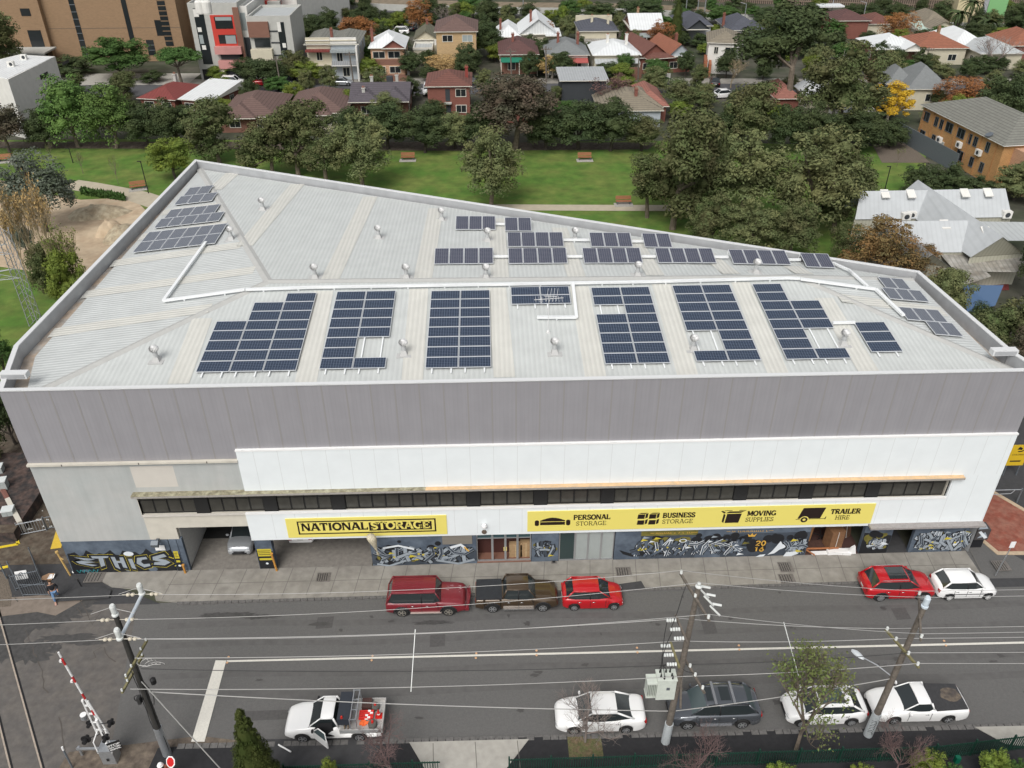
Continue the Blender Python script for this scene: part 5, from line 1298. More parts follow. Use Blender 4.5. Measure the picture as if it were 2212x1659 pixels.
# open door on the near (left hand in view) side: +Y local faces the viewer because the car faces -X
dm = MB(); hinge = Vector((1.0, .93, 0)); ang = R(38); dv = Vector((-math.cos(ang), math.sin(ang), 0)); nv = Vector((-dv.y, dv.x, 0))
dm.obox(hinge+Vector((0,0,.42)), dv*1.08, nv*.06, (0,0,.62), 0)
fr = [hinge+dv*.06+Vector((0,0,1.04)), hinge+dv*.52+Vector((0,-.08,1.56)), hinge+dv*1.02+Vector((0,-.08,1.58)), hinge+dv*1.08+Vector((0,0,1.04))]
for a, b in zip(fr[:-1], fr[1:]): dm.cyl(a, b, .03, .03, 6, 0)
dm.obox(hinge+dv*.02+nv*.062+Vector((0,0,.8)), dv*.8, nv*.004, (0,0,.12), 2)
d_ = dm.build('open_door', [p_white, m_glass, m_trim], c6)
MB().add(fr, [(0,1,2,3)]).build('door_glass', m_glassb, d_)
m = MB(); m.add([(.95,.935,.5),(.95,.935,1.08),(.62,.86,1.55),(-.08,.86,1.6),(-.1,.935,.5)], [(0,1,2,3,4)]); m.build('cab_opening', mat('cab_dark', (.015,.015,.017), .8), c6)
for s, xx in ((0,.3),(0,-.35)): MB().box(.78+.1*xx, xx-.2, 1.36+.1*xx, .98+.1*xx, xx+.15, 1.365).build('dashboard_paper', mat('paper', (.55,.58,.57), .7), c6) if False else None
park(c6, 612, 830, 1604, W, L, -1)
# load on the tray: things of their own
def on_tray(o, x, y, z=.89):
    c = c6.location; o.location = (c.x - x, c.y - y, z); return o
m_sign = mat('sign_back', (.22,.16,.09), .7); m_rcone = mat('plastic_red', (.6,.02,.015), .45); m_or = mat('hi_vis', (.85,.16,.04), .7)
for k in range(5):
    m = MB(); m.box(-.02,-.6,0,.02,.6,.85,0); m.box(-.022,-.55,.05,-.0205,.55,.8,1)
    o = on_tray(m.build('road_sign_board', [m_sign if k % 2 else m_steeld, m_blk]), -.55-.09*k, .2*(k % 2), .89); o.rotation_euler = (0, R(8), 0)
    tag(o, 'flat road sign stacked upright behind the dark tool box of the work utility', 'sign board', 'signs stacked on the work utility')
for k in range(8):
    m = MB(); m.cyl((-.38,0,0),(.38,0,0),.055,.055,8,0); m.cyl((-.05+.12*(k%3),0,0),(.1+.12*(k%3),0,0),.058,.058,8,1)
    o = on_tray(m.build('bollard_tube', [m_rcone, m_white]), -1.72-(.0 if k < 4 else .02), -.12+(k%4)*.13, 1.0+.12*(k//4)); tag(o, 'red plastic bollard tube with a white band lying on the work utility tray', 'bollard', 'red bollard tubes on the tray')
for (x, y, lab) in ((-2.15,-.45,'grey rubber weight with red cap at the far side of the tray'),(-2.12,.62,'grey rubber weight with red top at the near rear of the tray')):
    m = MB(); m.lathe((0,0,0), [(.22,0),(.24,.05),(.24,.2),(.2,.28)], 16, 0); m.lathe((0,0,.28), [(.07,0),(.06,.12)], 10, 1); tag(on_tray(m.build('weighted_base', [mat('rubber_grey', (.1,.1,.09), .9, noise=.2), m_rcone]), x, y), lab, 'rubber weight', 'rubber weights on the tray')
m = MB(); m.box(-.25,-.3,0,.25,.3,.35); tag(on_tray(m.build('brown_crate', mat('crate_brown', (.07,.035,.03), .7, kind='ribx', p1=.1, p2=.6)), -1.7, -.55), 'dark brown ribbed crate on the tray of the work utility', 'crate')
m = MB(); rr = random.Random(8)
for i in range(10): a = Vector((rr.uniform(-.2,.2), rr.uniform(-.15,.15), rr.uniform(0,.1))); m.obox(a, (.2,rr.uniform(-.05,.05),0), (0,.12,.03), (0,0,.06))
tag(on_tray(m.build('safety_vest', m_or), -1.6, .55), 'crumpled orange safety vest on the tray', 'vest')
m = MB(); m.box(-.18,-.18,0,.18,.18,.03,0); m.lathe((0,0,.03), [(.13,0),(.03,.5)], 10, 0); m.lathe((0,0,.2), [(.098,0),(.07,.12)], 10, 1); o = on_tray(m.build('traffic_cone', [m_rcone, m_white]), -2.38, .05); tag(o, 'red and white traffic cone at the tail of the work utility', 'traffic cone')

# garage cars
c = vehicle('parked_hatchback', 'silver hatchback facing out of the first driveway opening', 'car', 4.2, 1.76, [(-2.1,1.0),(0,.97),(1.0,.93),(1.6,.85),(1.95,.74),(2.1,.64)], .05, (1.2,.4,-1.2,-1.8,1.46), 2.58, .31, p_silver, .2, nose=.74, doors=(.8,-.2))
q = P(519, 1204); c.location = (q.x, q.y+2.1, 0); c.rotation_euler = (0,0,R(-90))
c = vehicle('parked_sedan', 'white car seen rear bumper first in the second driveway opening', 'car', 4.5, 1.8, body_sedan(4.5), .05, (1.2,.4,-.9,-1.6,1.45), 2.7, .31, p_white, .22, tail=.8)
q = P(651, 1180); c.location = (q.x, q.y+2.25, 0); c.rotation_euler = (0,0,R(90))
c = vehicle('parked_sedan', 'black car deep inside the second driveway opening', 'car', 4.5, 1.8, body_sedan(4.5), .05, (1.2,.4,-.9,-1.6,1.45), 2.7, .31, p_blk, .22, tail=.8)
q = P(745, 1172); c.location = (q.x, q.y+2.25, 0); c.rotation_euler = (0,0,R(90))
# background cars
def bg(lab, x, y, face, pm, kind='hatch', rot=0):
    L, W = (4.6, 1.8)
    if kind == 'suv': o = vehicle('parked_car', lab, 'car', 4.7, 1.9, [(-2.35,1.1),(0,1.08),(1.1,1.02),(2.0,.9),(2.35,.75)], .05, (1.3,.6,-1.6,-2.1,1.7), 2.8, .36, pm, .24, group='cars in the streets behind the park')
    elif kind == 'conv': o = vehicle('parked_car', lab, 'car', 4.0, 1.7, body_sedan(4.0), .05, None, 2.4, .3, pm, .2, group='cars in the streets behind the park')
    else: o = vehicle('parked_car', lab, 'car', 4.4, 1.78, body_sedan(4.4), .05, (1.2,.4,-1.0,-1.75,1.45), 2.65, .31, pm, .2, group='cars in the streets behind the park')
    q = P(x, y); o.location = (q.x, q.y+.9, .06); o.rotation_euler = (0,0,(0 if face > 0 else math.pi)+R(rot)); return o
bg('white SUV parked in front of the pink balconies', 500, 187, 1, p_white, 'suv'); bg('red open top car under the dark street tree', 562, 187, -1, p_red, 'conv'); bg('dark SUV between two street trees in the back street', 615, 188, 1, p_dark, 'suv')
bg('silver car parked in front of the terrace pair', 737, 187, 1, p_silver); bg('white car in the driveway beside the white roofed brick house', 797, 168, 1, p_white, 'hatch', 80); bg('dark car facing away beyond the brown tiled roof', 612, 206, 1, p_dark, 'hatch', 90)
bg('white van like car left of the two storey red brick house', 925, 205, -1, p_white, 'suv', 90); bg('dark blue car right of the red brick chimney', 1024, 186, 1, p_dark); bg('black car seen from behind in the back street by the brick steps', 1546, 186, 1, p_blk, 'hatch', 80); bg('white car coming out between the dark trees on the back street', 1560, 214, -1, p_white, 'hatch', 10)
bg('light car at the left end of the rear car park', 828, 68, 1, p_silver, 'hatch', 80); bg('black car in the middle of the rear car park', 860, 66, 1, p_blk, 'hatch', 85); bg('dark car under the rust coloured tree in the rear car park', 890, 66, 1, p_dark, 'hatch', 85); bg('white car nearest in the rear car park', 862, 76, -1, p_white, 'suv')
bg('white car behind the garage roofs at top centre', 1158, 66, 1, p_white, 'suv')
bg('yellow taxi driving on the freeway at the top edge', 925, 14, 1, paint('taxi', (.6,.55,.08)), 'hatch', -2)
# ---------------------------------------------------------------- power poles and lines
m_ins = mat('porcelain', (.62,.64,.62), .25); m_insb = mat('porcelain_cream', (.55,.5,.4), .3); m_arm = mat('crossarm', (.2,.18,.09), .9, noise=.25, nscale=3)
m_wire = mat('bare_wire', (.38,.375,.36), .45, metal=.3); m_wireb = mat('black_cable', (.03,.03,.03), .6)
pb = [P(362,1630), P(1437,1603), P(1874,1588)]
H1 = zat(pb[0].x, pb[0].y, 1345); H2 = zat(pb[1].x, pb[1].y, 1276); H3 = zat(pb[2].x, pb[2].y, 1312)
# top positions are tuned so that each pole leans as in the photograph
def topat(px, py, z): return P(px, py, z)
tp = [topat(251,1322, H1), topat(1509,1268, H2), topat(1998,1308, H3)]
for i in range(3):
    # keep only a believable lean
    d = tp[i]-pb[i]; tp[i] = Vector((pb[i].x+max(-.7, min(.7, d.x)), pb[i].y+max(-.5, min(.5, d.y)), tp[i].z))
def pole(i, lab, m, guard=None):
    r_ = empty('power_pole', (pb[i].x, pb[i].y, 0), 0, lab, 'power pole'); r_['group'] = 'power poles along the near kerb'
    b = MB(); b.cyl(pb[i], tp[i], .185, .12, 14); b.build('pole', m, r_, smooth=False, world=True)
    def at(h, off=(0,0,0)): return pb[i].lerp(tp[i], h/tp[i].z)+Vector(off)
    return r_, at
def insul(mb, p, h=.22, r=.07, m=0, d=(0,0,1)):
    d = Vector(d); p = Vector(p)
    for k in range(4): mb.cyl(p+d*h*k/4, p+d*h*(k+.7)/4, r, r*.8, 8, m)
ATT = {}
# pole 1 (left): steel top arm with three tall caps, two timber arms
r1, at1 = pole(0, 'left power pole with a pale steel top arm, dark tar coated trunk and galvanised base', m_timbd)
b = MB(); b.cyl(pb[0], at1(2.2), .23, .215, 14); b.build('steel_sleeve', m_steel, r1, world=True)
hT = tp[0].z
b = MB(); c = at1(hT-.5); b.cyl(c+Vector((.45,-1.0,.0)), c+Vector((.75,1.35,.35)), .085, .085, 10)
aS, aN = c+Vector((.45,-1.0,0)), c+Vector((.75,1.35,.35))
b.cyl(c+Vector((0,0,-.9)), c+Vector((.6,.5,.15)), .03); b.build('steel_arm', mat('pale_steel', (.55,.6,.64), .4, metal=.3), r1, world=True)
for q in (aS+Vector((0,0,.1)), tp[0]+Vector((0,0,.02)), aN+Vector((0,0,.1))):
    b = MB(); b.lathe(q, [(.16,-.08),(.16,.0),(.1,.02),(.1,.1),(.13,.14),(.14,.5),(.1,.6)], 12); b.build('post_insulator', m_ins, r1, world=True, smooth=False)
for hh, L_, s_ in ((hT-3.0,2.2,0),(hT-4.0,2.2,1)):
    b = MB(); q = at1(hh, (.22 if not s_ else -.22, 0, 0)); dirn = Vector((.12,1,0)).normalized(); b.obox(q-dirn*L_/2-Vector((.05,0,.06)), dirn*L_, (.1,0,0), (0,0,.12)); b.build('crossarm', m_arm, r1, world=True)
    b = MB()
    for k in (-.95,-.45,.45,.95): insul(b, q+dirn*k*L_/2*1.0+Vector((0,0,.07)), .16, .05)
    b.build('insulators', m_ins, r1, world=True)
b = MB()
for k, (z0, z1, dx, dy) in enumerate(((.3,7.2,.22,-.08),(2.2,6.5,.17,-.18),(2.2,6.8,-.2,-.1))):
    n = 14; b.tube([at1(z0+(z1-z0)*j/n, (dx*.85+.02*math.sin(j*1.3+k), dy, 0)) for j in range(n+1)], .02, 5)
q = at1(4.6); b.tube([q+Vector((-.3-.22*math.cos(t*.7), -.15, .25*math.sin(t*.7))) for t in range(10)], .025, 5); b.tube([q+Vector((.25+.2*math.sin(t*.35), -.12, 1.2-t*.22)) for t in range(9)], .025, 5)
b.box(q.x-.3, q.y-.35, q.z-.2, q.x-.15, q.y-.1, q.z+.25); b.build('cables', m_wireb, r1, world=True)
b = MB(); q = at1(hT-4.2, (.75,-.2,-.1)); b.lathe(q, [(.05,-.25),(.13,-.2),(.14,.1),(.05,.2)], 10); b.build('cable_drum', m_blk, r1, world=True)
# curly jumper loops
b = MB(); rr = random.Random(4)
for k in range(5):
    q = at1(hT-3.1-.15*k, (.5+.12*k, -.1+.1*k, .0)); b.tube([q+Vector((.3*math.cos(t*.6), .15*math.sin(t*.6), .12*math.sin(t*.5+k))) for t in range(10)], .015, 4)
b.build('jumper_coil', m_wire, r1, world=True)
for q in (aS, tp[0], aN): MB().tube([q+Vector((-1.1+.2*j, 0, .45-.1*abs(j-5)*.8)) for j in range(11)], .015, 4).build('jumper_wire', m_wire, r1, world=True)
for q0 in (aS, at1(hT-.35), aN):
    for s in (-1, 1):
        b = MB()
        for k in range(2): b.lathe(q0+Vector((s*(.45+.22*k), 0, 0)), [(.02,-.08),(.1,-.03),(.1,.03),(.02,.08)], 8)
        b.cyl(q0, q0+Vector((s*.95,0,0)), .015); b.build('strain_insulator', m_insb, r1, world=True)
# pole 2 (centre): transformer pole
r2, at2 = pole(1, 'centre power pole carrying a cream transformer and many white insulators', m_timber)
b = MB(); b.cyl(pb[1]+Vector((0,0,.01)), at2(1.6), .235, .225, 14); b.build('painted_base', mat('grey_base_paint', (.4,.43,.44), .7, noise=.15), r2, world=True)
h2 = tp[1].z
def arm(r_, at, hh, L_, off, ang=0, ins=(-.9,-.4,.4,.9), m=m_timber, down=False):
    q = at(hh, off); d = Vector((math.sin(ang), math.cos(ang), 0)); b = MB(); b.obox(q-d*L_/2-Vector((.05,0,.06)), d*L_, (.1,0,0), (0,0,.12)); b.build('crossarm', m, r_, world=True)
    b = MB()
    for k in ins: insul(b, q+d*k*L_/2+Vector((0,0,.07)), .2, .07)
    b.build('insulators', m_ins, r_, world=True); return q, d
qa, da = arm(r2, at2, h2-.6, 3.0, (-.1,0,0), R(-14), (-.92,-.05,.95))
qb, db = arm(r2, at2, h2-2.9, 1.7, (-.35,.1,0), R(-8), (), m_timber)
qc, dc = arm(r2, at2, h2-4.6, 1.5, (-.45,.0,0), R(-5), (), m_arm)
qd, dd = arm(r2, at2, h2-5.6, 2.2, (.55,-.4,0), R(-15), (-.8,-.1,.4), m_timber)
b = MB()
for q, d in ((qb, db), (qc, dc)):
    for k in (-.55, 0, .55):
        p0 = q+d*k+Vector((-.08,0,.0)); insul(b, p0, .5, .1, 0, (-1,0,0)); 
b.build('bushings', m_ins, r2, world=True)
b = MB()
for k in (-.5, .1, .6):
    p0 = qa+da*k+Vector((.5,0,-.1)); b.cyl(p0, p0+Vector((.45,-.25,-.4)), .05, .05, 6); b.cyl(p0+Vector((.1,0,.12)), p0+Vector((.5,-.1,.1)), .06, .06, 6)
b.lathe(tp[1], [(.06,0),(.16,.02),(.16,.06),(.06,.1),(.09,.25),(.03,.28)], 10)
b.build('fuse_holders', m_ins, r2, world=True)
b = MB(); b.box(-.52,-.2,.0,.42,.45,1.45,0); b.box(-.55,-.23,1.45,.45,.48,1.52,0)
for k in range(6): b.box(-1.0+.085*k,-.15,.15,-1.0+.085*k+.03,.4,1.2,0)
b.box(-1.02,-.15,.1,-.52,.4,.16,0); b.box(-1.02,-.17,1.15,-.52,.42,1.25,0)
b.box(-.05,-.205,.75,.12,-.2,.95,1)
tq = at2(h2-7.6, (-.55,-.1,0)); b.v = [(x+tq.x, y+tq.y, z+tq.z) for x, y, z in b.v]
b.build('transformer', [mat('transformer_cream', (.56,.6,.54), .5, noise=.08, nscale=2), m_steeld], r2, world=True)
b = MB(); tops = []
for (x, y) in ((-.35,.3),(-.35,0),(-.05,.3),(-.2,-.1),(.15,.3),(.2,.05),(.22,-.1)): q = tq+Vector((x,y,1.52)); b.cyl(q, q+Vector((0,0,.2)), .05, .035, 8); tops.append(q+Vector((0,0,.2)))
b.build('black_bushings', m_blk, r2, world=True)
b = MB()
for k, q in enumerate(tops[:4]):
    e = (qb if k % 2 else qc)+db*(-.5+.35*k)+Vector((-.5,0,0)); m_ = (q+e)/2+Vector((-.15,0,0)); b.tube([q, q.lerp(m_,.5)+Vector((-.06,0,0)), m_, m_.lerp(e,.5)+Vector((-.03,0,0)), e], .018, 5)
e = tops[4]; b.tube([e, e+Vector((.1,0,.6)), at2(h2-5.6,(.2,-.2,0)), qd+Vector((0,0,.1))], .02, 5); b.tube([qb+Vector((-.5,0,.1)), qb+Vector((-.3,.1,1.0)), qa+da*.6+Vector((-.2,0,-.3)), qa+da*.8], .018, 5)
b.build('cables', m_wireb, r2, world=True)
b = MB(); b.obox(at2(3.2,(.25,-.3,0)), (.1,0,0), (0,.1,0), (-.15,.25,2.3)); b.build('brace', m_timber, r2, world=True)
# pole 3 (right)
r3, at3 = pole(2, 'right power pole with a street lamp arm and dark scrawl on its pale base', m_timber)
b = MB(); b.cyl(pb[2]+Vector((0,0,.01)), at3(1.9), .235, .225, 14, 0)
rr = random.Random(6)
for k in range(9):
    a = at3(.4+.13*k, (-.2+.03*rr.uniform(-1,1), -.14, 0)); b.tube([a, a+Vector((.12+.1*rr.random(), -.1, .08)), a+Vector((.22, -.1, -.02))], .015, 4, 1)
b.build('painted_base', [MATS['grey_base_paint'], m_blk], r3, world=True)
h3 = tp[2].z
qe, de = arm(r3, at3, h3-.7, 3.0, (-.05,-.05,0), R(22), (-.9,.95))
b = MB(); b.lathe(tp[2], [(.16,-.1),(.17,.0),(.11,.02),(.14,.1),(.15,.5),(.1,.6)], 12); b.build('post_insulator', mat('blue_white_cap', (.55,.62,.67), .4), r3, world=True)
qf, df = arm(r3, at3, h3-3.0, 2.4, (-.2,0,0), R(-16), (-.9,-.35,.4,.95), m_arm)
q = at3(h3-5.2); b = MB(); b.tube([q, q+Vector((-.7,.5,.35)), q+Vector((-1.4,1.0,.45))], .03, 6); b.build('lamp_arm', m_steel, r3, world=True)
b = MB(); q = q+Vector((-1.5,1.1,.42)); n = 12
b.lathe((0,0,0), [(.05,-.45),(.14,-.3),(.19,0),(.17,.25),(.06,.4)], 12); b.v = [(q.x+x*1.0-.62*z*.6, q.y+z*.75, q.z+y*.5+.05) for x, y, z in b.v]; b.build('lamp_head', mat('lamp_grey', (.55,.58,.6), .4), r3, world=True)
def wire(lab, a, b_, sag=.25, r=.017, m=m_wire, n=18, grp='overhead wires across the street'):
    a = Vector(a); b_ = Vector(b_); pts = [a.lerp(b_, t/n)-Vector((0,0,sag*4*(t/n)*(1-t/n))) for t in range(n+1)]
    mb = MB(); mb.tube(pts, r, 5); o = mb.build('overhead_wire', m, origin=a); tag(o, lab, 'power line', grp)
far = 46
nm = ['northernmost','middle','southernmost']
L1 = [aN, at1(hT-.35), aS]; L2 = [qa+da*1.4+Vector((0,0,.28)), tp[1]+Vector((0,0,.28)), qa-da*1.35+Vector((0,0,.28))]; L3 = [qe+de*1.4+Vector((0,0,.3)), tp[2]+Vector((0,0,.55)), qe-de*1.35+Vector((0,0,.3))]
for k in range(3):
    wire('%s high voltage wire running left out of view from the left pole' % nm[k], L1[k], L1[k]+Vector((-26,.3-.1*k,-.3)), .2, .016)
    wire('%s high voltage wire between the left and centre poles' % nm[k], L1[k], L2[k], .5, .013)
    wire('%s high voltage wire between the centre and right poles' % nm[k], L2[k], L3[k], .15, .013)
    wire('%s high voltage wire running right from the right pole' % nm[k], L3[k], L3[k]+Vector((30,0,.2)), .2, .014)
dirn = Vector((.12,1,0)).normalized()
LV1 = [at1(hT-3.0,(.22,0,.2))+dirn*1.05, at1(hT-3.0,(.22,0,.2))-dirn*.1, at1(hT-4.0,(.2,0,.2))+dirn*.1, at1(hT-4.0,(.2,0,.2))-dirn*1.05]
LV2 = [at2(h2-3.6,(0,1.35,0)), at2(h2-4.7,(0,.9,0)), at2(h2-5.6,(.3,.2,0)), at2(h2-5.9,(0,-.25,0))]
LV3 = [qf+df*1.1+Vector((0,0,.2)), qf+df*.45+Vector((0,0,.2)), qf-df*.45+Vector((0,0,.2)), qf-df*1.1+Vector((0,0,.2))]
onm = ['first','second','third','fourth']
for k in range(4):
    bl = m_wireb if k == 2 else m_wire
    wire('%s low wire from the north between the left and centre poles' % onm[k], LV1[k], LV2[k], .35, .018, bl)
    wire('%s low wire from the north between the centre and right poles' % onm[k], LV2[k], LV3[k], .15, .018, bl)
    wire('%s low wire from the north running right from the right pole' % onm[k], LV3[k], LV3[k]+Vector((30,-.2*k,.1)), .2, .016)
wire('lowest thick service cable between the left and centre poles', at1(4.9,(.25,0,0)), at2(2.6,(-.2,0,0)), .25, .026)
wire('service cable crossing over the street tree between centre and right poles', at2(2.6,(.2,0,0)), at3(h3-5.3,(-.1,0,0)), .15, .022)
wire('bright stay cable dropping from the left pole to the lower right', at1(hT-4.4,(.15,-.15,0)), P(480,1665,1.0), .0, .03)
sp1 = [LV1[k].lerp(LV2[k], .5)-Vector((0,0,.36)) for k in range(4)]; sp2 = [LV2[k].lerp(LV3[k], .5)-Vector((0,0,.16)) for k in range(4)]
for s_, lab in ((sp1,'pale spacer rod hanging across the wires left of centre'),(sp2,'pale spacer rod across the wires right of the transformer pole')):
    mb = MB(); e_ = (s_[3]-s_[0])*.08; mb.tube([s_[0]-e_, s_[3]+e_], .022, 6); tag(mb.build('spacer_rod', m_ins, origin=s_[0]), lab, 'spacer')

# ---------------------------------------------------------------- railway crossing furniture
# boom gate
g = P(243,1640); bg_ = empty('boom_gate', (g.x, g.y, 0), 0, 'raised white and red railway boom gate standing by the left power pole', 'boom gate')
T2 = lambda n, mb, m, **k: mb.build(n, m, bg_, **k)
tipz = zat(g.x-.2, g.y, 1425)
b = MB(); b.box(-.35,-.3,0,.35,.3,1.1,0); b.box(-.37,-.34,1.1,.37,.32,1.16,0); b.box(-.06,-.345,.35,.06,-.341,.55,1); T2('mechanism_box', b, [m_steel, m_blk])
b = MB(); b.cyl((0,.1,1.1),(0,.1,3.2),.07,.07,8); b.tube([(-.35,-.3,1.0),(-.42,-.2,1.8),(-.2,.1,2.3)], .03); b.tube([(.35,-.3,1.0),(.4,-.2,1.8),(.2,.1,2.3)], .03); T2('post', b, m_white)
b = MB()
tip = Vector((-.35,.15,tipz)); ba = Vector((-.05,.2,1.9)); 
for s in (-1,1):
    p0 = ba+Vector((s*.28,0,0)); p1 = ba.lerp(tip,.45)+Vector((s*.13,0,0)); b.cyl(p0, p1, .05, .04, 6, 0)
for t, w_ in ((.05,.27),(.15,.22),(.27,.17),(.38,.13)): q = ba.lerp(tip, t); b.obox(q+Vector((-w_,-.02,0)), (2*w_,0,0), (0,.05,0), (0,0,.1), 0)
n = 12
for k in range(n):
    q0, q1 = ba.lerp(tip, .12+.86*k/n), ba.lerp(tip, .12+.86*(k+1)/n); b.cyl(q0+Vector((.1*(1-k/n),0,0)), q1+Vector((.1*(1-(k+1)/n),0,0)), .055, .05, 6, 1 if k % 3 == 2 else 0)
b.cyl(tip, tip+Vector((-.02,0,.35)), .05, .045, 6, 0)
for t in (.45,.7,.95): q = ba.lerp(tip, t); b.box(q.x-.14,q.y-.08,q.z,q.x-.04,q.y+.04,q.z+.12,0)
T2('boom', b, [m_white, mat('signal_red', (.5,.03,.03), .5)])
for (x, y, z, s) in ((-.75,-.15,2.0,.26),(-.5,.25,2.75,.2),(.55,.25,2.75,.2),(.3,-.2,2.15,.2)):
    b = MB(); b.cyl((x,y-.02,z),(x,y+.02,z), s, s, 16); b.cyl((x,y-.25,z+.02),(x,y-.02,z), s*.45, s*.5, 10); b.cyl((x,y+.02,z),(x,y+.2,z), s*.4, s*.4, 10); b.cyl((x,y,z),(0,.1,z+.1),.025); T2('signal_light', b, m_blk)
b = MB(); b.cyl((-.75,.35,3.0),(-.72,.35,3.3),.15,.15,12,1); b.cyl((-.72,.35,3.3),(-.72,.35,3.33),.16,.16,12,0); b.cyl((-.6,.3,2.9),(-.1,.15,2.7),.03,n=6,m=1); T2('bell', b, [m_white, m_steel])
b = MB(); sq = Vector((.62,-.3,1.55)); dz = Vector((.05,-.12,.95)).normalized(); dx = Vector((.75,.3,0)).normalized()
b.obox(sq-dx*.3-dz*.35, dx*.6, dz*.8, Vector((0,.02,0))); st = T2('stop_sign_board', b, m_blk)
nrm = dx.cross(dz)
def tlines(parent, lines, base, dx, dz, size, m):
    for k, s_ in enumerate(lines):
        o = ftext(s_, size*(1.6 if k == 0 else 1), m, parent, (0,0,0), bold=.012, name='lettering')
        n_ = dx.cross(dz); p = base-dz*(k*size*1.25)+(-n_ if n_.y > 0 else n_)*.02
        nn_ = dx.cross(dz); o.matrix_local = Matrix(((dx.x,dz.x,nn_.x,p.x),(dx.y,dz.y,nn_.y,p.y),(dx.z,dz.z,nn_.z,p.z),(0,0,0,1)))
tlines(st, ['STOP','ON RED','SIGNAL'], sq+dz*.12+dx*.0, dx, dz, .15, m_white)
# pedestrian maze fences, left
def fence_run(name, pts, h, m, lab, cat='fence', gap=.14, grp=None, r=.018, toprail=True, parent=None, posts=True, postr=.04):
    o0 = Vector(pts[0]); rt = empty(name, o0, 0, lab, cat, grp)
    for a, b_ in zip(pts[:-1], pts[1:]):
        a, b_ = Vector(a)-o0, Vector(b_)-o0; d = b_-a; n = max(2, int(d.length/gap)); mb = MB()
        for k in range(1, n): p = a+d*k/n; mb.cyl(p+Vector((0,0,.1)), p+Vector((0,0,h)), r, r, 5)
        mb.build('pickets', m, rt)
        for z in (.15, h-.08): MB().cyl(a+Vector((0,0,z)), b_+Vector((0,0,z)), r*1.4, r*1.4, 6).build('rail', m, rt)
    for p in pts:
        p = Vector(p)-o0; mb = MB(); mb.cyl(p, p+Vector((0,0,h+.06)), postr, postr, 8); mb.build('post', m, rt)
    return rt
def G3(x, y, z=0): return P(x, y, z)
fence_run('pedestrian_fence', [G3(45,1158), G3(101,1147)], 1.15, m_steel, 'silver picket fence panel beside the brick track wall', gap=.17, r=.022)
fence_run('pedestrian_fence', [G3(103,1145), G3(129,1140)], 1.2, m_steeld, 'dark fence panel squeezed against the warehouse wall', gap=.2)
fence_run('pedestrian_fence', [G3(27,1240), G3(51,1288), G3(108,1287)], 1.1, m_steeld, 'dark maze fence with the no pedestrian plate, nearest the street', gap=.16)
fence_run('pedestrian_fence', [G3(35,1275), G3(93,1262), G3(75,1215)], 1.3, m_steeld, 'maze gate frame folded across the path', gap=.12)
b = MB(); b.box(-.35,-.01,0,.35,.01,.6,0); b.lathe((0,0,0),[(.0,0),(.0,0)],3)
b = MB(); b.box(-.35,-.02,0,.35,.0,.6,0); q = Vector((0,-.021,.36)); b.poly([(.13*math.cos(a*math.pi/8),-.022,.36+.13*math.sin(a*math.pi/8)) for a in range(16)],1); b.poly([(.09*math.cos(a*math.pi/8),-.023,.36+.09*math.sin(a*math.pi/8)) for a in range(16)],0); b.add([(-.1,-.024,.28),(-.07,-.024,.26),(.1,-.024,.44),(.07,-.024,.46)],[(0,1,2,3)],1)
o = b.build('warning_plate', [m_white, m_blk]); q = G3(52,1268); o.location = (q.x, q.y+.15, .55); o.rotation_euler = (R(-18),0,R(12)); tag(o, 'small white plate with a crossed circle symbol on the maze fence', 'sign')
sheet('tactile_strip', [G3(109,1186,0).xy[:], G3(133,1184).xy[:], G3(141,1148).xy[:], G3(120,1148).xy[:]], .03, m_yel) if False else S('tactile_strip', MB().poly([(*G3(x,y).xy, .03) for x, y in ((109,1187),(132,1184),(142,1148),(121,1148))]), m_yel)
mb = MB()
for a, b_ in (((0,1183),(40,1176)),((40,1176),(26,1135)),((0,1228),(18,1224))):
    p0, p1 = G3(*a), G3(*b_); d = p1-p0; s_ = Vector((-d.y,d.x,0)).normalized()*.1; mb.obox(p0-s_, d, s_*2, (0,0,.05), 0)
S('platform_edge_line', mb, mat('bright_yellow', (.7,.52,.03), .6))
# raised station wall / brick signal hut on the far left
p = G3(0,1176); 
mb = MB(); x1 = p.x+1.1; mb.box(-45, p.y+.2, 0, x1, p.y+9, .9, 0); mb.box(-45,p.y+.15,.9,x1+.05,p.y+.9,.96,1); pf = mb.build('track_wall', [mat('dark_graffiti_brick', (.03,.028,.028), .85, noise=.5, nscale=1.5, col2=(.09,.06,.05)), m_soil], origin=(x1,p.y+.2,0)); tag(pf, 'low dark graffiti covered wall beside the tracks at the left edge', 'wall')
mb = MB(); a = G3(52,1150,0.0); b_ = G3(-5,1040,0); d = b_-a; s_ = Vector((-d.y,d.x,0)).normalized()*.16; mb.obox(a-s_, d*.45, s_*2, (0,0,1.0), 1); mb.obox(a+d*.45-s_, d*.55, s_*2, (0,0,1.0), 0)
bw = mb.build('boundary_wall', [mat('red_brick_low', (.2,.09,.07), .9, kind='brick'), m_cream], origin=a); tag(bw, 'low brick and rendered wall running back beside the littered slope', 'wall')
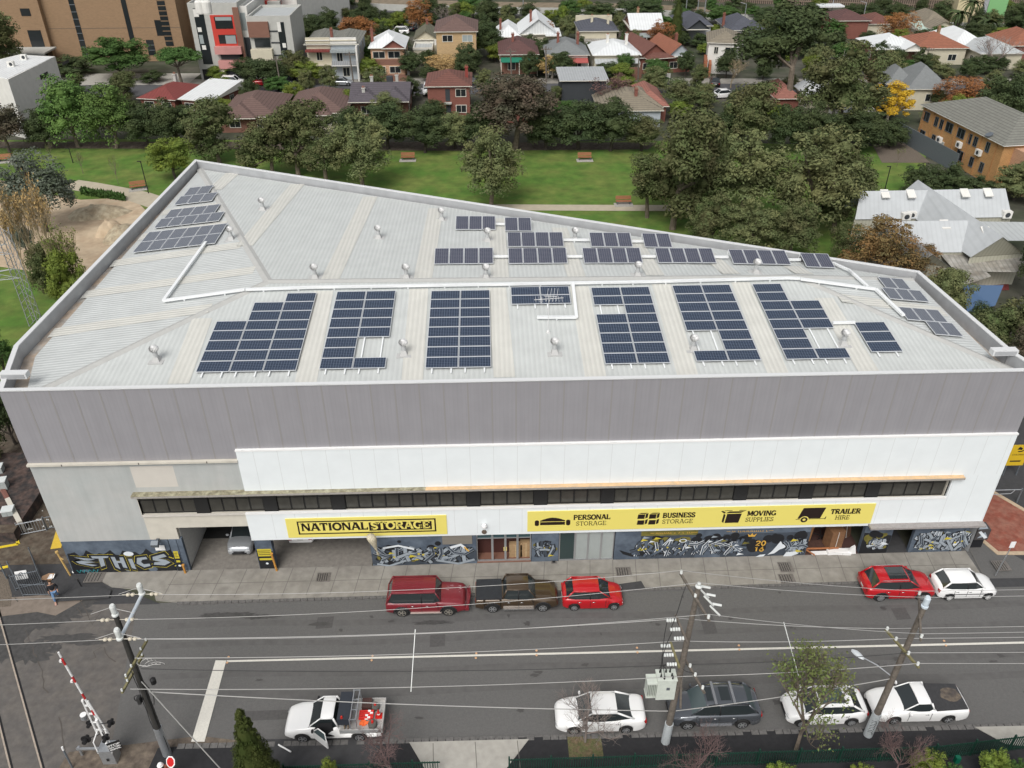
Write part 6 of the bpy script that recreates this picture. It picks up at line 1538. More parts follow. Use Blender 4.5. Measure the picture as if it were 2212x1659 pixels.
for (x, y, w_, h_, lab) in ((8,1075,1.2,1.6,'tall pale equipment cabinet farthest along the low wall'),(33,1090,.9,.8,'small grey equipment box with a beige lid'),(29,1130,.7,1.3,'pale equipment cabinet standing nearest the picket fence'),(0,1040,1.1,1.4,'grey cabinet cut by the left edge of the frame')):
    q = G3(x, y); m = MB(); m.box(-w_/2,-.3,0,w_/2,.3,h_,0); m.box(-w_/2-.04,-.34,h_,w_/2+.04,.34,h_+.06,1); m.box(-.02,-.305,.1,.0,-.301,h_-.1,2)
    o = m.build('equipment_cabinet', [mat('cab_grey', (.35,.38,.37), .6, noise=.12), mat('cab_lid', (.6,.63,.62), .5) if 'beige' not in lab else m_cream, m_steeld]); o.location = q; o.rotation_euler = (0,0,R(12)); tag(o, lab, 'cabinet', 'trackside cabinets')
# litter
rr = random.Random(12); proto = None
for k in range(26):
    if proto is None: proto = MB().add([(0,0,.0),(.16,.02,.03),(.2,.13,.01),(.05,.15,.05)], [(0,1,2,3)]).build('paper_scrap', mat('litter', (.6,.6,.57), .8)); o = proto
    else: o = proto.copy(); COL.objects.link(o)
    q = G3(rr.uniform(40,108), rr.uniform(1085,1145)); o.location = (q.x, q.y, .03); o.rotation_euler = (0,0,rr.uniform(0,6)); o.scale = (rr.uniform(.6,2),)*3; tag(o, 'scrap of pale paper on the brown slope by the track wall', 'paper scrap', 'paper scraps beside the low wall')
b = MB(); b.add([(-.4,-.2,.02),(.3,-.25,.05),(.4,.1,.3),(-.1,.3,.1),(-.45,.1,.05)], [(0,1,2,3,4)],0); b.add([(0,-.2,.08),(.4,-.15,.1),(.45,.1,.25),(.1,.1,.2)],[(0,1,2,3)],1); o = b.build('rag', [mat('rag_tan', (.45,.28,.17), .8), m_white]); o.location = G3(105,1248); tag(o, 'crumpled tan and white rag beside the maze fence', 'rag')
m = MB(); m.cyl((0,0,0),(-.35,.15,1.9),.06,.06,8); m.cyl((-.35,.15,1.9),(-.36,.16,2.02),.1,.1,8); m.cyl((-.25,.1,1.5),(-.1,.1,1.35),.05,n=6)
o = m.build('guard_post', mat('mustard_post', (.5,.33,.12), .7, noise=.2)); o.location = G3(152,1243); tag(o, 'mustard coloured post leaning by the left corner of the warehouse', 'post')
m = MB(); m.lathe((0,0,0), [(.02,-.12),(.1,-.06),(.12,0),(.1,.06),(.02,.12)], 10); o = m.build('round_lamp', m_white); q = G3(161,1238); o.location = (q.x, q.y, .15); tag(o, 'small white ball lamp at the foot of the silver lettering wall', 'lamp')
for (x, y, hh, lab) in ((15,1250,1.5,'thin dark post behind the maze fence at the far left'),(157,1659,1.4,'grey signal post with a white tip at the bottom left edge')):
    m = MB(); m.cyl((0,0,0),(-.1,.1,hh),.05,.05,8,0); m.cyl((-.1,.1,hh),(-.11,.12,hh+.25),.05,.05,8,1); o = m.build('marker_post', [m_steeld, m_white]); o.location = G3(x, y); tag(o, lab, 'post')
m = MB(); m.box(-1.0,-.04,.55,1.0,0,.75); m.box(-1.0,-.05,.62,1.0,-.04,.68); [m.box(x-.05,0,0,x+.05,.1,.75) for x in (-.9,.9)]; o = m.build('guard_rail', m_steel); o.location = G3(215,1632); tag(o, 'short grey guard rail behind the boom gate', 'barrier')
# street signs at the right
q = G3(2150,1243,.13); m = MB(); m.cyl((0,0,0),(.35,.15,2.5),.03,.03,6,0); m.box(.18,.1,2.35,.5,.13,2.85,1); o = m.build('street_sign', [m_steel, m_white]); o.location = q; tag(o, 'small blank parking sign on a thin leaning pole by the white hatchback', 'sign')
yb = empty('school_sign', G3(2178,1028), 0, 'yellow notice board with a black safety emblem at the right edge', 'sign')
m = MB(); m.box(-.55,0,1.0,.75,.04,2.9); m.build('board', mat('board_yellow', (.6,.4,.02), .6), yb); m = MB()
m.poly([(.1+.32*math.cos(a*.35),-.004,2.45+.2*math.sin(a*.35)) for a in range(12,19)]+[(.1+.2*math.cos(a*.35),-.004,2.45+.1*math.sin(a*.35)) for a in range(18,11,-1)]); m.poly([(-.15,-.004,2.5),(.2,-.004,2.45),(.25,-.004,2.6),(.0,-.004,2.75)]); m.box(-.35,-.004,1.35,.45,-.002,1.47); 
m.build('emblem', m_blk, yb); [MB().box(x-.04,.05,0,x+.04,.1,2.0).build('leg', m_steeld, yb) for x in (-.4,.6)]
for k, s_ in enumerate(('CHILDREN','CROSSING')): ftext(s_, .2, m_blk, yb, (.1,-.006,1.95-.22*k)) if k == 0 else None
# swing boom barrier at the right
q0 = G3(2086,1103,0); r_ = empty('lane_gate', G3(2196,1085), 0, 'tubular swing gate with a small white plate across the side lane', 'gate')
w0 = wloc(r_); m = MB(); L_ = 4.0; m.tube([(0,0,1.2),(-L_,0,1.2)], .035); m.tube([(-.5,0,1.15),(-.7,0,.85),(-L_,0,.7)], .03); m.build('swing_arm', m_steel, r_); MB().cyl((0,0,0),(0,0,1.3),.06).build('post', m_steeld, r_); MB().box(-L_+.1,-.03,.72,-L_+.7,-.01,1.15).build('plate', m_white, r_)
# junk in the open bay
def thing_box(name, lab, cat, px, py, dims, mt, rz=0, tilt=0, z=.135, grp=None, dy=0):
    q = P(px, py); m = MB(); a, b_, c = dims; m.box(-a/2,-b_/2,0,a/2,b_/2,c,0); m.box(-.02,-b_/2-.004,0.02,.02,-b_/2-.001,c-.02,1); o = m.build(name, [mt, mat('label_white', (.6,.6,.58), .7)]); o.location = (q.x, max(q.y, YF)+dy, z); o.rotation_euler = (tilt, 0, rz); tag(o, lab, cat, grp); return o
m_cb = mat('brown_carton', (.19,.095,.045), .85, noise=.2, nscale=2); m_db = mat('dark_wood', (.06,.03,.022), .7, noise=.2)
thing_box('wardrobe_carton', 'tall brown carton leaning in the open junk bay', 'carton', 1800, 1196, (.95,.8,1.7), m_cb, R(12), 0, dy=.5)
thing_box('wardrobe_carton', 'darker carton leaning behind the tall brown one', 'carton', 1828, 1180, (.8,.7,1.6), mat('carton2', (.12,.06,.035), .85, noise=.2), R(25), R(-8), dy=.9)
thing_box('timber_plank', 'orange plank standing at the left side of the junk bay', 'plank', 1747, 1190, (.35,.06,2.4), mat('plank', (.3,.15,.06), .8), 0, R(6), dy=.6)
thing_box('overturned_table', 'dark reddish table top lying in the junk bay', 'table', 1762, 1200, (2.4,1.0,.12), m_db, R(4), R(12), dy=.6)
m = MB(); m.obox((-1.2,0,.0),(2.3,0,0),(0,.06,0),(0,0,.1)); m.obox((-1.2,0,0),(.5,-.6,-.0),(0,.06,0),(0,0,.1)); o = m.build('orange_rail', mat('orange_edge', (.38,.15,.06), .7)); q = P(1770,1190); o.location = (q.x, YF+.15, .45); tag(o, 'orange edged bed rail at the front of the junk bay', 'rail')
for (x, y, a, b_, c, rz, lab) in ((1812,1200,1.6,.35,.22,2,'long white foam block on the floor of the junk bay'),(1822,1207,1.1,.45,.2,-6,'crumpled white foam slab nearest the footpath edge'),(1775,1208,1.2,.3,.06,0,'thin white sheet lying at the front of the junk bay')):
    thing_box('foam_block', lab, 'foam', x, y, (a,b_,c), m_white, R(rz), dy=.1, grp='white packing pieces in the junk bay')
m = MB()
for a, b_ in (((-.6,0,.9),(.5,.1,.3)),((-.2,0,1.3),(.2,.1,.2)),((.5,0,1.2),(-.1,.1,.1)),((-.6,0,.9),(-.6,.1,.0))): m.cyl(a, b_, .025, n=5)
o = m.build('chair_frame', m_blk); q = P(1775,1190); o.location = (q.x, YF+1.1, .15); tag(o, 'upturned black metal chair frame in the junk bay', 'chair')
m = MB(); m.add([(-.3,0,0),(.35,0,.05),(.2,.05,.75),(-.05,.02,.6)], [(0,1,2,3)],0); m.add([(-.3,0.1,0),(.35,.1,.05),(.2,.15,.75),(-.05,.12,.6)], [(3,2,1,0)],0); o = m.build('folded_board', m_white); q = P(1838,1205); o.location = (q.x, YF-.1, .14); tag(o, 'small white board propped against the black painted pier', 'board')

# ---------------------------------------------------------------- people
def skin(name, joints, edges, m, parent, sub=1):
    me = bpy.data.meshes.new(name); me.from_pydata([j[0] for j in joints], edges, []); o = bpy.data.objects.new(name, me); COL.objects.link(o)
    me.materials.append(m); md = o.modifiers.new('s', 'SKIN'); md.use_smooth_shade = True
    for i, j in enumerate(joints):
        r_ = j[1]; me.skin_vertices[0].data[i].radius = (r_ if isinstance(r_, tuple) else (r_, r_))
    me.skin_vertices[0].data[0].use_root = True
    o.modifiers.new('u', 'SUBSURF').levels = sub; o.modifiers['u'].render_levels = sub
    dg = bpy.context.evaluated_depsgraph_get(); dg.update(); nm_ = bpy.data.meshes.new_from_object(o.evaluated_get(dg)); bpy.data.objects.remove(o)
    o = bpy.data.objects.new(name, nm_); COL.objects.link(o); o.parent = parent
    for p_ in nm_.polygons: p_.use_smooth = True
    return o
m_skin = mat('skin', (.45,.27,.19), .6)
def person(lab, loc, rz, top, legs, hair, stride=.25, arm=(.2,-.05,.95), hat=None, hairlen=.35, bend=0):
    root = empty('person', loc, rz, lab, 'person')
    # +Y is the walking direction
    J = [((0,0,.95),.13),((0,.01,1.15),(.15,.1)),((0,.02+bend*.3,1.38),(.19,.12)),((0,.03+bend*.5,1.5),.06),((0,.05+bend*.6,1.6),(.085,.1)),((0,.05+bend*.6,1.72),(.08,.095)),
         ((.2,.02+bend*.3,1.4),.06),((.27,.0+bend*.3,1.15),.048),((arm[0]+.05,arm[1]+.12,arm[2]),.038),((-.2,.02+bend*.3,1.4),.06),((-.28,.0+bend*.3,1.15),.048),((-arm[0]-.04,.12,arm[2]),.038),
         ((.09,0,.88),.095),((.1,stride*.5,.48),.065),((.1,stride*.55,.08),.045),((.1,stride*.55+.15,.05),.04),
         ((-.09,0,.88),.095),((-.1,-stride*.3,.48),.065),((-.1,-stride,.1),.045),((-.1,-stride+.14,.05),.04)]
    E_ = [(0,1),(1,2),(2,3),(3,4),(4,5),(2,6),(6,7),(7,8),(2,9),(9,10),(10,11),(0,12),(12,13),(13,14),(14,15),(0,16),(16,17),(17,18),(18,19)]
    for s, k in ((1,8),(-1,11)):       # five fingers
        b = Vector(J[k][0]); J.append(((b.x, b.y+.02, b.z-.08), (.035,.018))); E_.append((k, len(J)-1)); palm = len(J)-1
        for f_, (dx, dy, L_) in enumerate(((-.02,.02,.06),(-.007,.025,.075),(.007,.02,.075),(.02,.01,.06),(.0,.05,.04))): J.append(((b.x+dx, b.y+dy+.01, b.z-.09-L_), .009)); E_.append((palm, len(J)-1))
    skin('body', J, E_, m_skin, root)
    tj = [((0,0,.9),(.17,.125)),((0,.01,1.15),(.175,.125)),((0,.02+bend*.3,1.38),(.215,.145)),((0,.03+bend*.4,1.46),.09),((.2,.02+bend*.3,1.4),.078),((.27,.0+bend*.3,1.15),.065),((arm[0]+.05,arm[1]+.1,arm[2]+.06),.052),((-.2,.02+bend*.3,1.4),.078),((-.28,.0+bend*.3,1.15),.065),((-arm[0]-.04,.1,arm[2]+.06),.052)]
    skin('jacket', tj, [(0,1),(1,2),(2,3),(2,4),(4,5),(5,6),(2,7),(7,8),(8,9)], top, root)
    lj = [((0,0,.95),(.155,.12)),((.09,0,.86),.112),((.1,stride*.5,.48),.08),((.1,stride*.55,.13),.06),((-.09,0,.86),.112),((-.1,-stride*.3,.48),.08),((-.1,-stride,.14),.06)]
    skin('trousers', lj, [(0,1),(1,2),(2,3),(0,4),(4,5),(5,6)], legs, root)
    hj = [((0,.03+bend*.6,1.66),(.1,.11)),((0,.0+bend*.6,1.74),(.095,.1)),((0,-.05+bend*.5,1.5),(.1,.05)),((0,-.08+bend*.4,1.66-hairlen),(.09,.035))]
    skin('hair', [((a[0],a[1]-.015,a[2]+.02),b) for a, b in hj], [(1,0),(0,2),(2,3)] if hairlen > .1 else [(1,0)], hair, root)
    for s in (-1, 1):
        sh = MB(); y0 = (stride*.55 if s > 0 else -stride); sh.box(s*.1-.05, y0-.06, 0, s*.1+.05, y0+.2, .07); sh.build('shoe', mat('shoe_pink', (.5,.3,.25), .7), root)
        MB().lathe((s*.03, .135+bend*.6, 1.67), [(.002,-.008),(.01,0),(.002,.008)], 6).build('eye', m_blk, root)
    b = MB(); b.cyl((0,.13+bend*.6,1.65),(0,.165+bend*.6,1.625),.012,.018,6); b.build('nose', m_skin, root)
    if hat: m = MB(); m.lathe((0,.03+bend*.6,1.72), [(.16,0),(.13,.02),(.125,.08),(.09,.13),(.02,.15)], 14); m.build('hard_hat', hat, root)
    return root
q = G3(121,1298); person('woman with long brown hair, dark jacket and blue jeans walking away from the maze fence', (q.x+.1, q.y, .02), R(-155), mat('dark_jacket', (.015,.016,.02), .8), mat('jeans', (.12,.22,.38), .85), mat('brown_hair', (.13,.07,.035), .7), .35)
q = G3(372,1672); person('road worker in an orange hi-vis jacket and white hard hat at the bottom edge', (q.x, q.y-.6, 0), R(60), mat('hivis', (.8,.2,.1), .7), mat('navy_trousers', (.02,.025,.05), .85), mat('dark_hair', (.03,.02,.015), .7), .1, hat=m_white, hairlen=.05)
o = MB(); 
for k in range(8): pass
o.cyl((0,-.01,0),(0,.01,0),.3,.3,8,0); o.cyl((0,-.02,0),(0,-.011,0),.24,.24,8,1); o.cyl((0,0,-1.0),(0,0,-.2),.02,n=6,m=2); ob = o.build('stop_bat', [m_white, mat('stop_red', (.5,.01,.01), .5), m_timber]); ob.location = (q.x+.45, q.y-.45, 1.75); ob.rotation_euler = (R(-35),0,R(-30)); tag(ob, 'round red stop bat held up beside the road worker', 'stop bat')
# driver, seated in the work utility with the door open
c = c6.location; root = empty('person', (c.x-.35, c.y-.42, .55), R(90), 'driver in an orange top sitting in the work utility by its open door', 'person')
J = [((0,0,.1),.13),((0,-.05,.35),(.16,.11)),((0,-.02,.58),(.2,.12)),((0,.02,.7),.06),((0,.06,.82),(.085,.1)),((0,.07,.93),(.08,.09)),((.2,.0,.58),.06),((.24,.15,.38),.05),((.14,.38,.45),.04),((-.2,.0,.58),.06),((-.24,.15,.38),.05),((-.14,.38,.45),.04),((.1,.1,.08),.1),((.12,.5,.12),.07),((.12,.6,-.25),.05),((-.1,.1,.08),.1),((-.12,.5,.12),.07),((-.12,.6,-.25),.05)]
E_ = [(0,1),(1,2),(2,3),(3,4),(4,5),(2,6),(6,7),(7,8),(2,9),(9,10),(10,11),(0,12),(12,13),(13,14),(0,15),(15,16),(16,17)]
skin('body', J, E_, m_skin, root); skin('jacket', [(J[i][0], tuple(k*1.15 for k in (J[i][1] if isinstance(J[i][1], tuple) else (J[i][1],)*2))) for i in (0,1,2,6,7,9,10)], [(0,1),(1,2),(2,3),(3,4),(2,5),(5,6)], m_or, root)
skin('trousers', [(J[i][0], tuple(k*1.12 for k in (J[i][1] if isinstance(J[i][1], tuple) else (J[i][1],)*2))) for i in (0,12,13,14,15,16,17)], [(0,1),(1,2),(2,3),(0,4),(4,5),(5,6)], MATS['navy_trousers'], root); skin('hair', [((0,.06,.93),(.09,.1)),((0,.05,.99),(.07,.08))], [(0,1)], MATS['dark_hair'], root)

# ---------------------------------------------------------------- foreground fence
def palisade(lab, x0, y0, x1, y1, h=1.25):
    a = Vector((x0, y0, .05)); d = Vector((x1-x0, y1-y0, 0)); n = int(d.length/.125); u = d.normalized(); rt = empty('palisade_fence', a, 0, lab, 'fence')
    mb = MB()
    for k in range(n): p = d*k/n; mb.box(p.x-.018, p.y-.018, .08, p.x+.018, p.y+.018, h)
    mb.build('pickets', m_gren, rt)
    for z in (.2, h-.18): MB().obox(Vector((0,.02,z)), d, Vector((0,.05,0)), (0,0,.05)).build('rail', m_gren, rt)
    for k in range(0, n+1, 17): p = d*k/n; MB().box(p.x-.04, p.y-.0, 0, p.x+.04, p.y+.09, h+.1).build('post', m_gren, rt)
fy = P(1650, 1623, 1.3).y
palisade('long dark green palisade fence along the near footpath', P(1100,1640,1.3).x, fy, P(2030,1620,1.3).x, fy)
palisade('dark green palisade fence wing angled at the bottom right corner', P(2030,1618,1.3).x, fy, P(2290,1600,1.3).x, fy+.55)
palisade('short dark green palisade fence left of the pale driveway', P(612,1650,1.3).x, fy, P(950,1646,1.3).x, fy)
m = MB(); m.box(-.12,-.1,0,.12,.1,.45); o = m.build('letter_box', mat('green_box', (.0,.09,.05), .5)); q = P(2068,1640,1.0); o.location = (q.x, q.y, .75); tag(o, 'bright green letter box on the palisade fence', 'letter box'); MB().box(-.03,-.03,-.75,.03,.03,0).build('stand', m_gren, o)
m = MB(); m.box(-.3,-.03,.3,.3,0,.75); [m.cyl((x,0,0),(x,0,.35),.02,n=5) for x in (-.25,.25)]; o = m.build('road_work_sign', mat('sign_orange', (.6,.22,.12), .6)); o.location = P(536,1668); tag(o, 'small orange road work sign cut by the bottom edge', 'sign')
m = MB(); m.cyl((0,0,0),(.75,-.45,.02),.045,.045,8); o = m.build('pipe_offcut', m_white); o.location = P(602,1611)+Vector((0,0,.1)); tag(o, 'short white pipe lying beside the cypress', 'pipe')
# barbed hedges etc. are in the planting section
# ---------------------------------------------------------------- neighbourhood buildings
def tile(name, c, p=.19): return mat('tile_'+name, c, .85, kind='tile', p1=p, p2=.55, noise=.15, nscale=.7, bump=.5)
def metal(name, c): return mat('metal_'+name, c, .5, kind='ribs', p1=.6, p2=.22, noise=.06, nscale=.3, bump=.3)
def wallm(name, c, br=False): return mat('wall_'+name, c, .85, kind='brick' if br else None, noise=.08, nscale=.5)
t_brn = tile('brown', (.15,.095,.082)); t_red = tile('red', (.165,.072,.056)); t_prp = tile('slate_purple', (.1,.088,.1)); t_org = tile('orange', (.29,.115,.07)); t_tan = tile('tan', (.23,.2,.15)); t_gry = tile('grey', (.2,.2,.175)); t_khk = tile('khaki', (.15,.145,.1))
t_sl = tile('slate_blue', (.085,.09,.11)); t_slg = mat('slate_grey', (.17,.18,.18), .7, noise=.12, nscale=1); t_brd = tile('dark_red', (.12,.06,.055)); t_pnk = tile('pinkish', (.3,.13,.1))
r_wht = metal('white', (.66,.68,.68)); r_lgr = metal('light_grey', (.42,.44,.44)); r_red = metal('red', (.19,.045,.04)); r_mnt = metal('mint', (.42,.52,.45)); r_zn = mat('metal_zinc', (.36,.375,.38), .5, kind='ribs', p1=.45, p2=.3, noise=.1, nscale=.4, bump=.3); r_dirty = mat('metal_dirty', (.33,.32,.29), .7, kind='ribs', p1=.5, p2=.5, noise=.3, nscale=.5, col2=(.2,.18,.15)); r_gg = metal('grey_green', (.3,.33,.33))
w_red = wallm('red_brick', (.2,.075,.055), True); w_brn = wallm('brown_brick', (.2,.1,.07), True); w_crm = wallm('cream', (.52,.48,.37)); w_cb = wallm('cream_brick', (.46,.32,.17), True); w_wht = wallm('white', (.66,.65,.61)); w_gry = wallm('grey', (.33,.34,.35)); w_org = wallm('orange_brick', (.45,.25,.1), True); w_drk = wallm('charcoal', (.04,.045,.05)); w_tan = wallm('tan_brick', (.27,.175,.1), True); w_con = wallm('concrete', (.42,.42,.39)); w_blu = wallm('pale_blue', (.4,.44,.47)); w_pch = wallm('peach', (.5,.3,.19), True)
f_wht = mat('frame_white', (.62,.6,.53), .6); g_dk = mat('house_glass', (.02,.024,.026), .12, spec=.6); g_lt = mat('house_glass_blind', (.3,.34,.34), .3)
HG = 'houses beyond the park'
def window(parent, x, y, z, w, h, ax='x', fm=f_wht, gm=g_dk, s=-1, bars=1):
    """frame + pane on a wall face; ax is the wall direction, s the outward side"""
    mb = MB(); t = .09
    def bx(u0, u1, z0, z1, d0, d1, m_=mb):
        if ax == 'x': m_.box(x+u0, min(y+s*d0, y+s*d1), z+z0, x+u1, max(y+s*d0, y+s*d1), z+z1)
        else: m_.box(min(x+s*d0, x+s*d1), y+u0, z+z0, max(x+s*d0, x+s*d1), y+u1, z+z1)
    bx(-w/2-t, w/2+t, -t, 0, 0, .07); bx(-w/2-t, w/2+t, h, h+t, 0, .06); bx(-w/2-t, -w/2, 0, h, 0, .06); bx(w/2, w/2+t, 0, h, 0, .06)
    for k in range(1, bars+1): u = -w/2+w*k/(bars+1); bx(u-.03, u+.03, 0, h, 0, .05)
    f_ = mb.build('window', fm, parent); p_ = MB(); bx(-w/2, w/2, 0, h, .005, .03, p_); p_.build('pane', gm, f_); return f_
def hiproof(mb, x0, x1, y0, y1, z, rise, m=0, e=.45, th=.12, style='hip'):
    x0 -= e; x1 += e; y0 -= e; y1 += e; w, d = x1-x0, y1-y0
    mb.slab([(x0,y0),(x1,y0),(x1,y1),(x0,y1)], z-th, z, 1)
    if style == 'hip':
        if w >= d: r0, r1 = (x0+d/2, (y0+y1)/2), (x1-d/2, (y0+y1)/2)
        else: r0, r1 = ((x0+x1)/2, y0+w/2), ((x0+x1)/2, y1-w/2)
        vs = [(x0,y0,z),(x1,y0,z),(x1,y1,z),(x0,y1,z),(*r0,z+rise),(*r1,z+rise)]
        fs = [(0,1,5,4),(1,2,5),(2,3,4,5),(3,0,4)] if w >= d else [(0,1,4),(1,2,5,4),(2,3,5),(3,0,4,5)]
        mb.add(vs, fs, m)
    elif style == 'gx':
        ym = (y0+y1)/2; mb.add([(x0,y0,z),(x1,y0,z),(x1,y1,z),(x0,y1,z),(x0,ym,z+rise),(x1,ym,z+rise)], [(0,1,5,4),(2,3,4,5)], m); mb.add([(x0+e,y0,z),(x0+e,y1,z),(x0+e,ym,z+rise),(x1-e,y0,z),(x1-e,y1,z),(x1-e,ym,z+rise)], [(0,2,1),(3,4,5)], 2)
    elif style == 'gy':
        xm = (x0+x1)/2; mb.add([(x0,y0,z),(x1,y0,z),(x1,y1,z),(x0,y1,z),(xm,y0,z+rise),(xm,y1,z+rise)], [(1,2,5,4),(3,0,4,5)], m); mb.add([(x0,y0+e,z),(x1,y0+e,z),(xm,y0+e,z+rise),(x0,y1-e,z),(x1,y1-e,z),(xm,y1-e,z+rise)], [(0,1,2),(4,3,5)], 2)
    elif style == 'skil':
        mb.add([(x0,y0,z),(x1,y0,z),(x1,y1,z+rise),(x0,y1,z+rise)], [(0,1,2,3)], m); mb.add([(x0,y0,z),(x0,y1,z),(x0,y1,z+rise),(x1,y0,z),(x1,y1,z),(x1,y1,z+rise)], [(0,2,1),(3,4,5),(1,2,5,4)], 1)
def house(kind, lab, xl, xr, yb, eave, depth, style, rise, rm, wm, wins=(), rot=0, ch=(), wings=(), gm=None, extra=None, fm=f_wht, cm=None, sidewin=True, group=HG, awn=None):
    kz = .86; eave *= kz; rise *= .66; depth *= .84; wins = [(q[0], q[1]*kz, q[2], q[3]*kz, *q[4:]) for q in wins]; wings = [(q[0], q[1], q[2]*.84, q[3]*.84, q[4], q[5]*.66) for q in wings]; ch = [(q[0], q[1]*.84, q[2]*.72) for q in ch]
    extra = [(q[0], q[1], q[2], q[3]*kz, q[4]*kz, q[5]*.84 if q[5] > 2 else q[5], q[6]*.84 if q[6] > 2 else q[6], q[7]) for q in (extra or [])]; awn = awn and (awn[0], awn[1], awn[2]*kz, awn[3], awn[4])
    a, b_ = P(xl, yb), P(xr, yb); w = b_.x-a.x; base = Vector(((a.x+b_.x)/2, (a.y+b_.y)/2, 0)); r_ = empty(kind, base, R(rot), lab, 'house' if kind.endswith('house') or kind in ('cottage','terrace','bungalow') else 'building', group)
    w *= 1/max(.5, math.cos(R(rot)))
    mb = MB(); mb.box(-w/2, 0, 0, w/2, depth, eave-.12)
    mb.build('wall', wm, r_); mb = MB()
    if style in ('hip','gx','gy','skil'): hiproof(mb, -w/2, w/2, 0, depth, eave, rise, style=style)
    elif style == 'flat': mb.slab([(-w/2-.1,-.1),(w/2+.1,-.1),(w/2+.1,depth+.1),(-w/2-.1,depth+.1)], eave-.12, eave-.02, 0); [mb.box(*q, 1) for q in ((-w/2-.1,-.1,eave-.02,w/2+.1,.12,eave+.35),(-w/2-.1,depth-.12,eave-.02,w/2+.1,depth+.1,eave+.35),(-w/2-.1,.12,eave-.02,-w/2+.12,depth-.12,eave+.35),(w/2-.12,.12,eave-.02,w/2+.1,depth-.12,eave+.35))]
    for (u0, u1, y0, y1, st, rs) in wings: hiproof(mb, -w/2+w*u0, -w/2+w*u1, y0, y1, eave+.01, rs, style=st)
    rf = mb.build('roof', [rm, f_wht, gm or wm], r_)
    for (u, y, h) in ch:
        m = MB(); x = -w/2+w*u; m.box(x-.24,y-.3,eave-.2,x+.24,y+.3,eave+h,0); m.box(x-.31,y-.37,eave+h,x+.31,y+.37,eave+h+.13,0)
        for k in (-.13,.13): m.cyl((x+k,y,eave+h+.15),(x+k,y,eave+h+.45),.09,.08,6,1)
        m.build('chimney', [cm or w_red, mat('chimney_pot', (.3,.14,.09), .8)], rf)
    for (u, z, ww, hh, *k) in wins: window(r_, -w/2+w*u, 0, z, ww, hh, 'x', fm, k[0] if k else g_dk)
    if sidewin:
        for s in (-1, 1):
            for yy in (depth*.3, depth*.7):
                window(r_, s*w/2, yy, .9 if eave < 4.5 else eave-2.2, 1.1, 1.1, 'y', fm, g_dk, s)
    if extra:
        for (nm_, u0, u1, z0, z1, y0, y1, m_) in extra: MB().box(-w/2+w*u0, y0, z0, -w/2+w*u1, y1, z1).build(nm_, m_, r_)
    if awn:
        u0, u1, z, dd, m_ = awn; x0, x1 = -w/2+w*u0, -w/2+w*u1; m = MB(); m.add([(x0,-dd,z-.5),(x1,-dd,z-.5),(x1,0,z),(x0,0,z),(x0,-dd,z-.6),(x1,-dd,z-.6)], [(0,1,2,3),(4,5,1,0)]); m.build('awning', m_, r_)
        m = MB(); [m.box(x-.06,-dd,0,x+.06,-dd+.1,z-.55) for x in (x0+.05,(x0+x1)/2,x1-.05)]; m.build('verandah_post', f_wht, r_)
    return r_
W2 = lambda z: [(.25,z,1.6,1.3),(.75,z,1.6,1.3)]
# nearest row, backs towards the park
house('cottage', 'red roofed cottage with a stone chimney among the trees at upper left', 308,385,246,3.0,11,'hip',2.0,r_red,w_red,W2(1),rot=-12,ch=[(.35,10,2.6)],cm=w_con)
house('cottage', 'white roofed cottage with a red brick side wall next to the red roofed one', 396,462,250,3.1,11,'skil',1.6,r_wht,w_red,W2(1),rot=-18)
house('bungalow', 'brown tiled hip roofed bungalow behind the trees, with a satellite dish', 482,600,286,3.0,15,'hip',3.0,t_brn,w_brn,W2(1),wings=[(.05,.62,-1,7,'hip',2.2)])
house('bungalow', 'larger brown tiled bungalow with a steep front hip right of the dish one', 625,748,280,3.2,15,'hip',3.2,t_brn,w_crm,W2(1),wings=[(.1,.75,-1.5,7,'hip',2.8)])
house('bungalow', 'dark purple tiled twin gabled bungalow with grey chimneys and a roof tank', 764,882,256,3.6,11,'gx',2.6,t_prp,w_brn,W2(1),wings=[(.0,.48,-1.2,7,'hip',2.0),(.54,1,-1.2,7,'hip',2.0)],ch=[(.22,1,2.2),(.3,8,2.8),(.78,7,3.4)],cm=w_con,extra=[('roof_tank',.6,.71,5.4,6.5,5.5,6.7,w_drk)])
house('townhouse', 'two storey red brick house with a hipped red tile roof and tall chimney', 927,1016,256,6.2,10,'hip',2.3,t_red,w_red,[(.79,4.2,1.6,1.3),(.79,1.2,1.6,1.3)],ch=[(.93,5,2.6)],cm=mat('chimney_red', (.24,.05,.04), .8),extra=[('door',.42,.53,3.3,5.6,-.06,-.0,w_drk),('balcony_slab',.39,.56,2.9,3.15,-.7,0,w_con),('door',.42,.54,.2,2.5,-.06,0,w_drk)])
house('bungalow', 'red tiled house almost hidden behind the large brownish gum tree', 1095,1180,268,3.2,10,'hip',2.2,t_brd,w_red,())
house('townhouse', 'charcoal walled house with a flat pale metal roof beside the reddish leafless tree', 1212,1306,240,6.0,9,'skil',.5,r_zn,w_drk,(),sidewin=False)
house('bungalow', 'house with a half brown half terracotta tile roof and red chimney', 1296,1425,275,3.2,14,'hip',3.0,t_tan,w_blu,(),wings=[(.42,1.02,2,12,'hip',3.02)],ch=[(.62,4,3.2)],cm=w_red)
pr = house('bungalow', 'terracotta tiled extension at the right of the half brown roof', 1372,1436,265,3.2,13,'hip',2.9,t_pnk,w_red,())
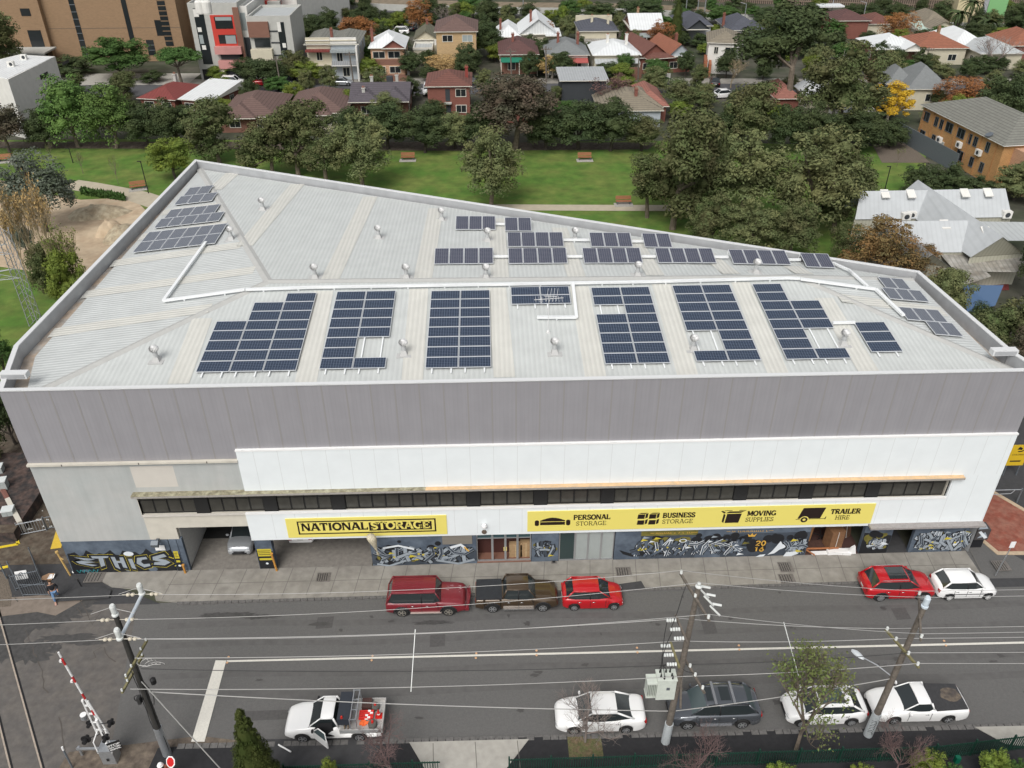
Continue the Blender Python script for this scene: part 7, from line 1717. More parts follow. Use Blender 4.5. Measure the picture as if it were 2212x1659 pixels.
# street row, fronts facing the camera
house('terrace', 'cream parapet terrace half with a red verandah roof', 671,722,172,7.6,14,'hip',1.6,t_gry,w_crm,[(.5,4.2,1.0,1.9),(.6,.8,1.2,1.8)],ch=[(.98,4,2.6)],extra=[('parapet',0,1,7.5,8.9,-.2,.2,w_crm),('cornice',0,1,8.3,8.45,-.35,-.2,w_wht),('verandah_roof',0,1,6.2,6.6,-1.5,-.2,r_red),('balcony_floor',0,1,3.3,3.5,-1.5,-.01,w_crm)])
house('terrace', 'pale blue terrace half with an iron lace balcony', 723,778,172,7.6,14,'hip',1.6,t_gry,w_blu,[(.3,4.0,1.0,2.0),(.5,.8,1.2,1.8)],extra=[('parapet',0,1,7.5,8.9,-.2,.2,w_wht),('cornice',0,1,8.3,8.45,-.35,-.2,w_crm),('verandah_roof',0,1,6.1,6.6,-1.6,-.2,r_gg),('balcony_floor',0,1,3.3,3.5,-1.6,-.01,w_wht),('party_wall',.97,1.03,0,7.4,-1.7,-.01,w_wht),('railing',.02,.97,3.5,4.4,-1.6,-1.55,mat('iron_lace', (.35,.36,.37), .6, kind='ribx', p1=.35, p2=.9))])
house('townhouse', 'two storey banded brick house with a bright white roof and red front gable', 806,876,167,6.4,11,'hip',3.2,r_wht,w_pch,[(.24,4.2,2.2,1.3),(.7,4.2,2.2,1.3),(.24,1.0,2.0,1.3),(.7,1.0,2.0,1.3)],wings=[(.42,1.0,-.6,6,'gy',2.2)],ch=[(-.0,5,3.4)],gm=w_red,extra=[('brick_band',0,1,2.7,3.9,-.04,-.001,w_brn),('outer_stair',1.04,1.14,0,5.0,1,3,w_wht),('planter',.0,1.0,0,.9,-1.6,-1.0,w_brn)])
house('cottage', 'khaki tiled cottage with a pale front gable and chimney behind the brick house', 899,944,118,3.6,11,'gy',2.6,t_khk,w_crm,(),ch=[(.5,9,3.4)],gm=w_crm)
house('townhouse', 'cream brick two storey flats with a brown hipped roof behind the golden tree', 946,1030,150,8.4,13,'hip',3.0,t_brn,w_cb,[(.28,6.2,1.9,1.3),(.78,6.2,1.9,1.3,g_lt)],extra=[('air_conditioner',-.06,-.01,5.3,6.2,.5,1.2,w_wht)])
house('garage', 'low cream outbuilding with a flat roof beside the cream brick flats', 895,935,135,3.0,7,'flat',0,r_lgr,w_crm,())
house('cottage', 'white hip roofed cottage with a tall red chimney at top centre', 1078,1122,112,3.6,13,'hip',3.0,r_wht,w_brn,(),ch=[(.1,5,3.6)])
house('cottage', 'white steep gabled house with a curved side roof behind weeping trees', 1125,1200,110,4.0,14,'gy',4.6,r_wht,w_crm,[(.85,1.2,1.4,1.5)],ch=[(.3,4,5.4)],gm=r_wht,wings=[(.75,1.08,-2.0,5,'skil',.6)])
house('terrace', 'hip roofed villa with a green awning over its verandah', 1082,1160,160,4.4,13,'hip',3.0,t_brd,w_brn,[(.3,1,1.4,1.8),(.7,1,1.4,1.8)],ch=[(.35,5,3.8)],awn=(0,1,3.7,1.8,mat('awning_green', (.015,.16,.1), .7)))
house('terrace', 'slate grey villa with a dusty red awning and two brick chimneys', 1182,1268,162,4.4,13,'hip',3.0,t_slg,w_wht,[(.3,1,1.4,1.8),(.75,1,1.4,1.8)],ch=[(.3,6,4.0),(.8,6,4.0)],awn=(0,1,3.7,1.8,mat('awning_red', (.36,.09,.08), .7)))
house('terrace', 'bright white roofed villa with two white chimneys', 1282,1378,162,4.4,13,'hip',2.6,r_wht,w_crm,[(.3,1,1.4,1.8),(.75,1,1.4,1.8)],ch=[(.35,6,3.6),(.78,6,3.8)],cm=w_wht,awn=(0,1,3.6,1.8,r_lgr))
house('cottage', 'brownish red tiled cottage with its roof ridge slanting away', 1380,1440,158,3.6,14,'gy',3.6,t_red,w_red,W2(1),rot=14,ch=[(.1,11,3.0)],gm=w_red,wings=[(.2,1.1,-1.5,4,'hip',2.0)])
house('cottage', 'orange red tiled cottage with a white gable trim', 1440,1490,156,3.6,13,'gy',3.4,t_org,w_red,W2(1),rot=12,ch=[(.9,8,3.6)],gm=w_blu)
house('townhouse', 'white two storey house with a tan tiled hip roof and brick steps', 1525,1590,160,6.8,11,'hip',2.4,t_tan,w_wht,[(.7,4.4,2.0,1.4),(.25,4.4,.7,1.4)],rot=-12,extra=[('outer_stair',-.1,.0,0,3.6,-3.5,2,mat('brick_steps', (.33,.12,.06), .8, kind='boards', p1=.35, p2=.6)),('outer_stair',.06,.14,0,3.0,-3.5,-.01,MATS.get('brick_steps') or w_red)])
house('townhouse', 'slate roofed villa with white parapet and two cream chimneys', 1252,1330,112,5.0,12,'hip',2.4,t_sl,w_crm,(),ch=[(.35,4,3.2),(.8,4,3.2)],cm=w_crm,extra=[('rear_parapet',-.02,1.02,5.0,6.6,11.5,12,w_crm),('lean_to',.02,.98,2.6,3.2,-4.5,-.1,r_dirty),('rear_wall',.05,.4,0,2.6,-4.2,-.1,w_drk)])
house('townhouse', 'white metal roofed brick house with white parapet ends and one chimney', 1362,1428,105,4.6,13,'gx',3.6,r_wht,w_brn,(),ch=[(.3,7,4.4)],cm=w_tan,gm=w_brn,awn=(.1,.8,3.8,2.0,r_gg))
house('cottage', 'dark slate house with a white open gable facing the street', 1468,1532,92,4.2,14,'hip',2.6,t_sl,w_gry,(),wings=[(.1,.75,-5,4,'gy',3.0)],gm=w_drk)
house('cottage', 'dark slate hipped house right of the round lime tree', 1572,1640,100,4.0,14,'hip',3.2,t_sl,w_gry,(),ch=[(-.05,6,3.2)],wings=[(.5,1.1,-3,6,'hip',2.4)])
house('townhouse', 'maroon roofed brick house partly behind the tall gum crown', 1800,1870,84,4.6,11,'hip',2.4,t_brd,w_red,(),extra=[('rear_roof',-.1,.7,5.8,6.2,12,16,r_wht)])
house('cottage', 'dull red tiled cottage under the bare rust tree', 1868,1930,82,3.6,10,'hip',2.4,t_red,w_crm,())
house('cottage', 'cottage with tan tiles and a mint green metal front roof', 1988,2048,84,3.4,13,'hip',3.6,t_tan,w_crm,(),wings=[(.0,.9,-4,6,'gy',2.2)])
house('cottage', 'pale mint roofed wing facing the palms', 1984,2040,92,2.8,7,'skil',1.6,r_mnt,w_crm,(),sidewin=False)
house('apartment_block', 'pale yellow three storey block behind the palm', 2058,2112,60,11,12,'flat',0,r_lgr,mat('wall_lemon', (.55,.48,.3), .8),(),rot=-10)
house('apartment_block', 'lime green and blue walled block with a white roof at the top right', 2122,2160,62,9,10,'flat',0,r_wht,mat('wall_lime', (.2,.42,.18), .8),(),rot=-8,extra=[('blue_wall',-.25,-.02,0,8,.0,6,w_gry)])
house('cottage', 'white roofed cottage with a small gable left of the orange tiles', 1886,1978,140,3.6,12,'hip',3.0,r_wht,w_brn,(),wings=[(.55,1.0,-2,6,'gy',2.0)],gm=w_wht)
house('bungalow', 'bright orange tiled bungalow behind the leaning pole', 1970,2080,140,3.8,12,'hip',3.4,t_org,w_crm,W2(1),ch=[(.6,6,4.0)],cm=w_tan)
house('cottage', 'white roofed house between the orange bungalow and the bare tree', 2050,2120,132,3.8,14,'hip',3.2,r_wht,w_wht,())
house('cottage', 'orange tiled house cut by the right edge of the frame', 2176,2250,136,4.0,12,'hip',3.6,t_org,w_red,())
house('cottage', 'light grey roofed house beneath the large bare tree', 2110,2200,150,3.6,13,'hip',2.8,r_lgr,w_crm,())
house('villa_house', 'slate grey pyramid roofed villa with cream walls left of the rust tree', 1952,2036,238,4.2,11,'hip',4.6,t_slg,w_crm,[(.6,1.8,1.6,1.3)],rot=-4,wings=[(-.35,.3,4,12,'hip',3.4)],ch=())
house('cottage', 'white roofed cottage glimpsed between dark gums, left', 1745,1800,250,3.4,9,'gy',2.4,r_wht,w_crm,(),gm=w_crm)
house('cottage', 'white roofed cottage glimpsed behind the yellow tree', 1822,1885,280,3.2,9,'gy',2.2,r_wht,w_wht,(),gm=w_wht)
house('cottage', 'terracotta roofed cottage seen under the tall gum canopy', 1672,1720,250,3.4,10,'hip',2.4,t_pnk,w_red,())
# ---- large tan brick building
a, b_ = P(-220,112), P(388,118); Yt = 186
tb = empty('brick_block', (-70, Yt, 0), 0, 'huge tan brick institutional building with narrow dark window slots at top left', 'building')
X = lambda x, y=115: PY(x, y, Yt).x
mb = MB(); mb.box(X(-260), Yt, 0, X(398,100), Yt+40, 34); mb.box(X(398,100), Yt+6, 0, X(440,90), Yt+40, 34); mb.box(X(-260), Yt-1.2, 0, X(118,110), Yt-.0, 34)
mb.build('wall', w_tan, tb, world=True)
def slot(x0, x1, z0, z1, y=Yt, n=0, nm_='window'):
    m = MB(); m.box(x0, y-.06, z0, x1, y-.01, z1); f_ = m.build(nm_, g_dk, tb, world=True)
    if n: 
        m = MB(); [m.box(x0, y-.09, z0+(z1-z0)*k/n-.06, x1, y-.061, z0+(z1-z0)*k/n+.06) for k in range(1, n)]; m.build('mullion', w_tan if nm_ == 'louvre' else m_steeld, f_, world=True)
xs_ = X(190,116); slot(xs_-1.1, xs_, .2, 30, n=22); xs_ = X(299,118); slot(xs_-1.0, xs_, 4, 30, n=0); xs_ = X(380,118); slot(xs_-1.6, xs_, 3, 28, n=26, nm_='louvre')
slot(X(78), X(98), 9.2, 10.6, Yt-1.2); slot(X(80), X(108), 1.4, 6.5, Yt-1.2); slot(X(322,118), X(338,118), 1.2, 4.2, n=3); slot(X(348,112), X(362,112), 5, 8)
for k in (6.5, 13, 19.5, 26): MB().box(X(118,110), Yt-.02, k, X(398,100), Yt-.005, k+.08).build('joint_line', m_joint, tb, world=True)
tagbox = MB(); tagbox.box(X(15), Yt-7, 3.0, X(132), Yt-1.3, 3.3, 0); tagbox.box(X(20), Yt-6.8, 0, X(126), Yt-5, 3.0, 1); o = tagbox.build('carport', [w_con, w_drk], origin=(X(70), Yt-4, 0)); tag(o, 'low flat roofed concrete carport in front of the tan brick building', 'carport')
# ---- white modern house at the left edge
wl = empty('modern_house', (P(60,215).x, P(60,215).y, 0), 0, 'boxy white two level modern house at the upper left edge', 'house')
def slabat(pts, z0, z1, m, nm_, par): mb = MB(); mb.slab([tuple(P(x, y, z1).xy) for x, y in pts], z0, z1); return mb.build(nm_, m, par, world=True)
slabat([(-90,150),(17,172),(119,122),(40,118)], 0, 9, w_wht, 'upper_block', wl); slabat([(32,207),(52,214),(137,172),(118,162)], 0, 5.2, w_wht, 'lower_block', wl)
slabat([(-86,149),(15,170),(115,123),(40,119)], 9.0, 9.05, r_wht, 'roof', wl)
for (x, y, z, w_, h_) in ((42,168,6.8,2.6,.7),(108,138,7.2,2.4,.5),(105,198,3.0,1.2,.9)):
    q = P(x, y, z); a = P(17,172,9); b2 = P(119,122,9); d = (b2-a).normalized(); n_ = Vector((d.y,-d.x,0)); 
    if z > 4: t = (Vector((q.x,q.y,0))-Vector((a.x,a.y,0))).dot(d); q = a+d*t; q.z = z
    else: a2 = P(52,214,5.2); t = 9; q = a2+d*t; q.z = z
    m = MB(); m.obox(q+n_*.01-d*w_/2, d*w_, n_*.06, (0,0,h_)); m.build('window', g_dk, wl, world=True)
m = MB(); q = P(17,172,9); m.box(q.x-6,q.y-.3,3.2,q.x-.4,q.y-.02,8); 
for (x, y) in ((52,128),(25,143)):
    q = P(x, y, 9.1); m = MB(); m.box(-.5,-.3,0,.5,.3,.8,0); m.cyl((.1,-.31,.4),(.1,-.3,.4),.28,.28,10,1); o = m.build('rooftop_unit', [w_wht, w_drk]); o.location = (q.x, q.y, 9.06); tag(o, 'white air conditioner on the flat roof of the modern house, '+('farther one' if x > 30 else 'nearer one'), 'air conditioner')
# ---- apartments
def block(lab, xl, xr, yb, H_, depth, wm, feats, rot=0, roofm=None):
    a, b_ = P(xl, yb), P(xr, yb); w = b_.x-a.x; r_ = empty('apartment_block', Vector(((a.x+b_.x)/2, (a.y+b_.y)/2, 0)), R(rot), lab, 'building'); MB().box(-w/2,0,0,w/2,depth,H_).build('wall', wm, r_)
    mb = MB(); mb.box(-w/2+.3,.3,H_,w/2-.3,depth-.3,H_+.03,0); [mb.box(*q,1) for q in ((-w/2,-.0,H_,w/2,.3,H_+.5),(-w/2,depth-.3,H_,w/2,depth,H_+.5),(-w/2,.3,H_,-w/2+.3,depth-.3,H_+.5),(w/2-.3,.3,H_,w/2,depth-.3,H_+.5))]; mb.build('roof', [r_lgr, wm], r_)
    for (nm_, u0, u1, z0, z1, d, m_) in feats:
        MB().box(-w/2+w*u0, -d, H_*z0, -w/2+w*u1, -.004*(1+feats.index((nm_,u0,u1,z0,z1,d,m_))%3), H_*z1).build(nm_, m_, r_)
    return r_
w_pk = wallm('pink', (.52,.25,.23)); w_rd = wallm('signal_red', (.5,.05,.035))
block('concrete apartment block with a red framed window wall and pink balconies', 437,538,172,13.2,12,w_con,
 [('window_strip',.1,.3,.22,.97,.06,g_dk),('white_panel',.1,.2,.86,.96,.1,w_wht),('white_panel',.12,.2,.66,.72,.1,w_wht),('teal_panel',.12,.2,.5,.62,.1,g_lt),('white_panel',.14,.22,.42,.48,.1,w_wht),('red_frame',.42,.9,.47,.88,.14,w_rd),('window',.5,.86,.7,.86,.18,g_dk),('blind',.52,.85,.81,.855,.2,g_lt),('window',.52,.88,.5,.62,.18,g_dk),('blind',.66,.87,.5,.61,.2,g_lt),('balcony',.42,.97,.37,.47,1.2,w_pk),('dark_recess',.5,.97,.29,.37,.3,w_drk),('balcony',.45,1.0,.17,.28,1.2,w_pk),('brick_pier',.9,1.02,.28,.98,.3,w_brn),('garage_opening',.05,.42,.0,.15,.1,m_blk),('dark_recess',.55,1.0,.0,.16,.3,w_drk),('canopy_pier',.42,.55,0,.16,1.0,w_crm)])
block('right hand concrete apartment wing with a cream balcony and dark cladding', 556,645,176,11.2,12,w_con,
 [('dark_cladding',.0,.48,.72,.96,.5,w_brn),('window',.1,.46,.56,.7,.2,g_dk),('balcony',.0,.5,.36,.54,1.2,w_crm),('dark_recess',.02,.48,.1,.36,.2,w_drk),('window_strip',.68,.84,.1,.95,.06,g_dk),('white_panel',.68,.76,.8,.95,.09,w_wht),('white_panel',.74,.82,.55,.62,.09,w_wht),('teal_panel',.7,.8,.35,.5,.09,g_lt),('shadow_line',.48,.68,.8,.82,.1,w_drk),('shadow_line',.48,.68,.62,.64,.1,w_drk),('shadow_line',.48,.68,.42,.44,.1,w_drk)])
block('middle glazed apartment wing with dark infill between the two concrete blocks', 539,557,168,12.4,14,w_wht,[('window',.1,.7,.7,.95,.06,g_lt),('dark_infill',.05,.95,.05,.6,.1,w_drk)])
block('rear apartment wing with a salmon wall and stepped balconies at the top edge', 505,565,118,13,12,w_wht,[('window',.1,.4,.6,.9,.1,g_dk),('window',.5,.9,.6,.9,.1,g_dk)])
block('salmon painted apartment block at the top edge', 575,612,96,13.0,10,w_pk,[('red_recess',.2,.6,.3,.7,.1,w_rd),('balcony',.5,1.2,.6,.7,1.2,w_con)])
block('long pale terrace roofed wing stepping back to the freeway', 600,655,88,9,26,w_wht,[('window',.1,.3,.4,.8,.1,g_dk),('window',.6,.9,.4,.8,.1,g_dk)],rot=-18)
for (x, y) in ((435,30),(449,30)): q = P(x, y, 13.2); m = MB(); m.lathe((0,0,0), [(.8,0),(.85,.2),(.85,1.9),(.6,2.2)], 14); o = m.build('water_tank', w_wht); o.location = (q.x, q.y, 13.24); tag(o, 'round white water tank on the apartment roof, '+('left one' if x < 440 else 'right one'), 'tank', 'tanks on the apartment roof')
# ---- orange brick flats at right
a = P(1976,308); b_ = P(2142,403); d = (b_-a); L_ = d.length; ang = math.atan2(d.y, d.x)
of = empty('flats_block', (a.x, a.y, 0), ang, 'orange brick two storey flats with a long grey tiled hip roof at the right edge', 'building'); Dp = 11; L_ = L_
MB().box(0,0,0,L_,Dp,5.6).build('wall', w_org, of); mb = MB(); hiproof(mb, 0, L_, 0, Dp, 5.7, 2.4); mb.build('roof', [t_gry, w_wht, w_org], of)
for k, (u, z) in enumerate(((.06,3.7),(.06,1.0),(.2,3.7),(.27,3.7),(.37,3.8),(.22,1.2),(.34,.9),(.52,3.8),(.63,3.7),(.58,1.0),(.7,3.7),(.72,1.0),(.84,3.8),(.84,1.0))): window(of, L_*u, 0, z, 1.5 if k in (0,1,4,7,9) else .7, 1.2, 'x', f_wht if k == 6 else m_steeld, g_lt if k == 6 else g_dk)
for u, z in ((.11,.9),(.31,1.9),(.55,2.6),(.78,2.9)): m = MB(); m.box(L_*u-.5,-.45,z,L_*u+.5,-.05,z+.8,0); m.cyl((L_*u,-.46,z+.4),(L_*u,-.45,z+.4),.28,.28,10,1); m.build('air_conditioner', [w_wht, w_drk], of)
m = MB(); [m.cyl((L_*u,-.08,0),(L_*u,-.08,5.5),.05,n=6) for u in (.03,.16,.3,.46,.62,.76,.93)]; m.build('drain_pipe', mat('pipe_tan', (.4,.2,.08), .7), of)
m = MB(); m.cyl((L_*.83,-.2,6.0),(L_*.83,-.25,6.1),.5,.5,12); m.build('satellite_dish', m_steeld, of); MB().box(L_, 1.5, 0, L_+4, Dp-1, 5.2).build('wing_wall', w_pch, of)
# grey boundary fence of the flats
fa, fb = P(1934,300), P(2060,372); d = fb-fa; s_ = Vector((-d.y,d.x,0)).normalized(); mb = MB(); mb.obox(fa, d, s_*.12, (0,0,2.6)); o = mb.build('boundary_fence', mat('fence_bluegrey', (.12,.14,.15), .6, noise=.1), origin=fa); tag(o, 'tall blue grey sheet fence beside the orange flats', 'fence')
# ---- pale roofed hall, right
hb = P(2040,560); hl = empty('community_hall', (hb.x, hb.y, 0), 0, 'pale metal roofed community hall with several crossing gables at the right', 'hall')
zr_, ze_ = 6.3, 3.7
def Q(x, y, z): return P(x, y, z)
mb = MB(); r0, r1, e0, e1 = Q(1859,413,zr_), Q(2172,407,zr_), Q(1847,474,ze_), Q(2186,469,ze_)
ro = Vector((0, (r0.y-e0.y), 0)); mb.poly([e0,e1,r1,r0],0); mb.poly([r0,r1,Vector((e1.x,2*r1.y-e1.y,ze_)),Vector((e0.x,2*r0.y-e0.y,ze_))],0)
g0, g1 = Q(1983,388,6.6), Q(2167,512,6.2); ga, gb = Q(2097,556,3.6), Q(2212,548,3.6); gd = g0-g1; gdx = gd.copy(); gdx.z = 0
mb.poly([ga, g1, g0, ga+gdx],0); mb.poly([g1, gb, gb+gdx, g0],0)
s0, s1, t0, t1 = Q(1908,478,5.9), Q(2108,476,5.9), Q(1926,546,3.5), Q(2088,545,3.5)
mb.poly([t0,t1,s1,s0],0); mb.poly([s0,s1,Vector((s1.x,2*s1.y-t1.y,3.5)),Vector((s0.x,2*s0.y-t0.y,3.5))],0)
k0, k1, ka, kb = Q(1958,503,4.8), Q(2015,550,4.6), Q(1988,566,3.2), Q(2059,582,3.0); kd = k0-k1; kd.z = 0
mb.poly([ka,k1,k0,ka+kd],0); mb.poly([k1,kb,kb+kd,k0],0)
mb.poly([Q(2031,549,3.2),Q(2225,553,3.2),Q(2215,588,2.5),Q(2063,586,2.55)],1); mb.poly([Q(2065,584,2.55),Q(2125,582,2.55),Q(2142,597,2.4),Q(2092,613,2.3),Q(2070,612,2.3)],1)
mb.poly([Q(2110,478,3.4),Q(2240,480,3.4),Q(2240,520,3.1),Q(2150,520,3.1)],2)
rf = mb.build('roof', [mat('metal_hall', (.44,.46,.47), .5, kind='ribx', p1=.5, p2=.12, noise=.06, nscale=.4), r_dirty, r_lgr], hl, world=True)
mb = MB()
def down(p, z=0): return Vector((p.x, p.y, z))
for a, b_ in ((e0,e1),(t0,t1),(ga,gb),(ka,kb),(e1,r1),(r0,e0),(s0,t0)): mb.poly([down(a)+Vector((0,.15,0)),down(b_)+Vector((0,.15,0)),b_+Vector((0,.15,-.05)),a+Vector((0,.15,-.05))],0)
mb.poly([ga+Vector((0,.1,0)),gb+Vector((0,.1,0)),g1+Vector((0,.1,-.05))],0); mb.poly([ka+Vector((0,.1,0)),kb+Vector((0,.1,0)),k1+Vector((0,.1,-.05))],0)
mb.build('wall', mat('wall_olive_cream', (.42,.41,.33), .8, kind='ribx', p1=.4, p2=.3), hl, world=True)
mb = MB(); 
for p_, q_ in ((Q(2066,614,1.0),Q(2170,616,1.0)),): mb.poly([Q(2080,616,2.0),Q(2168,616,2.0),Q(2150,660,0.6),Q(2090,680,.4)],0)
mb.build('blue_sail', mat('sail_blue', (.06,.11,.2), .7), hl, world=True); slabat([(2085,590),(2175,585),(2180,625),(2082,628)], 0, .08, mat('court_red', (.16,.03,.03), .9), 'red_deck', hl)
for (x, y, z) in ((1911,420,5.9),(1967,420,5.9),(2083,418,5.9),(2133,417,5.9),(2040,486,5.4),(2129,501,5.6)): q = P(x, y, z); m = MB(); m.obox(q+Vector((-.5,-.7,-.2)), (.9,0,0), (0,1.1,.55), (0,-.06,.12)); m.build('skylight', w_wht, rf, world=True)
for (x, y) in ((1955,474),(1966,471),(2172,470)): q = P(x, y, 3.6); m = MB(); m.box(-.5,-.3,0,.5,.3,.8,0); m.cyl((0,-.31,.4),(0,-.3,.4),.3,.3,10,1); o = m.build('air_conditioner', [w_wht, w_drk], hl); o.location = q-wloc(hl)
# ---- freeway furniture
q0, q1 = P(1150,6), P(2350,40)
mb = MB(); a = P(1100,8); b_ = P(2300,44); a.y += 12; b_.y += 12; d = b_-a; mb.obox(a, d, (0,.4,0), (0,0,7), 0); n = 260
for k in range(n): p = a+d*k/n; mb.box(p.x-.12, p.y-.14, 0, p.x+.12, p.y-.01, 7, 1)
for z in (.8,2,3.2,4.4,5.6,6.7): mb.obox(a+Vector((0,-.18,z)), d, (0,.05,0), (0,0,.22), 1)
tag(mb.build('noise_wall', [mat('wall_dark_earth', (.08,.06,.05), .9), mat('lattice_timber', (.22,.17,.13), .9)], origin=a), 'long brown latticed retaining wall beyond the freeway', 'wall')
mb = MB(); pts = [P(x, y+8) for x, y in hwy]
for a, b_ in zip(pts[:-1], pts[1:]): mb.obox(a, b_-a, (0,.3,0), (0,0,1.6))
tag(mb.build('freeway_barrier', w_con, origin=pts[0]), 'low concrete barrier along the near side of the freeway', 'barrier')
for k, (x, y0, y1) in enumerate(((1505,42,-12),(1520,44,-12),(1607,50,8),(1480,40,-5),(1130,30,-20),(1860,62,5),(1790,58,-5))):
    q = P(x, y0); h_ = zat(q.x, q.y, max(y1, -40)); m = MB(); m.cyl((0,0,0),(0,0,min(h_,14)),.14,.09,8); m.cyl((0,0,min(h_,14)-.1),(-1.5,0,min(h_,14)+.3),.06,n=6); o = m.build('light_pole', m_steel); o.location = q; tag(o, 'pale street light mast by the freeway, number %s from the left' % ('first second third fourth fifth sixth seventh'.split()[[1130,1480,1505,1520,1607,1790,1860].index(x)]), 'light pole', 'freeway light masts')
# back street poles
for (x, y0, y1, lab) in ((502,166,92,'timber pole with crossarm before the pink balconies'),(610,205,122,'timber pole rising past the dark SUV'),(764,182,112,'dark pole at the right of the blue terrace'),(1180,178,100,'pole between the green and red awnings'),(1378,180,118,'pole at the right of the white villa'),(1105,172,105,'leaning pale pole with ivy by the cream flats'),(1997,150,102,'leaning pole with crossarm before the orange bungalow'),(1533,195,160,'dark short pole by the black car'),(835,50,25,'thin pole at the rear car park')):
    q = P(x, y0); h_ = min(11, zat(q.x, q.y, y1)); m = MB(); m.cyl((0,0,0),(-.2,0,h_),.16,.11,8); m.box(-1.1,-.06,h_-.6,.9,.06,h_-.45); [m.cyl((t,0,h_-.45),(t,0,h_-.2),.05,n=6) for t in (-1,-.5,.3,.8)]; o = m.build('utility_pole', m_timber); o.location = q; tag(o, lab, 'utility pole', 'poles in the back streets')
# white picket fence, driveway walls
for (x0, x1, y, h_, m_, lab) in ((1396,1447,174,1.3,w_wht,'white picket fence in front of the lime bushes'),(810,880,176,1.0,w_brn,'low brick garden wall before the white roofed house'),(1280,1385,174,2.4,w_brn,'brown brush fence in front of the white villa')):
    a, b_ = P(x0, y), P(x1, y); mb = MB(); mb.obox(a, b_-a, (0,.12,0), (0,0,h_)); [mb.box(a.x+(b_.x-a.x)*k/8-.06, a.y-.05, 0, a.x+(b_.x-a.x)*k/8+.06, a.y, h_+.1) for k in range(9)]; tag(mb.build('garden_fence', m_, origin=a), lab, 'fence')
for (x0, x1, y, h_, m_, lab) in ((430,436,172,1.2,w_crm,''),):
    pass
# park furniture
def bench(x, y, rz, lab):
    r_ = empty('park_bench', P(x, y)+Vector((0,0,.05)), rz, lab, 'bench', 'wooden park benches'); mt = mat('bench_wood', (.3,.12,.06), .7, noise=.1); m = MB(); [m.box(-1.0,-.1+k*.15,.42,1.0,.02+k*.15,.47) for k in range(4)]; m.build('seat', mt, r_)
    m = MB(); [m.obox((-1.0,.5+.05*k,.55+.15*k),(2,0,0),(0,.04,.0),(0,.03,.12)) for k in range(3)]; m.build('backrest', mt, r_); [MB().box(x_-.04,-.05,0,x_+.04,.5,.42).build('leg', m_steeld, r_) for x_ in (-.8,.8)]
    m = MB(); m.box(-1.2,-.7,-.02,1.2,.6,.03); m.build('slab', m_conc2, r_)
bench(881,347,0,'wooden bench on the lawn left of the lone park tree'); bench(1263,347,0,'wooden bench on the lawn right of the lone park tree'); bench(299,410,R(20),'wooden bench beside the path near the far roof corner'); bench(1347,443,0,'wooden bench on its pad by the straight park path'); bench(14,350,R(10),'wooden bench in the shade at the left edge')
def parklamp(x, y, yt, lab): q = P(x, y); h_ = zat(q.x, q.y, yt); m = MB(); m.cyl((0,0,0),(0,0,h_),.07,.06,8); m.box(-.45,-.08,h_,.05,.08,h_+.08); o = m.build('park_lamp', m_blk); o.location = q; tag(o, lab, 'lamp post', 'black park lamps')
parklamp(321,418,349,'black lamp post between the far roof corner and the path'); parklamp(158,352,321,'black lamp post behind the silvery tree'); parklamp(32,357,318,'black lamp post in the dark trees at the left edge'); parklamp(1911,411,360,'black lamp post on the lawn above the pale roofed hall')
# lattice mast at the left
q = P(78,700); m = MB(); hh = 10
for (x, y) in ((-.45,-.45),(.45,-.45),(.45,.45),(-.45,.45)): m.cyl((x,y,0),(x*.8,y*.8,hh),.05,.04,5)
for k in range(12):
    z = k*hh/12; z2 = (k+1)*hh/12
    for a, b_ in (((-.45,-.45),(.45,-.45)),((.45,-.45),(.45,.45)),((.45,.45),(-.45,.45)),((-.45,.45),(-.45,-.45))): m.cyl((a[0],a[1],z),(b_[0],b_[1],z2),.025,n=4)
for zz in (7.5, 5.0):
    for a in (-1,1):
        m.cyl((0,0,zz),(-5,a*1.6,zz+.2),.035,n=4); m.cyl((0,0,zz+1),(-5,a*.3,zz+.2),.035,n=4)
    for k in range(1,5): m.cyl((-k,k*.32,zz),(-k-1,-(k+1)*.32,zz+.1),.025,n=4); m.cyl((-k,-k*.32,zz),(-k,k*.32,zz),.025,n=4)
o = m.build('lattice_mast', mat('lattice_steel', (.33,.34,.35), .5, metal=.3)); o.location = q; tag(o, 'grey steel lattice railway mast at the left edge before the bare poplars', 'mast')
# ---------------------------------------------------------------- vegetation
def leafm(name, c, c2=None, v=.18): return mat('leaf_'+name, c, .75, island=v, rnd=.25, spec=.15, col2=c2, nscale=.35)
LM = {
 'dark': leafm('dark', (0.046,0.068,0.029), (0.065,0.085,0.033)), 'dense': leafm('dense', (0.052,0.111,0.029), (0.072,0.130,0.036)), 'olive': leafm('olive', (.08,.108,.04), (.108,.106,.048)),
 'euc': leafm('euc', (0.111,0.137,0.058), (0.150,0.156,0.065)), 'brown': leafm('brown', (0.104,0.078,0.055), (0.072,0.074,0.046)), 'pepper': leafm('pepper', (0.111,0.182,0.046), (0.078,0.143,0.039)),
 'lime': leafm('lime', (0.156,0.195,0.033), (0.111,0.156,0.033)), 'silver': leafm('silver', (0.156,0.176,0.143), (0.072,0.091,0.058)), 'rust': leafm('rust', (.3,.13,.045), (.22,.11,.05)),
 'rustb': leafm('rustb', (.2,.11,.045), (.12,.1,.045)), 'gold': leafm('gold', (.45,.31,.13), (.35,.24,.1)), 'yellow': leafm('yellow', (.62,.38,.03), (.5,.33,.04)), 'cypress': leafm('cypress', (.035,.055,.012), (.06,.075,.02)), 'purple': leafm('purple', (.17,.09,.085), (.12,.07,.06)), 'street': leafm('street', (.11,.16,.045), (.15,.16,.06))}
m_twig = mat('twig', (.23,.19,.17), .9); m_twigp = mat('twig_purple', (.16,.105,.1), .9); m_twigg = mat('twig_tan', (.3,.24,.15), .9)
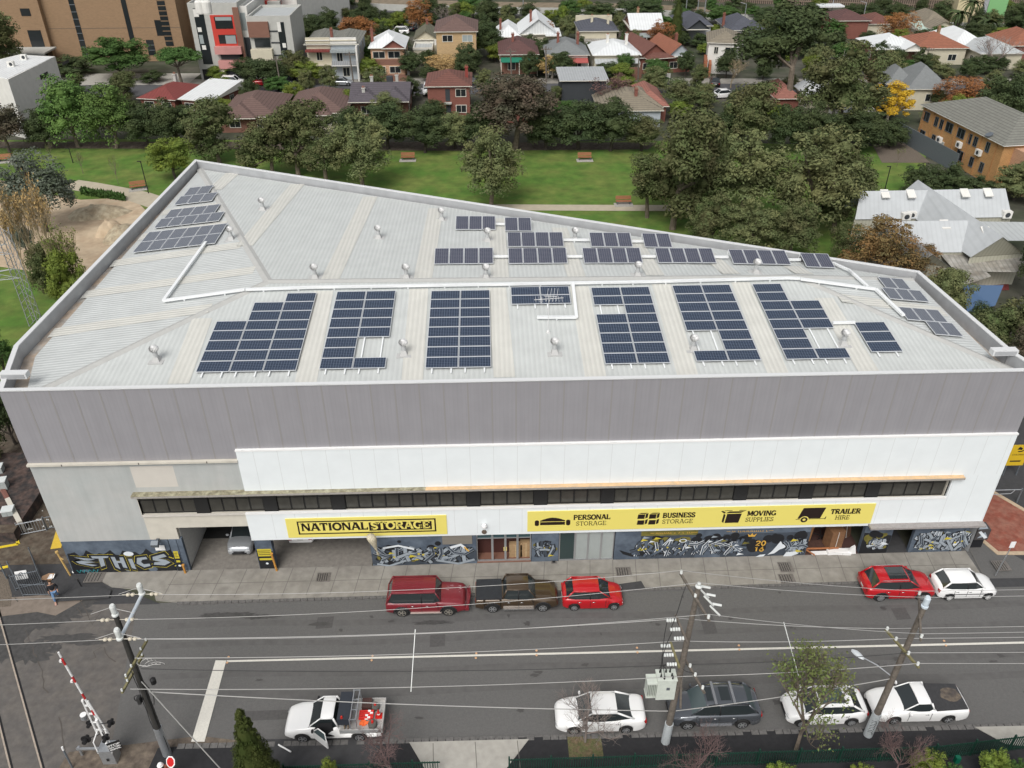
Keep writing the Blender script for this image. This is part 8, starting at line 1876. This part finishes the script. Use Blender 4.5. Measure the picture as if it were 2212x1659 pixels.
def leaf(mb, p, n, s, asp, rr):
    n = n.normalized(); t = Vector((rr.uniform(-1,1), rr.uniform(-1,1), rr.uniform(-1,1))).cross(n)
    if t.length < .05: t = Vector((1,0,0))
    t.normalize(); b_ = n.cross(t); u = t*s*asp; w = b_*s*.5
    mb.v += [tuple(p-u), tuple(p+w), tuple(p+u), tuple(p-w)]; k = len(mb.v)-4; mb.f.append((k,k+1,k+2,k+3)); mb.m.append(0)
def crown(seed, ncl=42, nl=130, ls=.2, rc=(.75,1.35), z0=.28, shape='round', core=.55, droop=0, asp=1.0, flat=1.0, holes=0):
    """crown in a 4 m radius, 10 m tall frame"""
    rr = random.Random(seed); mb = MB(); cl = []
    zc, hz = 10*(z0+1)/2, 10*(1-z0)/2
    lobes = [Vector((rr.uniform(-.5,.5), rr.uniform(-.5,.5), rr.uniform(-.4,.5))) for _ in range(3)]
    for i in range(ncl):
        while True:
            d = Vector((rr.gauss(0,1), rr.gauss(0,1), rr.gauss(0,1))).normalized(); rad = rr.uniform(.55,1) if i % 5 else rr.uniform(.1,.5)
            if shape == 'round' and d.z < -.75: continue
            break
        R_ = 4-rc[1]*.8; p = Vector((d.x*R_*rad, d.y*R_*rad, d.z*(hz-rc[1]*.7)*rad))
        if shape == 'cone': t = rr.random()**1.2; rad = .92; e_ = 3.7*(1-t)**.75; p = Vector((math.cos(i*2.4)*e_*rad, math.sin(i*2.4)*e_*rad, -hz+2*hz*t))
        if shape == 'umb': p.z = abs(p.z)*.8+hz*.1
        if shape == 'lobed': l = lobes[i % 3]; p = Vector((l.x*4+p.x*.62, l.y*4+p.y*.62, l.z*hz*.9+p.z*.62))
        cl.append((p, rr.uniform(*rc)*(.6 if shape == 'cone' and t > .7 else 1)))
    for p, r_ in cl:
        for k in range(nl):
            d = Vector((rr.gauss(0,1), rr.gauss(0,1), rr.gauss(0,1)))
            if d.length < 1e-3: continue
            d.normalize(); 
            if d.z < -.3 and rr.random() < .5: d.z = -d.z
            q = p+Vector((d.x, d.y, d.z*.8*flat))*r_*rr.uniform(.6,1.08)
            if droop and d.z < .2: q.z -= rr.random()*droop
            leaf(mb, Vector((q.x, q.y, q.z+zc)), d*1.1+Vector((rr.uniform(-.8,.8), rr.uniform(-.8,.8), rr.uniform(-.3,.9))), ls*rr.uniform(.6,1.35), asp, rr)
    if core:
        n = 12
        for p, r_ in cl[::2]:
            vs = [(p.x*.8+r_*core*math.sin(math.pi*(j+.5)/5)*math.cos(2*math.pi*i/6), p.y*.8+r_*core*math.sin(math.pi*(j+.5)/5)*math.sin(2*math.pi*i/6), zc+p.z*.82-r_*core*math.cos(math.pi*(j+.5)/5)*.9) for j in range(5) for i in range(6)]
            fs = [(j*6+i, j*6+(i+1)%6, (j+1)*6+(i+1)%6, (j+1)*6+i) for j in range(4) for i in range(6)]+[tuple(range(5,-1,-1)), tuple(24+i for i in range(6))]
            mb.add(vs, fs, 0)
    if shape == 'cone': mb.lathe((0,0,0), [(3.2*(1-t_/12)**.75, .2+9.6*t_/12) for t_ in range(12)], 14, 0)
    return mb, [(p.x, p.y, p.z+zc) for p, r_ in cl]
def trunkmesh(cl, seed, r=.22, fork=.3, n=9):
    rr = random.Random(seed); mb = MB(); zf = 10*fork; p0 = Vector((0,0,-.3)); p1 = Vector((rr.uniform(-.3,.3), rr.uniform(-.3,.3), zf)); mb.cyl(p0, p1, r*1.15, r*.8, 8)
    for c in rr.sample(cl, min(n, len(cl))):
        c = Vector(c)*1.0; m_ = p1.lerp(c, .5)+Vector((rr.uniform(-.4,.4), rr.uniform(-.4,.4), rr.uniform(-.5,.2))); mb.cyl(p1, m_, r*.55, r*.33, 6); mb.cyl(m_, c, r*.33, r*.12, 5)
    return mb
def twigs(seed, depth=5, spread=.55, up=.35, r0=.16, L0=3.0, k=3, tot=10, rad=4, mult=1):
    rr = random.Random(seed); mb = MB(); ends = []
    def rec(p, d, L_, r_, lv):
        q = p+d*L_; mb.cyl(p, q, r_, r_*.62, 5 if lv < 2 else 3, cap=False)
        if lv >= depth: ends.append(q); return
        for i in range(k if lv else k+2):
            nd = (d+Vector((rr.gauss(0,1), rr.gauss(0,1), rr.gauss(0,.6)))*spread+Vector((0,0,up))).normalized(); rec(q if rr.random() < .7 else p.lerp(q, .65), nd, L_*rr.uniform(.6,.85), r_*.62, lv+1)
    rec(Vector((0,0,-.2)), Vector((0,0,1)), L0, r0, 0)
    mx = max(v[2] for v in mb.v); mr = max(math.hypot(v[0], v[1]) for v in mb.v)
    mb.v = [(v[0]*rad/mr, v[1]*rad/mr, v[2]*tot/mx) for v in mb.v]; ends = [(e.x*rad/mr, e.y*rad/mr, e.z*tot/mx) for e in ends]
    return mb, ends
PR = {}
def proto(key, mb, m, nm_):
    o = mb.build(nm_, m); d = o.data; bpy.data.objects.remove(o); PR[key] = d; return d
KIND = {   # params, leaf material, bark
 'dark': (dict(ncl=95, nl=125, ls=.15, z0=.0, core=.7, rc=(.6,1.15)), 'dark', m_barkd, .2), 'dense': (dict(ncl=95, nl=120, ls=.15, z0=.1, core=.75, rc=(.55,1.0)), 'dense', m_barkd, .2),
 'olive': (dict(ncl=90, nl=135, ls=.14, z0=.04, core=.5, rc=(.5,1.1), shape='lobed'), 'olive', m_bark, .3), 'euc': (dict(ncl=90, nl=135, ls=.135, z0=.04, core=.5, rc=(.5,1.1)), 'euc', m_bark, .3),
 'brown': (dict(ncl=95, nl=125, ls=.14, z0=.03, core=.5, rc=(.5,1.1)), 'brown', m_bark, .3), 'pepper': (dict(ncl=75, nl=170, ls=.14, z0=.0, core=.6, rc=(.6,1.2), droop=1.3), 'pepper', m_bark, .2),
 'lime': (dict(ncl=75, nl=125, ls=.16, z0=.04, core=.7, rc=(.6,1.1)), 'lime', m_barkd, .2), 'silver': (dict(ncl=75, nl=150, ls=.13, z0=.15, core=.4, rc=(.5,1.05), droop=.6), 'silver', m_barkd, .35),
 'rust': (dict(ncl=64, nl=130, ls=.13, z0=.06, core=0, rc=(.5,1.1), droop=.8), 'rust', m_bark, .3), 'gold': (dict(ncl=56, nl=110, ls=.13, z0=.1, core=0, rc=(.6,1.2)), 'gold', m_barkp, .3), 'yellow': (dict(ncl=70, nl=120, ls=.15, z0=.08, core=.3, rc=(.4,.85)), 'yellow', m_barkp, .25),
 'tall': (dict(ncl=80, nl=140, ls=.14, z0=.32, core=.5, rc=(.5,1.1), shape='lobed'), 'olive', m_bark, .42), 'cypress': (dict(ncl=230, nl=75, ls=.09, z0=.0, core=0, rc=(.35,.6), shape='cone'), 'cypress', m_barkd, .1), 'umb': (dict(ncl=80, nl=120, ls=.16, z0=.25, core=.7, rc=(.5,.95), shape='umb'), 'dense', m_bark, .45),
 'shrub': (dict(ncl=64, nl=110, ls=.16, z0=-.1, core=.8, rc=(.6,1.1)), 'dark', m_barkd, .1)}
for kd, (prm, lm, bk, fk) in KIND.items():
    for v in range(2 if kd not in ('cypress',) else 1):
        mb, cl = crown(hash((kd,)) % 1 + sum(map(ord, kd))*7+v*31, **prm); proto((kd, v, 'c'), mb, LM[lm], 'crown'); proto((kd, v, 't'), trunkmesh(cl, v+3, fork=fk), bk, 'trunk')
TCOUNT = {}
def tree(kd, xb, yb, yt, w, lab, mat_=None, depth=1.0, group=None, wid=None, v=None):
    q = P(xb, yb); h = zat(q.x, q.y, yt+ (0 if yt > -60 else 0)); h = min(max(h, .6), 30)
    top = Vector((q.x, q.y, h*.7)); rad = w/2/scale_at(top)
    n = TCOUNT.get(kd, 0); TCOUNT[kd] = n+1; var = n % (1 if kd == 'cypress' else 2) if v is None else v
    r_ = empty('tree' if kd not in ('shrub','cypress') else ('shrub' if kd == 'shrub' else 'cypress_tree'), q, (n*2.399) % 6.28, lab, 'shrub' if kd == 'shrub' else 'tree', group); s = rad/4*(1.32 if kd in ('olive','tall') else 1.16)
    for part, key in (('trunk','t'),('crown','c')):
        o = bpy.data.objects.new(part, PR[(kd, var, key)]); COL.objects.link(o); o.parent = r_; o.scale = (s, s, h/10)
        if key == 'c' and mat_: o.material_slots[0].link = 'OBJECT'; o.material_slots[0].material = LM[mat_]
    return r_
BT = {}
def bare(xb, yb, yt, w, lab, m=m_twig, leafmat=None, lv=5, k=3, name='bare_tree', leaves=260, cat='tree', seed=1, group=None, ls=.16, spread=.55, up=.35, r0=.16):
    key = (lv, k, seed, spread, up, m.name, leafmat, leaves)
    if key not in BT:
        mb, ends = twigs(seed, lv, spread, up, k=k, r0=r0); lf = None
        if leafmat:
            rr = random.Random(seed); lf = MB()
            for i in range(leaves): e = Vector(rr.choice(ends)); leaf(lf, e+Vector((rr.gauss(0,.25), rr.gauss(0,.25), rr.gauss(0,.25))), Vector((rr.uniform(-1,1), rr.uniform(-1,1), rr.uniform(0,1.5))), ls*rr.uniform(.7,1.3), 1, rr)
        BT[key] = (proto(key+('b',), mb, m, 'branches'), proto(key+('l',), lf, LM[leafmat], 'crown') if lf else None)
    q = P(xb, yb); h = min(max(zat(q.x, q.y, yt), .5), 26); rad = w/2/scale_at(Vector((q.x, q.y, h*.7)))
    r_ = empty(name, q, (xb*1.7) % 6.28, lab, cat, group)
    for d_ in BT[key]:
        if d_: o = bpy.data.objects.new('branches' if d_ is BT[key][0] else 'crown', d_); COL.objects.link(o); o.parent = r_; o.scale = (rad/4, rad/4, h/10)
    return r_
G1 = 'trees along the park edge'; G2 = 'trees among the houses'
for a in (
 ('pepper',170,318,148,135,'left half of the bright green weeping tree pair by the white modern house',None,G1),('pepper',252,320,165,120,'right half of the bright green weeping tree pair, nearer the red roof',None,G1),
 ('brown',22,328,205,115,'brownish gum at the left edge of the park',None,G1),('dark',104,322,225,90,'dark evergreen between the brown gum and the green weeping tree',None,G1),('dark',318,320,216,105,'dark evergreen below the red roofed cottage',None,G1),('dark',385,320,205,105,'dark evergreen below the white roofed cottage',None,G1),
 ('olive',475,354,208,130,'olive gum rising beside the brown tiled roof',None,G1),('lime',380,388,287,98,'round yellow green tree touching the far corner of the warehouse roof',None,G1),('silver',103,500,320,170,'silvery grey gum over the sandy bike track',None,G1),
 ('olive',588,386,225,125,'olive gum just behind the roof edge, left of two',None,G1),('olive',645,382,205,140,'tallest olive gum behind the left rear parapet',None,G1),('olive',705,396,262,120,'lower olive gum right of the tall one behind the parapet',None,G1),('euc',785,408,233,145,'grey green gum between the olive gums and the open lawn',None,G1),
 ('dark',838,322,210,115,'dark tree behind the left bench lawn',None,G1),('dark',918,330,222,110,'dark drooping tree just above the left bench',None,G1),('dark',985,322,235,100,'dark tree right of the red brick two storey house','euc',G1),('dark',758,330,222,90,'dark tree below the larger brown bungalow',None,G1),
 ('euc',1060,446,268,145,'lone green gum standing in the middle of the lawn',None,G1),('brown',1112,325,138,195,'large brown purple gum in front of the red and green awnings',None,G1),('brown',1040,325,215,110,'smaller brown gum left of the large one','dark',G1),
 ('dark',1180,324,225,110,'dark tree at the foot of the large brown gum',None,G1),('dark',1250,324,205,130,'dark tree below the charcoal house',None,G1),('dark',1318,326,202,120,'dark tree left of the terracotta roof',None,G1),('dark',1385,326,238,100,'dark tree below the terracotta roof','olive',G1),
 ('olive',1452,495,202,200,'tall leaning gum behind the centre of the rear parapet','olive',G1),('olive',1398,470,290,125,'gum branch mass overhanging the straight park path',None,G1),('olive',1510,430,235,120,'gum with a brown green crown behind the tall leaning gum',None,G1),
 ('olive',1485,245,158,100,'brownish tree at the near side of the back street',None,G1),('olive',1428,185,128,80,'green tree beside the white picket fence','dense',G2),('olive',1622,335,148,140,'bronze green gum left of the tall right hand gum',None,G1),('dark',1560,330,235,90,'dark gum behind the white car',None,G1),
 ('euc',1600,478,268,190,'broad olive gum above the rear vents',None,G1),('euc',1745,505,262,215,'broadest olive gum right of centre with pale inner branches',None,G1),('olive',1800,500,330,140,'brown green gum beside the pale roofed hall',None,G1),
 ('tall',1700,245,4,205,'tallest dark gum with bare trunk towering over the right hand street','dark',G1),('euc',1800,300,68,200,'spreading green gum with white limbs at the upper right','olive',G1),('euc',1906,205,105,80,'green gum above the yellow tree',None,G1),('yellow',1915,272,172,98,'bright golden yellow tree left of the grey villa',None,G1),
 ('rust',1888,195,142,48,'small orange tree above the golden yellow one',None,G2),('dark',1758,332,216,120,'dark gum mass under the tallest gum',None,G1),('dark',1850,326,228,125,'dark gum with hanging foliage by the lane',None,G1),('dark',1922,318,252,80,'dark gum beneath the golden yellow tree',None,G1),('dark',1690,330,215,95,'dark gum in the gap beneath the tallest crown',None,G1),
 ('euc',1615,562,420,130,'green spreading tree directly behind the rear parapet','euc',G1),('euc',1705,570,428,130,'second green tree behind the parapet, left of the rust one','olive',G1),('dark',1530,545,405,110,'dark tree at the parapet below the leaning gum','olive',G1),('rust',1880,620,452,165,'rust brown tree between the parapet and the hall','rustb',G1),('rust',1962,618,512,130,'rust orange low tree before the small gable','rustb',G1),('rust',1820,575,470,90,'brown tree right of the green parapet trees','olive',G1),
 ('lime',2030,705,566,108,'light green round tree outside the right parapet','euc',G1),('olive',2150,800,612,140,'olive tree below the blue sail',None,G1),('brown',2195,850,690,110,'brown tree at the right edge near the warehouse corner',None,G1),('dark',2215,650,425,80,'dark tree hanging in from the right edge over the hall',None,G1),('dark',2090,760,640,70,'dark low tree beneath the blue sail',None,G1),
 ('shrub',1985,428,345,95,'left dark bush before the orange flats','dark',G1),('shrub',2048,432,342,95,'middle dark bush before the orange flats','dark',G1),('shrub',2190,432,338,110,'right hand dark bush below the flats','euc',G1),('shrub',2115,425,378,80,'low bush between the dark ones before the flats','dark',G1),
 ('dark',2150,300,145,130,'large dark evergreen behind the orange flats',None,G2),('dark',2215,310,180,100,'dark evergreen at the right edge behind the flats',None,G2),('rust',2065,250,155,118,'round rust coloured tree behind the flats',None,G2),('dark',1955,165,124,55,'round dark tree beside the white gable','dense',G2),('dark',2035,172,134,50,'grey green bush behind the rust tree','euc',G2),
 ('olive',10,170,5,110,'grey green gum hanging over the carport at top left','euc',G2),('dense',266,172,73,135,'large round dense green tree before the tan brick building',None,G2),('umb',394,184,98,100,'umbrella shaped green tree with visible limbs by the forecourt',None,G2),('shrub',160,162,116,95,'dark hedge below the tan brick wall','dark',G2),('shrub',330,178,150,60,'dark low shrub beneath the umbrella tree','dark',G2),
 ('olive',575,192,106,98,'dark street tree over the red open car','dark',G2),('lime',668,184,126,72,'yellow green street tree in front of the terraces',None,G2),('dark',640,176,100,75,'dark tree behind the yellow green street tree','olive',G2),('dark',598,190,140,40,'slim dark tree at the foot of the apartments',None,G2),('dense',682,112,25,85,'dense dark tree right of the pale apartments','dark',G2),('olive',782,108,26,80,'autumn tinged tree left of the rear car park','rust',G2),('dark',770,120,58,70,'blue green bush before the car park','euc',G2),('olive',750,48,2,48,'olive tree by the freeway at the top',None,G2),
 ('dark',805,62,5,42,'dark tree beside the freeway, left',None,G2),('dark',832,62,16,26,'small dark tree at the car park entrance',None,G2),('lime',865,68,20,52,'yellow green tree at the rear car park',None,G2),('rust',906,72,-14,64,'tall orange rust tree at the top edge',None,G2),('lime',1000,48,0,58,'yellow tinged tree at the top centre','lime',G2),('dark',1055,62,-8,66,'dark green tree at the top centre',None,G2),('dark',1058,128,38,62,'dark tree right of the cream brick flats',None,G2),('shrub',1008,158,86,70,'dark conifer before the cream brick flats','dark',G2),('gold',962,168,112,98,'golden leafed tree before the cream brick flats',None,G2),
 ('gold',1192,168,114,82,'golden tree between the two awnings',None,G2),('lime',1337,178,132,70,'lime green bush before the white villa',None,G2),('rust',1424,112,36,70,'rust orange weeping tree before the white gable house',None,G2),('cypress',1458,98,-12,34,'slim dark conifer right of the rust weeping tree',None,G2),('dense',1295,54,2,90,'dark round tree behind the cream chimneys','dark',G2),('dense',1385,52,-4,96,'wide dark tree behind the white parapet house','dark',G2),('lime',1190,58,16,42,'yellow green tree by the freeway above the white gable',None,G2),
 ('dark',1145,52,0,48,'dark green tree above the white cottage',None,G2),('dark',1158,104,42,48,'dark ivy like tree before the white steep gable',None,G2),('rust',1183,98,38,30,'thin rust weeping tree before the white steep gable','rust',G2),('dense',1560,56,10,82,'dense tree by the freeway left of the light mast',None,G2),('dark',1650,60,10,60,'dark tree by the freeway, right',None,G2),('lime',1554,80,48,46,'clipped round lime tree between the slate roofs',None,G2),('dark',1476,100,66,28,'small dark tree left of the open gable',None,G2),('dark',1215,62,22,50,'dark tree right of the yellow green freeway tree',None,G2),('shrub',1408,176,150,40,'green bush left behind the white picket fence','dense',G2),
 ('dark',1870,54,2,66,'dark tree at the top right of the tall gum',None,G2),('dark',1935,50,0,66,'dark tree above the rust tree',None,G2),('rust',1935,102,14,84,'thin rust tree over the dull red roof',None,G2),('dark',1990,98,60,52,'dark green bush below the mint roof',None,G2),('dark',2195,80,-8,80,'large dark tree at the top right corner',None,G2),('dark',2100,92,44,74,'dark garden trees below the palm',None,G2),('lime',2162,92,56,66,'yellowing hedge at the upper right',None,G2),('dark',2030,52,-4,50,'dark tree left of the palm',None,G2),('dark',1750,62,0,70,'dark crown behind the tallest gum near the freeway',None,G2),('dark',1800,110,60,50,'dark tree before the maroon roof',None,G2),
 ('shrub',35,960,735,105,'dark bushy conifer beside the left corner of the roof','dark',G1),('shrub',8,800,690,70,'dark shrub at the left edge below the lawn','dense',G1),('shrub',-5,1010,850,60,'dark growth beside the upper wall at the left edge','olive',G1),
 ('shrub',1240,128,96,40,'small round bush behind the slate house','lime',G2),('dark',1520,118,92,36,'vine covered shrub by the open gable','lime',G2),('dark',715,74,10,50,'dark tree between apartments and freeway',None,G2),('olive',470,60,-10,40,'dark tree behind the brick building corner','dark',G2),('dark',1010,100,50,40,'dark tree behind the cream flats',None,G2),
): tree(a[0], a[1], a[2], a[3], a[4], a[5], a[6], group=a[7])
for a in (
 (96,124,50,52,'leafless grey tree before the tan brick wall',m_twig,None,5,3),(960,66,6,54,'leafless tree right of the rust tree at the top',m_twig,None,5,3),(1335,110,60,48,'leafless pale tree behind the white chimneys',m_twig,None,5,3),(2140,158,76,130,'large leafless tree over the light grey roof',m_twig,None,5,3),
 (1578,190,124,84,'leafless blossom pale tree by the black car',m_twigg,None,5,3),(1325,248,166,140,'reddish leafless tree before the charcoal house',m_twigp,'purple',5,3),(1800,240,110,60,'bare white limbed tree among the gums',mat('twig_white', (.45,.42,.38), .9),None,4,3)):
    bare(a[0], a[1], a[2], a[3], a[4], a[5], a[6], a[7], a[8], leaves=1500, ls=.14, group=G2, seed=2+a[0] % 2)
for (x, y, yt, w, lab) in ((138,645,372,95,'tallest half bare poplar clump beside the bike track'),(92,612,385,85,'half bare poplar clump nearer the lattice mast'),(180,655,470,95,'yellowing half bare poplar by the left parapet'),(60,600,430,70,'thin half bare poplar at the left')):
    bare(x, y, yt, w, lab, m_twigg, 'gold' if x < 150 else 'lime', 6, 3, leaves=900, seed=5 if x > 100 else 6, spread=.26, up=.5, ls=.16, group='half bare poplars by the warehouse')
tree('lime', 172,690,520,95,'leafy yellow green growth at the foot of the poplars','lime', group=G1); tree('olive', 120,640,500,80,'ragged olive growth among the poplars','olive', group=G1); tree('silver', 62,560,478,55,'small silvery shrub tree by the bike track','silver', group=G1)
for (x, y, yt, w, lab) in ((113,350,306,24,'yellowish staked sapling behind the silvery gum'),(180,375,322,34,'staked sapling on the left lawn'),(256,398,328,26,'thin sapling with a timber guard on the left lawn'),(1937,360,314,22,'young tree on the right lawn by the gravel')):
    bare(x, y, yt, w, lab, m_bark, 'lime', 4, 3, leaves=240, seed=8, name='sapling', group='saplings in the park')
# low grass tufts beside the bike track path
mb = MB(); rr = random.Random(9)
for i in range(900):
    t = rr.random(); q = P(178+92*t, 418+14*t+rr.uniform(-2,3)); leaf(mb, q+Vector((0,0,rr.uniform(.1,.7))), Vector((rr.uniform(-1,1), rr.uniform(-1,1), .2)), .3, 1.6, rr)
o = mb.build('grass_tufts', LM['dense']); tag(o, 'strip of long grass tufts between the path and the sandy track', 'grass', kind='stuff')
# foreground planting
tree('cypress', 578,1745,1535,128,'dark green conical cypress at the bottom edge beside the work utility')
bare(1718,1622,1400,310,'sparse green street tree over the white hatchback', m_bark, 'street', 6, 3, leaves=2700, seed=11, name='street_tree', ls=.09, r0=.2)
bare(1264,1604,1500,210,'leafless sapling in front of the white sedan', m_twig, None, 6, 3, seed=12, name='bare_tree', r0=.13)
for (x, y, yt, w, lab) in ((846,1690,1570,185,'purple leafless shrub behind the short green fence'),(1490,1695,1575,180,'purple leafless shrub below the transformer pole'),(1925,1690,1566,170,'purple leafless shrub below the right power pole')):
    bare(x, y, yt, w, lab, m_twigp, None, 6, 3, seed=13, spread=.7, up=.15, name='bare_shrub', cat='shrub', group='purple bare shrubs behind the fence', r0=.16)
for (x, y, yt, w, kd, lab) in ((1990,1690,1622,90,'lime','clipped yellow green hedge ball below the purple shrub'),(2135,1700,1626,90,'lime','square clipped yellow green hedge at the bottom right'),(2190,1690,1640,60,'dense','dark green bush at the bottom right corner'),(715,1690,1638,50,'lime','small yellow green bush behind the left fence'),(1850,1705,1652,70,'lime','low hedge at the bottom edge left of the purple shrub'),(1680,1705,1655,90,'lime','low hedge at the bottom edge under the street tree'),(2040,1700,1650,60,'dense','low hedge between the two clipped hedges')):
    q = P(x, y); h = zat(q.x, q.y, yt); r_ = empty('hedge_bush', q, x % 5, lab, 'bush', 'bushes along the bottom edge'); o = bpy.data.objects.new('crown', PR[('shrub', x % 2, 'c')]); COL.objects.link(o); o.parent = r_; s = w/2/scale_at(q)/4; o.scale = (s, s, h/10); o.material_slots[0].link = 'OBJECT'; o.material_slots[0].material = LM[kd]
# leaf litter patch and tree pit
q = P(1264,1614); S('tree_pit', MB().poly([(q.x+a, q.y+b_, .056) for a, b_ in ((-.9,-.7),(.9,-.7),(.9,.6),(-.9,.6))]), mat('pit_soil', (.14,.1,.06), 1, noise=.4, nscale=4, col2=(.09,.1,.04)))
# palms
def palm(x, y, yt, lab):
    q = P(x, y); h = min(14, zat(q.x, q.y, yt)); r_ = empty('palm_tree', q, 0, lab, 'palm'); MB().cyl((0,0,0),(0,0,h),.25,.2,8).build('trunk', m_barkd, r_); mb = MB(); rr = random.Random(int(x))
    for i in range(26):
        a = i*2.4; el = rr.uniform(-.3,.9); p = Vector((0,0,h)); 
        for k in range(9):
            d = Vector((math.cos(a)*math.cos(el), math.sin(a)*math.cos(el), math.sin(el))); n = p+d*.42; el -= .2; s_ = Vector((-math.sin(a), math.cos(a), -.4)).normalized()*.38*(1-k/10)
            mb.add([p-s_, n-s_*.8, n+s_*.8, p+s_], [(0,1,2,3)], 0); p = n
    mb.build('crown', LM['dark'], r_)
palm(2085,74,6,'tall feathery palm before the pale yellow block'); palm(2060,84,30,'shorter palm left of the tall one'); palm(2120,88,48,'low palm under the tall one')

# nameless garden greenery between the far houses
rr = random.Random(77); occ = [o for o in COL.objects if o.parent is None and o.get('group') in (HG,)]
pts_h = [(o.location.x, o.location.y) for o in COL.objects if o.parent is None and o.get('category') in ('house','building')]
cnt = 0
for i in range(4000):
    if cnt >= 230: break
    x, y = rr.uniform(-20, 2240), rr.uniform(20, 272)
    if 178 < y < 202 or (x < 440 and y < 200): continue
    q = P(x, y)
    if min((q.x-a)**2+((q.y-5)-b_)**2 for a, b_ in pts_h) < 30: continue
    pts_h.append((q.x+1, q.y-3.5)); cnt += 1; sc_ = scale_at(q); hh = rr.uniform(3.0, 6.2)
    kd = rr.choice(('dark','dense','dark','olive','shrub','dark','euc','lime')); r_ = empty('garden_tree', q, rr.uniform(0,6), 'small leafy garden tree filling the gaps between houses beyond the park', 'tree', 'small garden trees between the houses')
    for part, key in (('trunk','t'),('crown','c')):
        o = bpy.data.objects.new(part, PR[(kd, i % 2, key)]); COL.objects.link(o); o.parent = r_; s = rr.uniform(.5,.85); o.scale = (s, s, hh/10)
